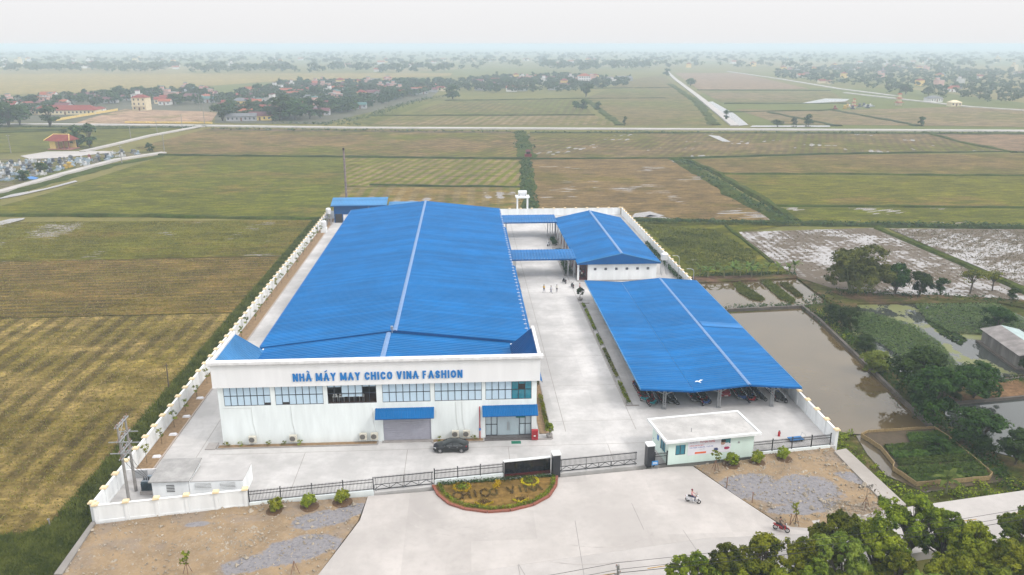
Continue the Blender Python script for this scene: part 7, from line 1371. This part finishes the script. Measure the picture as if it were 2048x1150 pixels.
# concrete utility poles
for (x, y), h, lab in [((-152.6,367.3), 8, 'concrete pole beside the graveyard path'), ((-146.5,403.2), 9, 'concrete pole at the end of the graveyard path'), ((-184.9,461.2), 8, 'thin pole in the paddy behind the diagonal road'), ((-180.6,489.5), 8, 'thin pole along the diagonal road'), ((-172.9,554.3), 14, 'tall concrete pole at the road crossing'), ((-208.6,660.8), 14, 'tall concrete pole beside the schoolyard'), ((-176.6,521.4), 9, 'pole beside the west road near the crossing'), ((-220.5,405.7), 9, 'thin pole near the graveyard edge')]:
    o = thing('utility_pole', lab, 'utility pole', (x, y, -.8), .3); MB().cyl((0, 0, 0), (0, 0, h), .2, .13, 8).build('pole', PCON, o); MB().box(-.9, .9, -.06, .06, h-.7, h-.58).build('cross_arm', STEEL, o)

# ------------------------------------------------------------------ gardens, ponds and roadside details
RETW = concmat('retaining_concrete', alb(120, 112, 104, .64), .5, .5)
def rwall(poly, w, z0, z1, lab):
    o = thing('retaining_wall', lab, 'wall')
    for a, b in zip(poly[:-1], poly[1:]):
        n = max(1, int(math.hypot(b[0]-a[0], b[1]-a[1])/3.))
        for k in range(n): MB().bar((a[0]+(b[0]-a[0])*k/n, a[1]+(b[1]-a[1])*k/n, (z0+z1)/2), (a[0]+(b[0]-a[0])*(k+.985)/n, a[1]+(b[1]-a[1])*(k+.985)/n, (z0+z1)/2), w, z1-z0).build('wall_section', RETW, o)
rwall([(67.34,149.09), (67.21,140.55), (66.15,127.83), (65.13,115.12), (64.09,104.81), (63.59,96.40)], .5, -1., -.2, 'dark retaining wall slanting along the brown pond'); rwall([(51.68,147.80), (67.14,149.10)], .5, -1., -.25, 'low wall parting the two brown ponds'); rwall([(73.59,109.54), (90.75,112.42)], .5, -1., -.3, 'low bank wall of the lotus pond'); rwall([(69.72,103.31), (85.79,105.51)], .4, -1., -.35, 'low bank wall above the grey pond')
MB().prism([(73.23,108.96), (91.37,112.15), (86.62,105.60), (69.78,103.43)], -1., -.4).build('dike', fieldmat('dike_earth', alb(136, 112, 84), alb(100, 100, 60), 0, 4, .2, .15, bal=.52), kind='structure')
MB().prism([(74.5,170.5), (74.0,151.3), (71.32,138.88), (72.93,140.22), (79.3,150.3), (108.66,149.26), (112.14,145.16), (115.7,150.2), (101.2,154.5), (81.1,157.4), (76.8,162.5)], -1., -.45).build('bank', fieldmat('bank_earth', alb(118, 100, 76), alb(84, 92, 46), 0, 4, .2, .15, bal=.5), kind='structure')
MB().prism([(50.7,171.8), (75.1,172.0), (74.6,169.2), (59.7,167.7), (51.0,167.0)], -1., -.45).build('bank', fieldmat('bank_earth2', alb(112, 92, 74), alb(90, 92, 52), 0, 4, .2, .15, bal=.5), kind='structure')
# weedy islets in the upper pond
for i, p in enumerate(([(58.7,166.0), (60.6,167.1), (61.8,155.0), (60.5,153.7), (58.7,155.2), (58.0,159.8)], [(65.4,167.2), (67.7,167.9), (67.8,153.9), (66.6,152.0), (65.0,154.8)], [(69.1,165.4), (70.7,166.1), (70.5,156.5), (69.2,155.9)])):
    MB().prism(ragged(p, .15, i, 1.2), -1., -.6).build('islet', fieldmat('islet_grass%d' % i, alb(104, 104, 54), alb(84, 98, 40), 0, 3, .2, .3, bal=.5), kind='structure')
    scatter('grass', ('reedy grass on the westernmost islet', 'reedy grass on the middle islet', 'reedy grass on the small islet')[i], [(p, 700, -.62)], GRASSL, 50+i, 3, (.2, .5), .08)
# vegetable plot with woven bamboo edging
VP = [(53.95,95.08), (63.63,95.69), (63.96,92.48), (63.83,83.42), (62.87,82.54), (53.28,81.72), (52.41,85.55), (53.10,86.49), (53.54,90.62), (52.66,94.29)]
veg = thing('vegetable_plot', 'green vegetable plot edged with woven bamboo in the pond', 'vegetable plot'); MB().prism(VP, -1., -.42).build('soil', flat('wet_soil', alb(104, 88, 66), .8, .3, 1.), veg)
rowp = [[(58.90,94.31), (63.54,94.61), (64.00,92.57), (58.08,91.80)], [(54.10,91.21), (64.20,92.00), (64.15,90.35), (54.01,89.74)], [(53.93,89.34), (64.18,90.07), (64.19,88.47), (53.78,87.79)], [(53.70,87.41), (64.16,88.21), (64.06,86.80), (53.49,86.05)], [(52.86,85.59), (63.95,86.43), (63.72,84.46), (53.21,83.88)], [(53.08,83.65), (63.57,84.22), (62.92,82.83), (53.54,81.99)]]
rng = np.random.default_rng(91)
for p in rowp:
    P = np.array(p); q = rng.uniform(P.min(0), P.max(0), (5200, 2)); q = np.array([v for v in q if inpoly(v, p)]); k = len(q); nr = rng.normal(0, .45, (k, 3)); nr[:, 2] = 1; nr /= np.linalg.norm(nr, axis=1, keepdims=True)
    link('vegetable_row', np_mesh('vegetable_row', leaf_quads(rng, np.column_stack([q, rng.uniform(-.4, -.05, k)]), nr, .12), 4, leafmat('vegetable_leaf', (.035, .075, .010), (.10, .16, .025), 1.5)), veg)
BAM = flat('bamboo_weave', alb(176, 152, 108, .75), .85, .3, 6)
for i in range(len(VP)):
    a, b = VP[i], VP[(i+1) % len(VP)]; n = max(1, int(math.hypot(b[0]-a[0], b[1]-a[1])/1.1))
    for k in range(n): MB().bar((a[0]+(b[0]-a[0])*k/n, a[1]+(b[1]-a[1])*k/n, -.36), (a[0]+(b[0]-a[0])*(k+.97)/n, a[1]+(b[1]-a[1])*(k+.97)/n, -.36+.05*math.sin(k*1.7)), .07, .6).build('bamboo_hurdle', BAM, veg)
# grey shack over the lotus pond
a, b = (91.14,128.12), (89.51,115.84); ang = math.atan2(b[1]-a[1], b[0]-a[0]); L = math.hypot(b[0]-a[0], b[1]-a[1])
shk = thing('shack', 'weathered grey shack with sheet roof beside the lotus pond', 'shack', (b[0], b[1], -.75), ang+math.pi)
WEA = flat('weathered_board', alb(140, 136, 132, .75), .9, .45, .8, streak=True)
for k in range(12): MB().box(k*L/12+.02, (k+1)*L/12-.02, -.06, .06, .25, 2.4+.03*math.sin(k*2.1)).build('wall_board', WEA, shk)
MB().box(0, L, -5.8, -5.6, .25, 2.4).box(0, .12, -5.6, -.08, .25, 2.4).box(L-.12, L, -5.6, -.08, .25, 2.4).build('wall', WEA, shk); MB().box(-.6, L+.6, -6.2, .7, -.5, .25).build('plinth', RETW, shk)
for k in range(6): ribs((k*(L+.8)/6-.4, .45, 2.45), ((k+.985)*(L+.8)/6-.4, .45, 2.45), ((k+.985)*(L+.8)/6-.4, -3., 3.2), (k*(L+.8)/6-.4, -3., 3.2), .3, .05).build('roof_sheet', flat('old_sheet', alb(164, 158, 156, .75), .7, .35, .6), shk)
ribs((-.4, -6.2, 2.5), (L+.4, -6.2, 2.5), (L+.4, -3., 3.2), (-.4, -3., 3.2), .3, .05).build('roof_sheet', flat('pale_sheet', alb(196, 214, 214, .75), .6, .2, .6), shk)
# poles and wires along the road
def wire(lab, pts, r=.018): return MB().tube(pts, r, 4).build('overhead_wire', BLACKM, None, label=lab, cat='wire')
rp = thing('utility_pole', 'concrete utility pole top at the foot of the picture', 'utility pole', (*(12.54,57.87), -.2), RA); hp = 7.6
MB().cyl((0, 0, 0), (0, 0, hp), .16, .11, 10).build('pole', PCON, rp); MB().box(-.06, .06, -.5, .5, hp-.5, hp-.4).build('cross_arm', STEEL, rp)
for q in (-.45, .45): MB().lathe([(.03, 0), (.06, .05), (.03, .1), (.05, .15), (0, .18)], (0, q, hp-.4), 8).build('insulator', ISO, rp)
MB().lathe([(.12, 0), (.16, .03), (.16, .06), (.12, .09)], (-.25, -.1, hp-1.0), 10).build('cable_coil', BLACKM, rp)
px0, py0 = rp.location.x, rp.location.y
def span(p, q, sag, n=10): return [tuple(np.array(p)*(1-t)+np.array(q)*t-np.array([0, 0, sag*4*t*(1-t)])) for t in [i/n for i in range(n+1)]]
e = (px0+60*math.cos(RA), py0+60*math.sin(RA)); w_ = (px0-40*math.cos(RA), py0-40*math.sin(RA))
for q, nm in ((-.45, 'near'), (.45, 'far')):
    wire('black overhead wire along the road, %s strand' % nm, span((w_[0], w_[1]+q, hp-.3), (px0, py0+q, hp-.3), .5)+span((px0, py0+q, hp-.3), (e[0], e[1]+q, hp-.3), .8)[1:])
wire('low telephone cable along the road', span((w_[0], w_[1], hp-1.1), (px0, py0, hp-1.0), .5)+span((px0, py0, hp-1.0), (e[0], e[1], hp-1.1), .9)[1:], .025)
o = thing('field_post', 'dark wooden post standing in the stubble beside the wall', 'post', (*(-46.01,116.17), -.8)); MB().cyl((0, 0, 0), (.1, 0, 4.2), .1, .07, 7).build('post', flat('old_wood', (.10, .075, .06), .9), o); MB().box(-.25, .35, -.04, .04, 3.8, 3.9).build('peg', flat('old_wood', (.10, .075, .06), .9), o)
o = thing('marker_post', 'short concrete marker post in the field corner', 'post', (*(-45.98,79.14), -.8), .2); MB().cyl((0, 0, 0), (-.1, 0, 1.1), .09, .08, 6).build('post', PCON, o); MB().box(-.22, .02, -.1, .1, 1.1, 1.16).build('cap', PCON, o)
for i, (x, y) in enumerate(((30.16,81.69), (32.01,78.25), (34.62,73.73))): o = thing('marker_stake', '%s thin rusty stake on the gravel lot edge' % ('first', 'second', 'third')[i], 'stake', (x, y, 0), .2, 'stakes on the lot edge'); MB().cyl((0, 0, 0), (.03, 0, 1.3), .05, .05, 6).build('post', flat('stake_wood', (.22, .12, .08)), o); MB().box(-.07, .1, -.07, .07, 1.3, 1.36).build('cap', flat('stake_wood', (.22, .12, .08)), o)
# man-made bits: red boat-like trough on the field bund, lot heaps
tr_ = thing('field_shrine', 'small red field shrine on the central bund', 'shrine', (*(29.7,374.7), -.5)); MB().box(-1.6, 1.6, -1.2, 1.2, 0, 1.4).build('base', flat('shrine_red', alb(150, 60, 60), .8), tr_); MB().box(-.9, .9, -.6, .6, 1.4, 2.6).build('cabinet', DARKG, tr_); MB().add([(-1.3, -1, 2.6), (1.3, -1, 2.6), (1.3, 1, 2.6), (-1.3, 1, 2.6), (-.9, 0, 3.4), (.9, 0, 3.4)], [(0, 1, 5, 4), (1, 2, 5), (2, 3, 4, 5), (3, 0, 4)]).build('roof', RT3, tr_)

# ------------------------------------------------------------------ the hazy air
hz = NT('haze_air'); hz.t.nodes.remove(hz.p)
pv = hz.n('VolumePrincipled'); pv.inputs['Color'].default_value = (.73, .865, .985, 1); pv.inputs['Density'].default_value = .0004; pv.inputs['Anisotropy'].default_value = 0
hz.l(pv.outputs[0], hz.out.inputs['Volume'])
MB().box(-9500, 9500, -400, 14500, -2.2, 51.5).build('haze', hz.m, kind='stuff', label='pale haze lying over the whole plain')
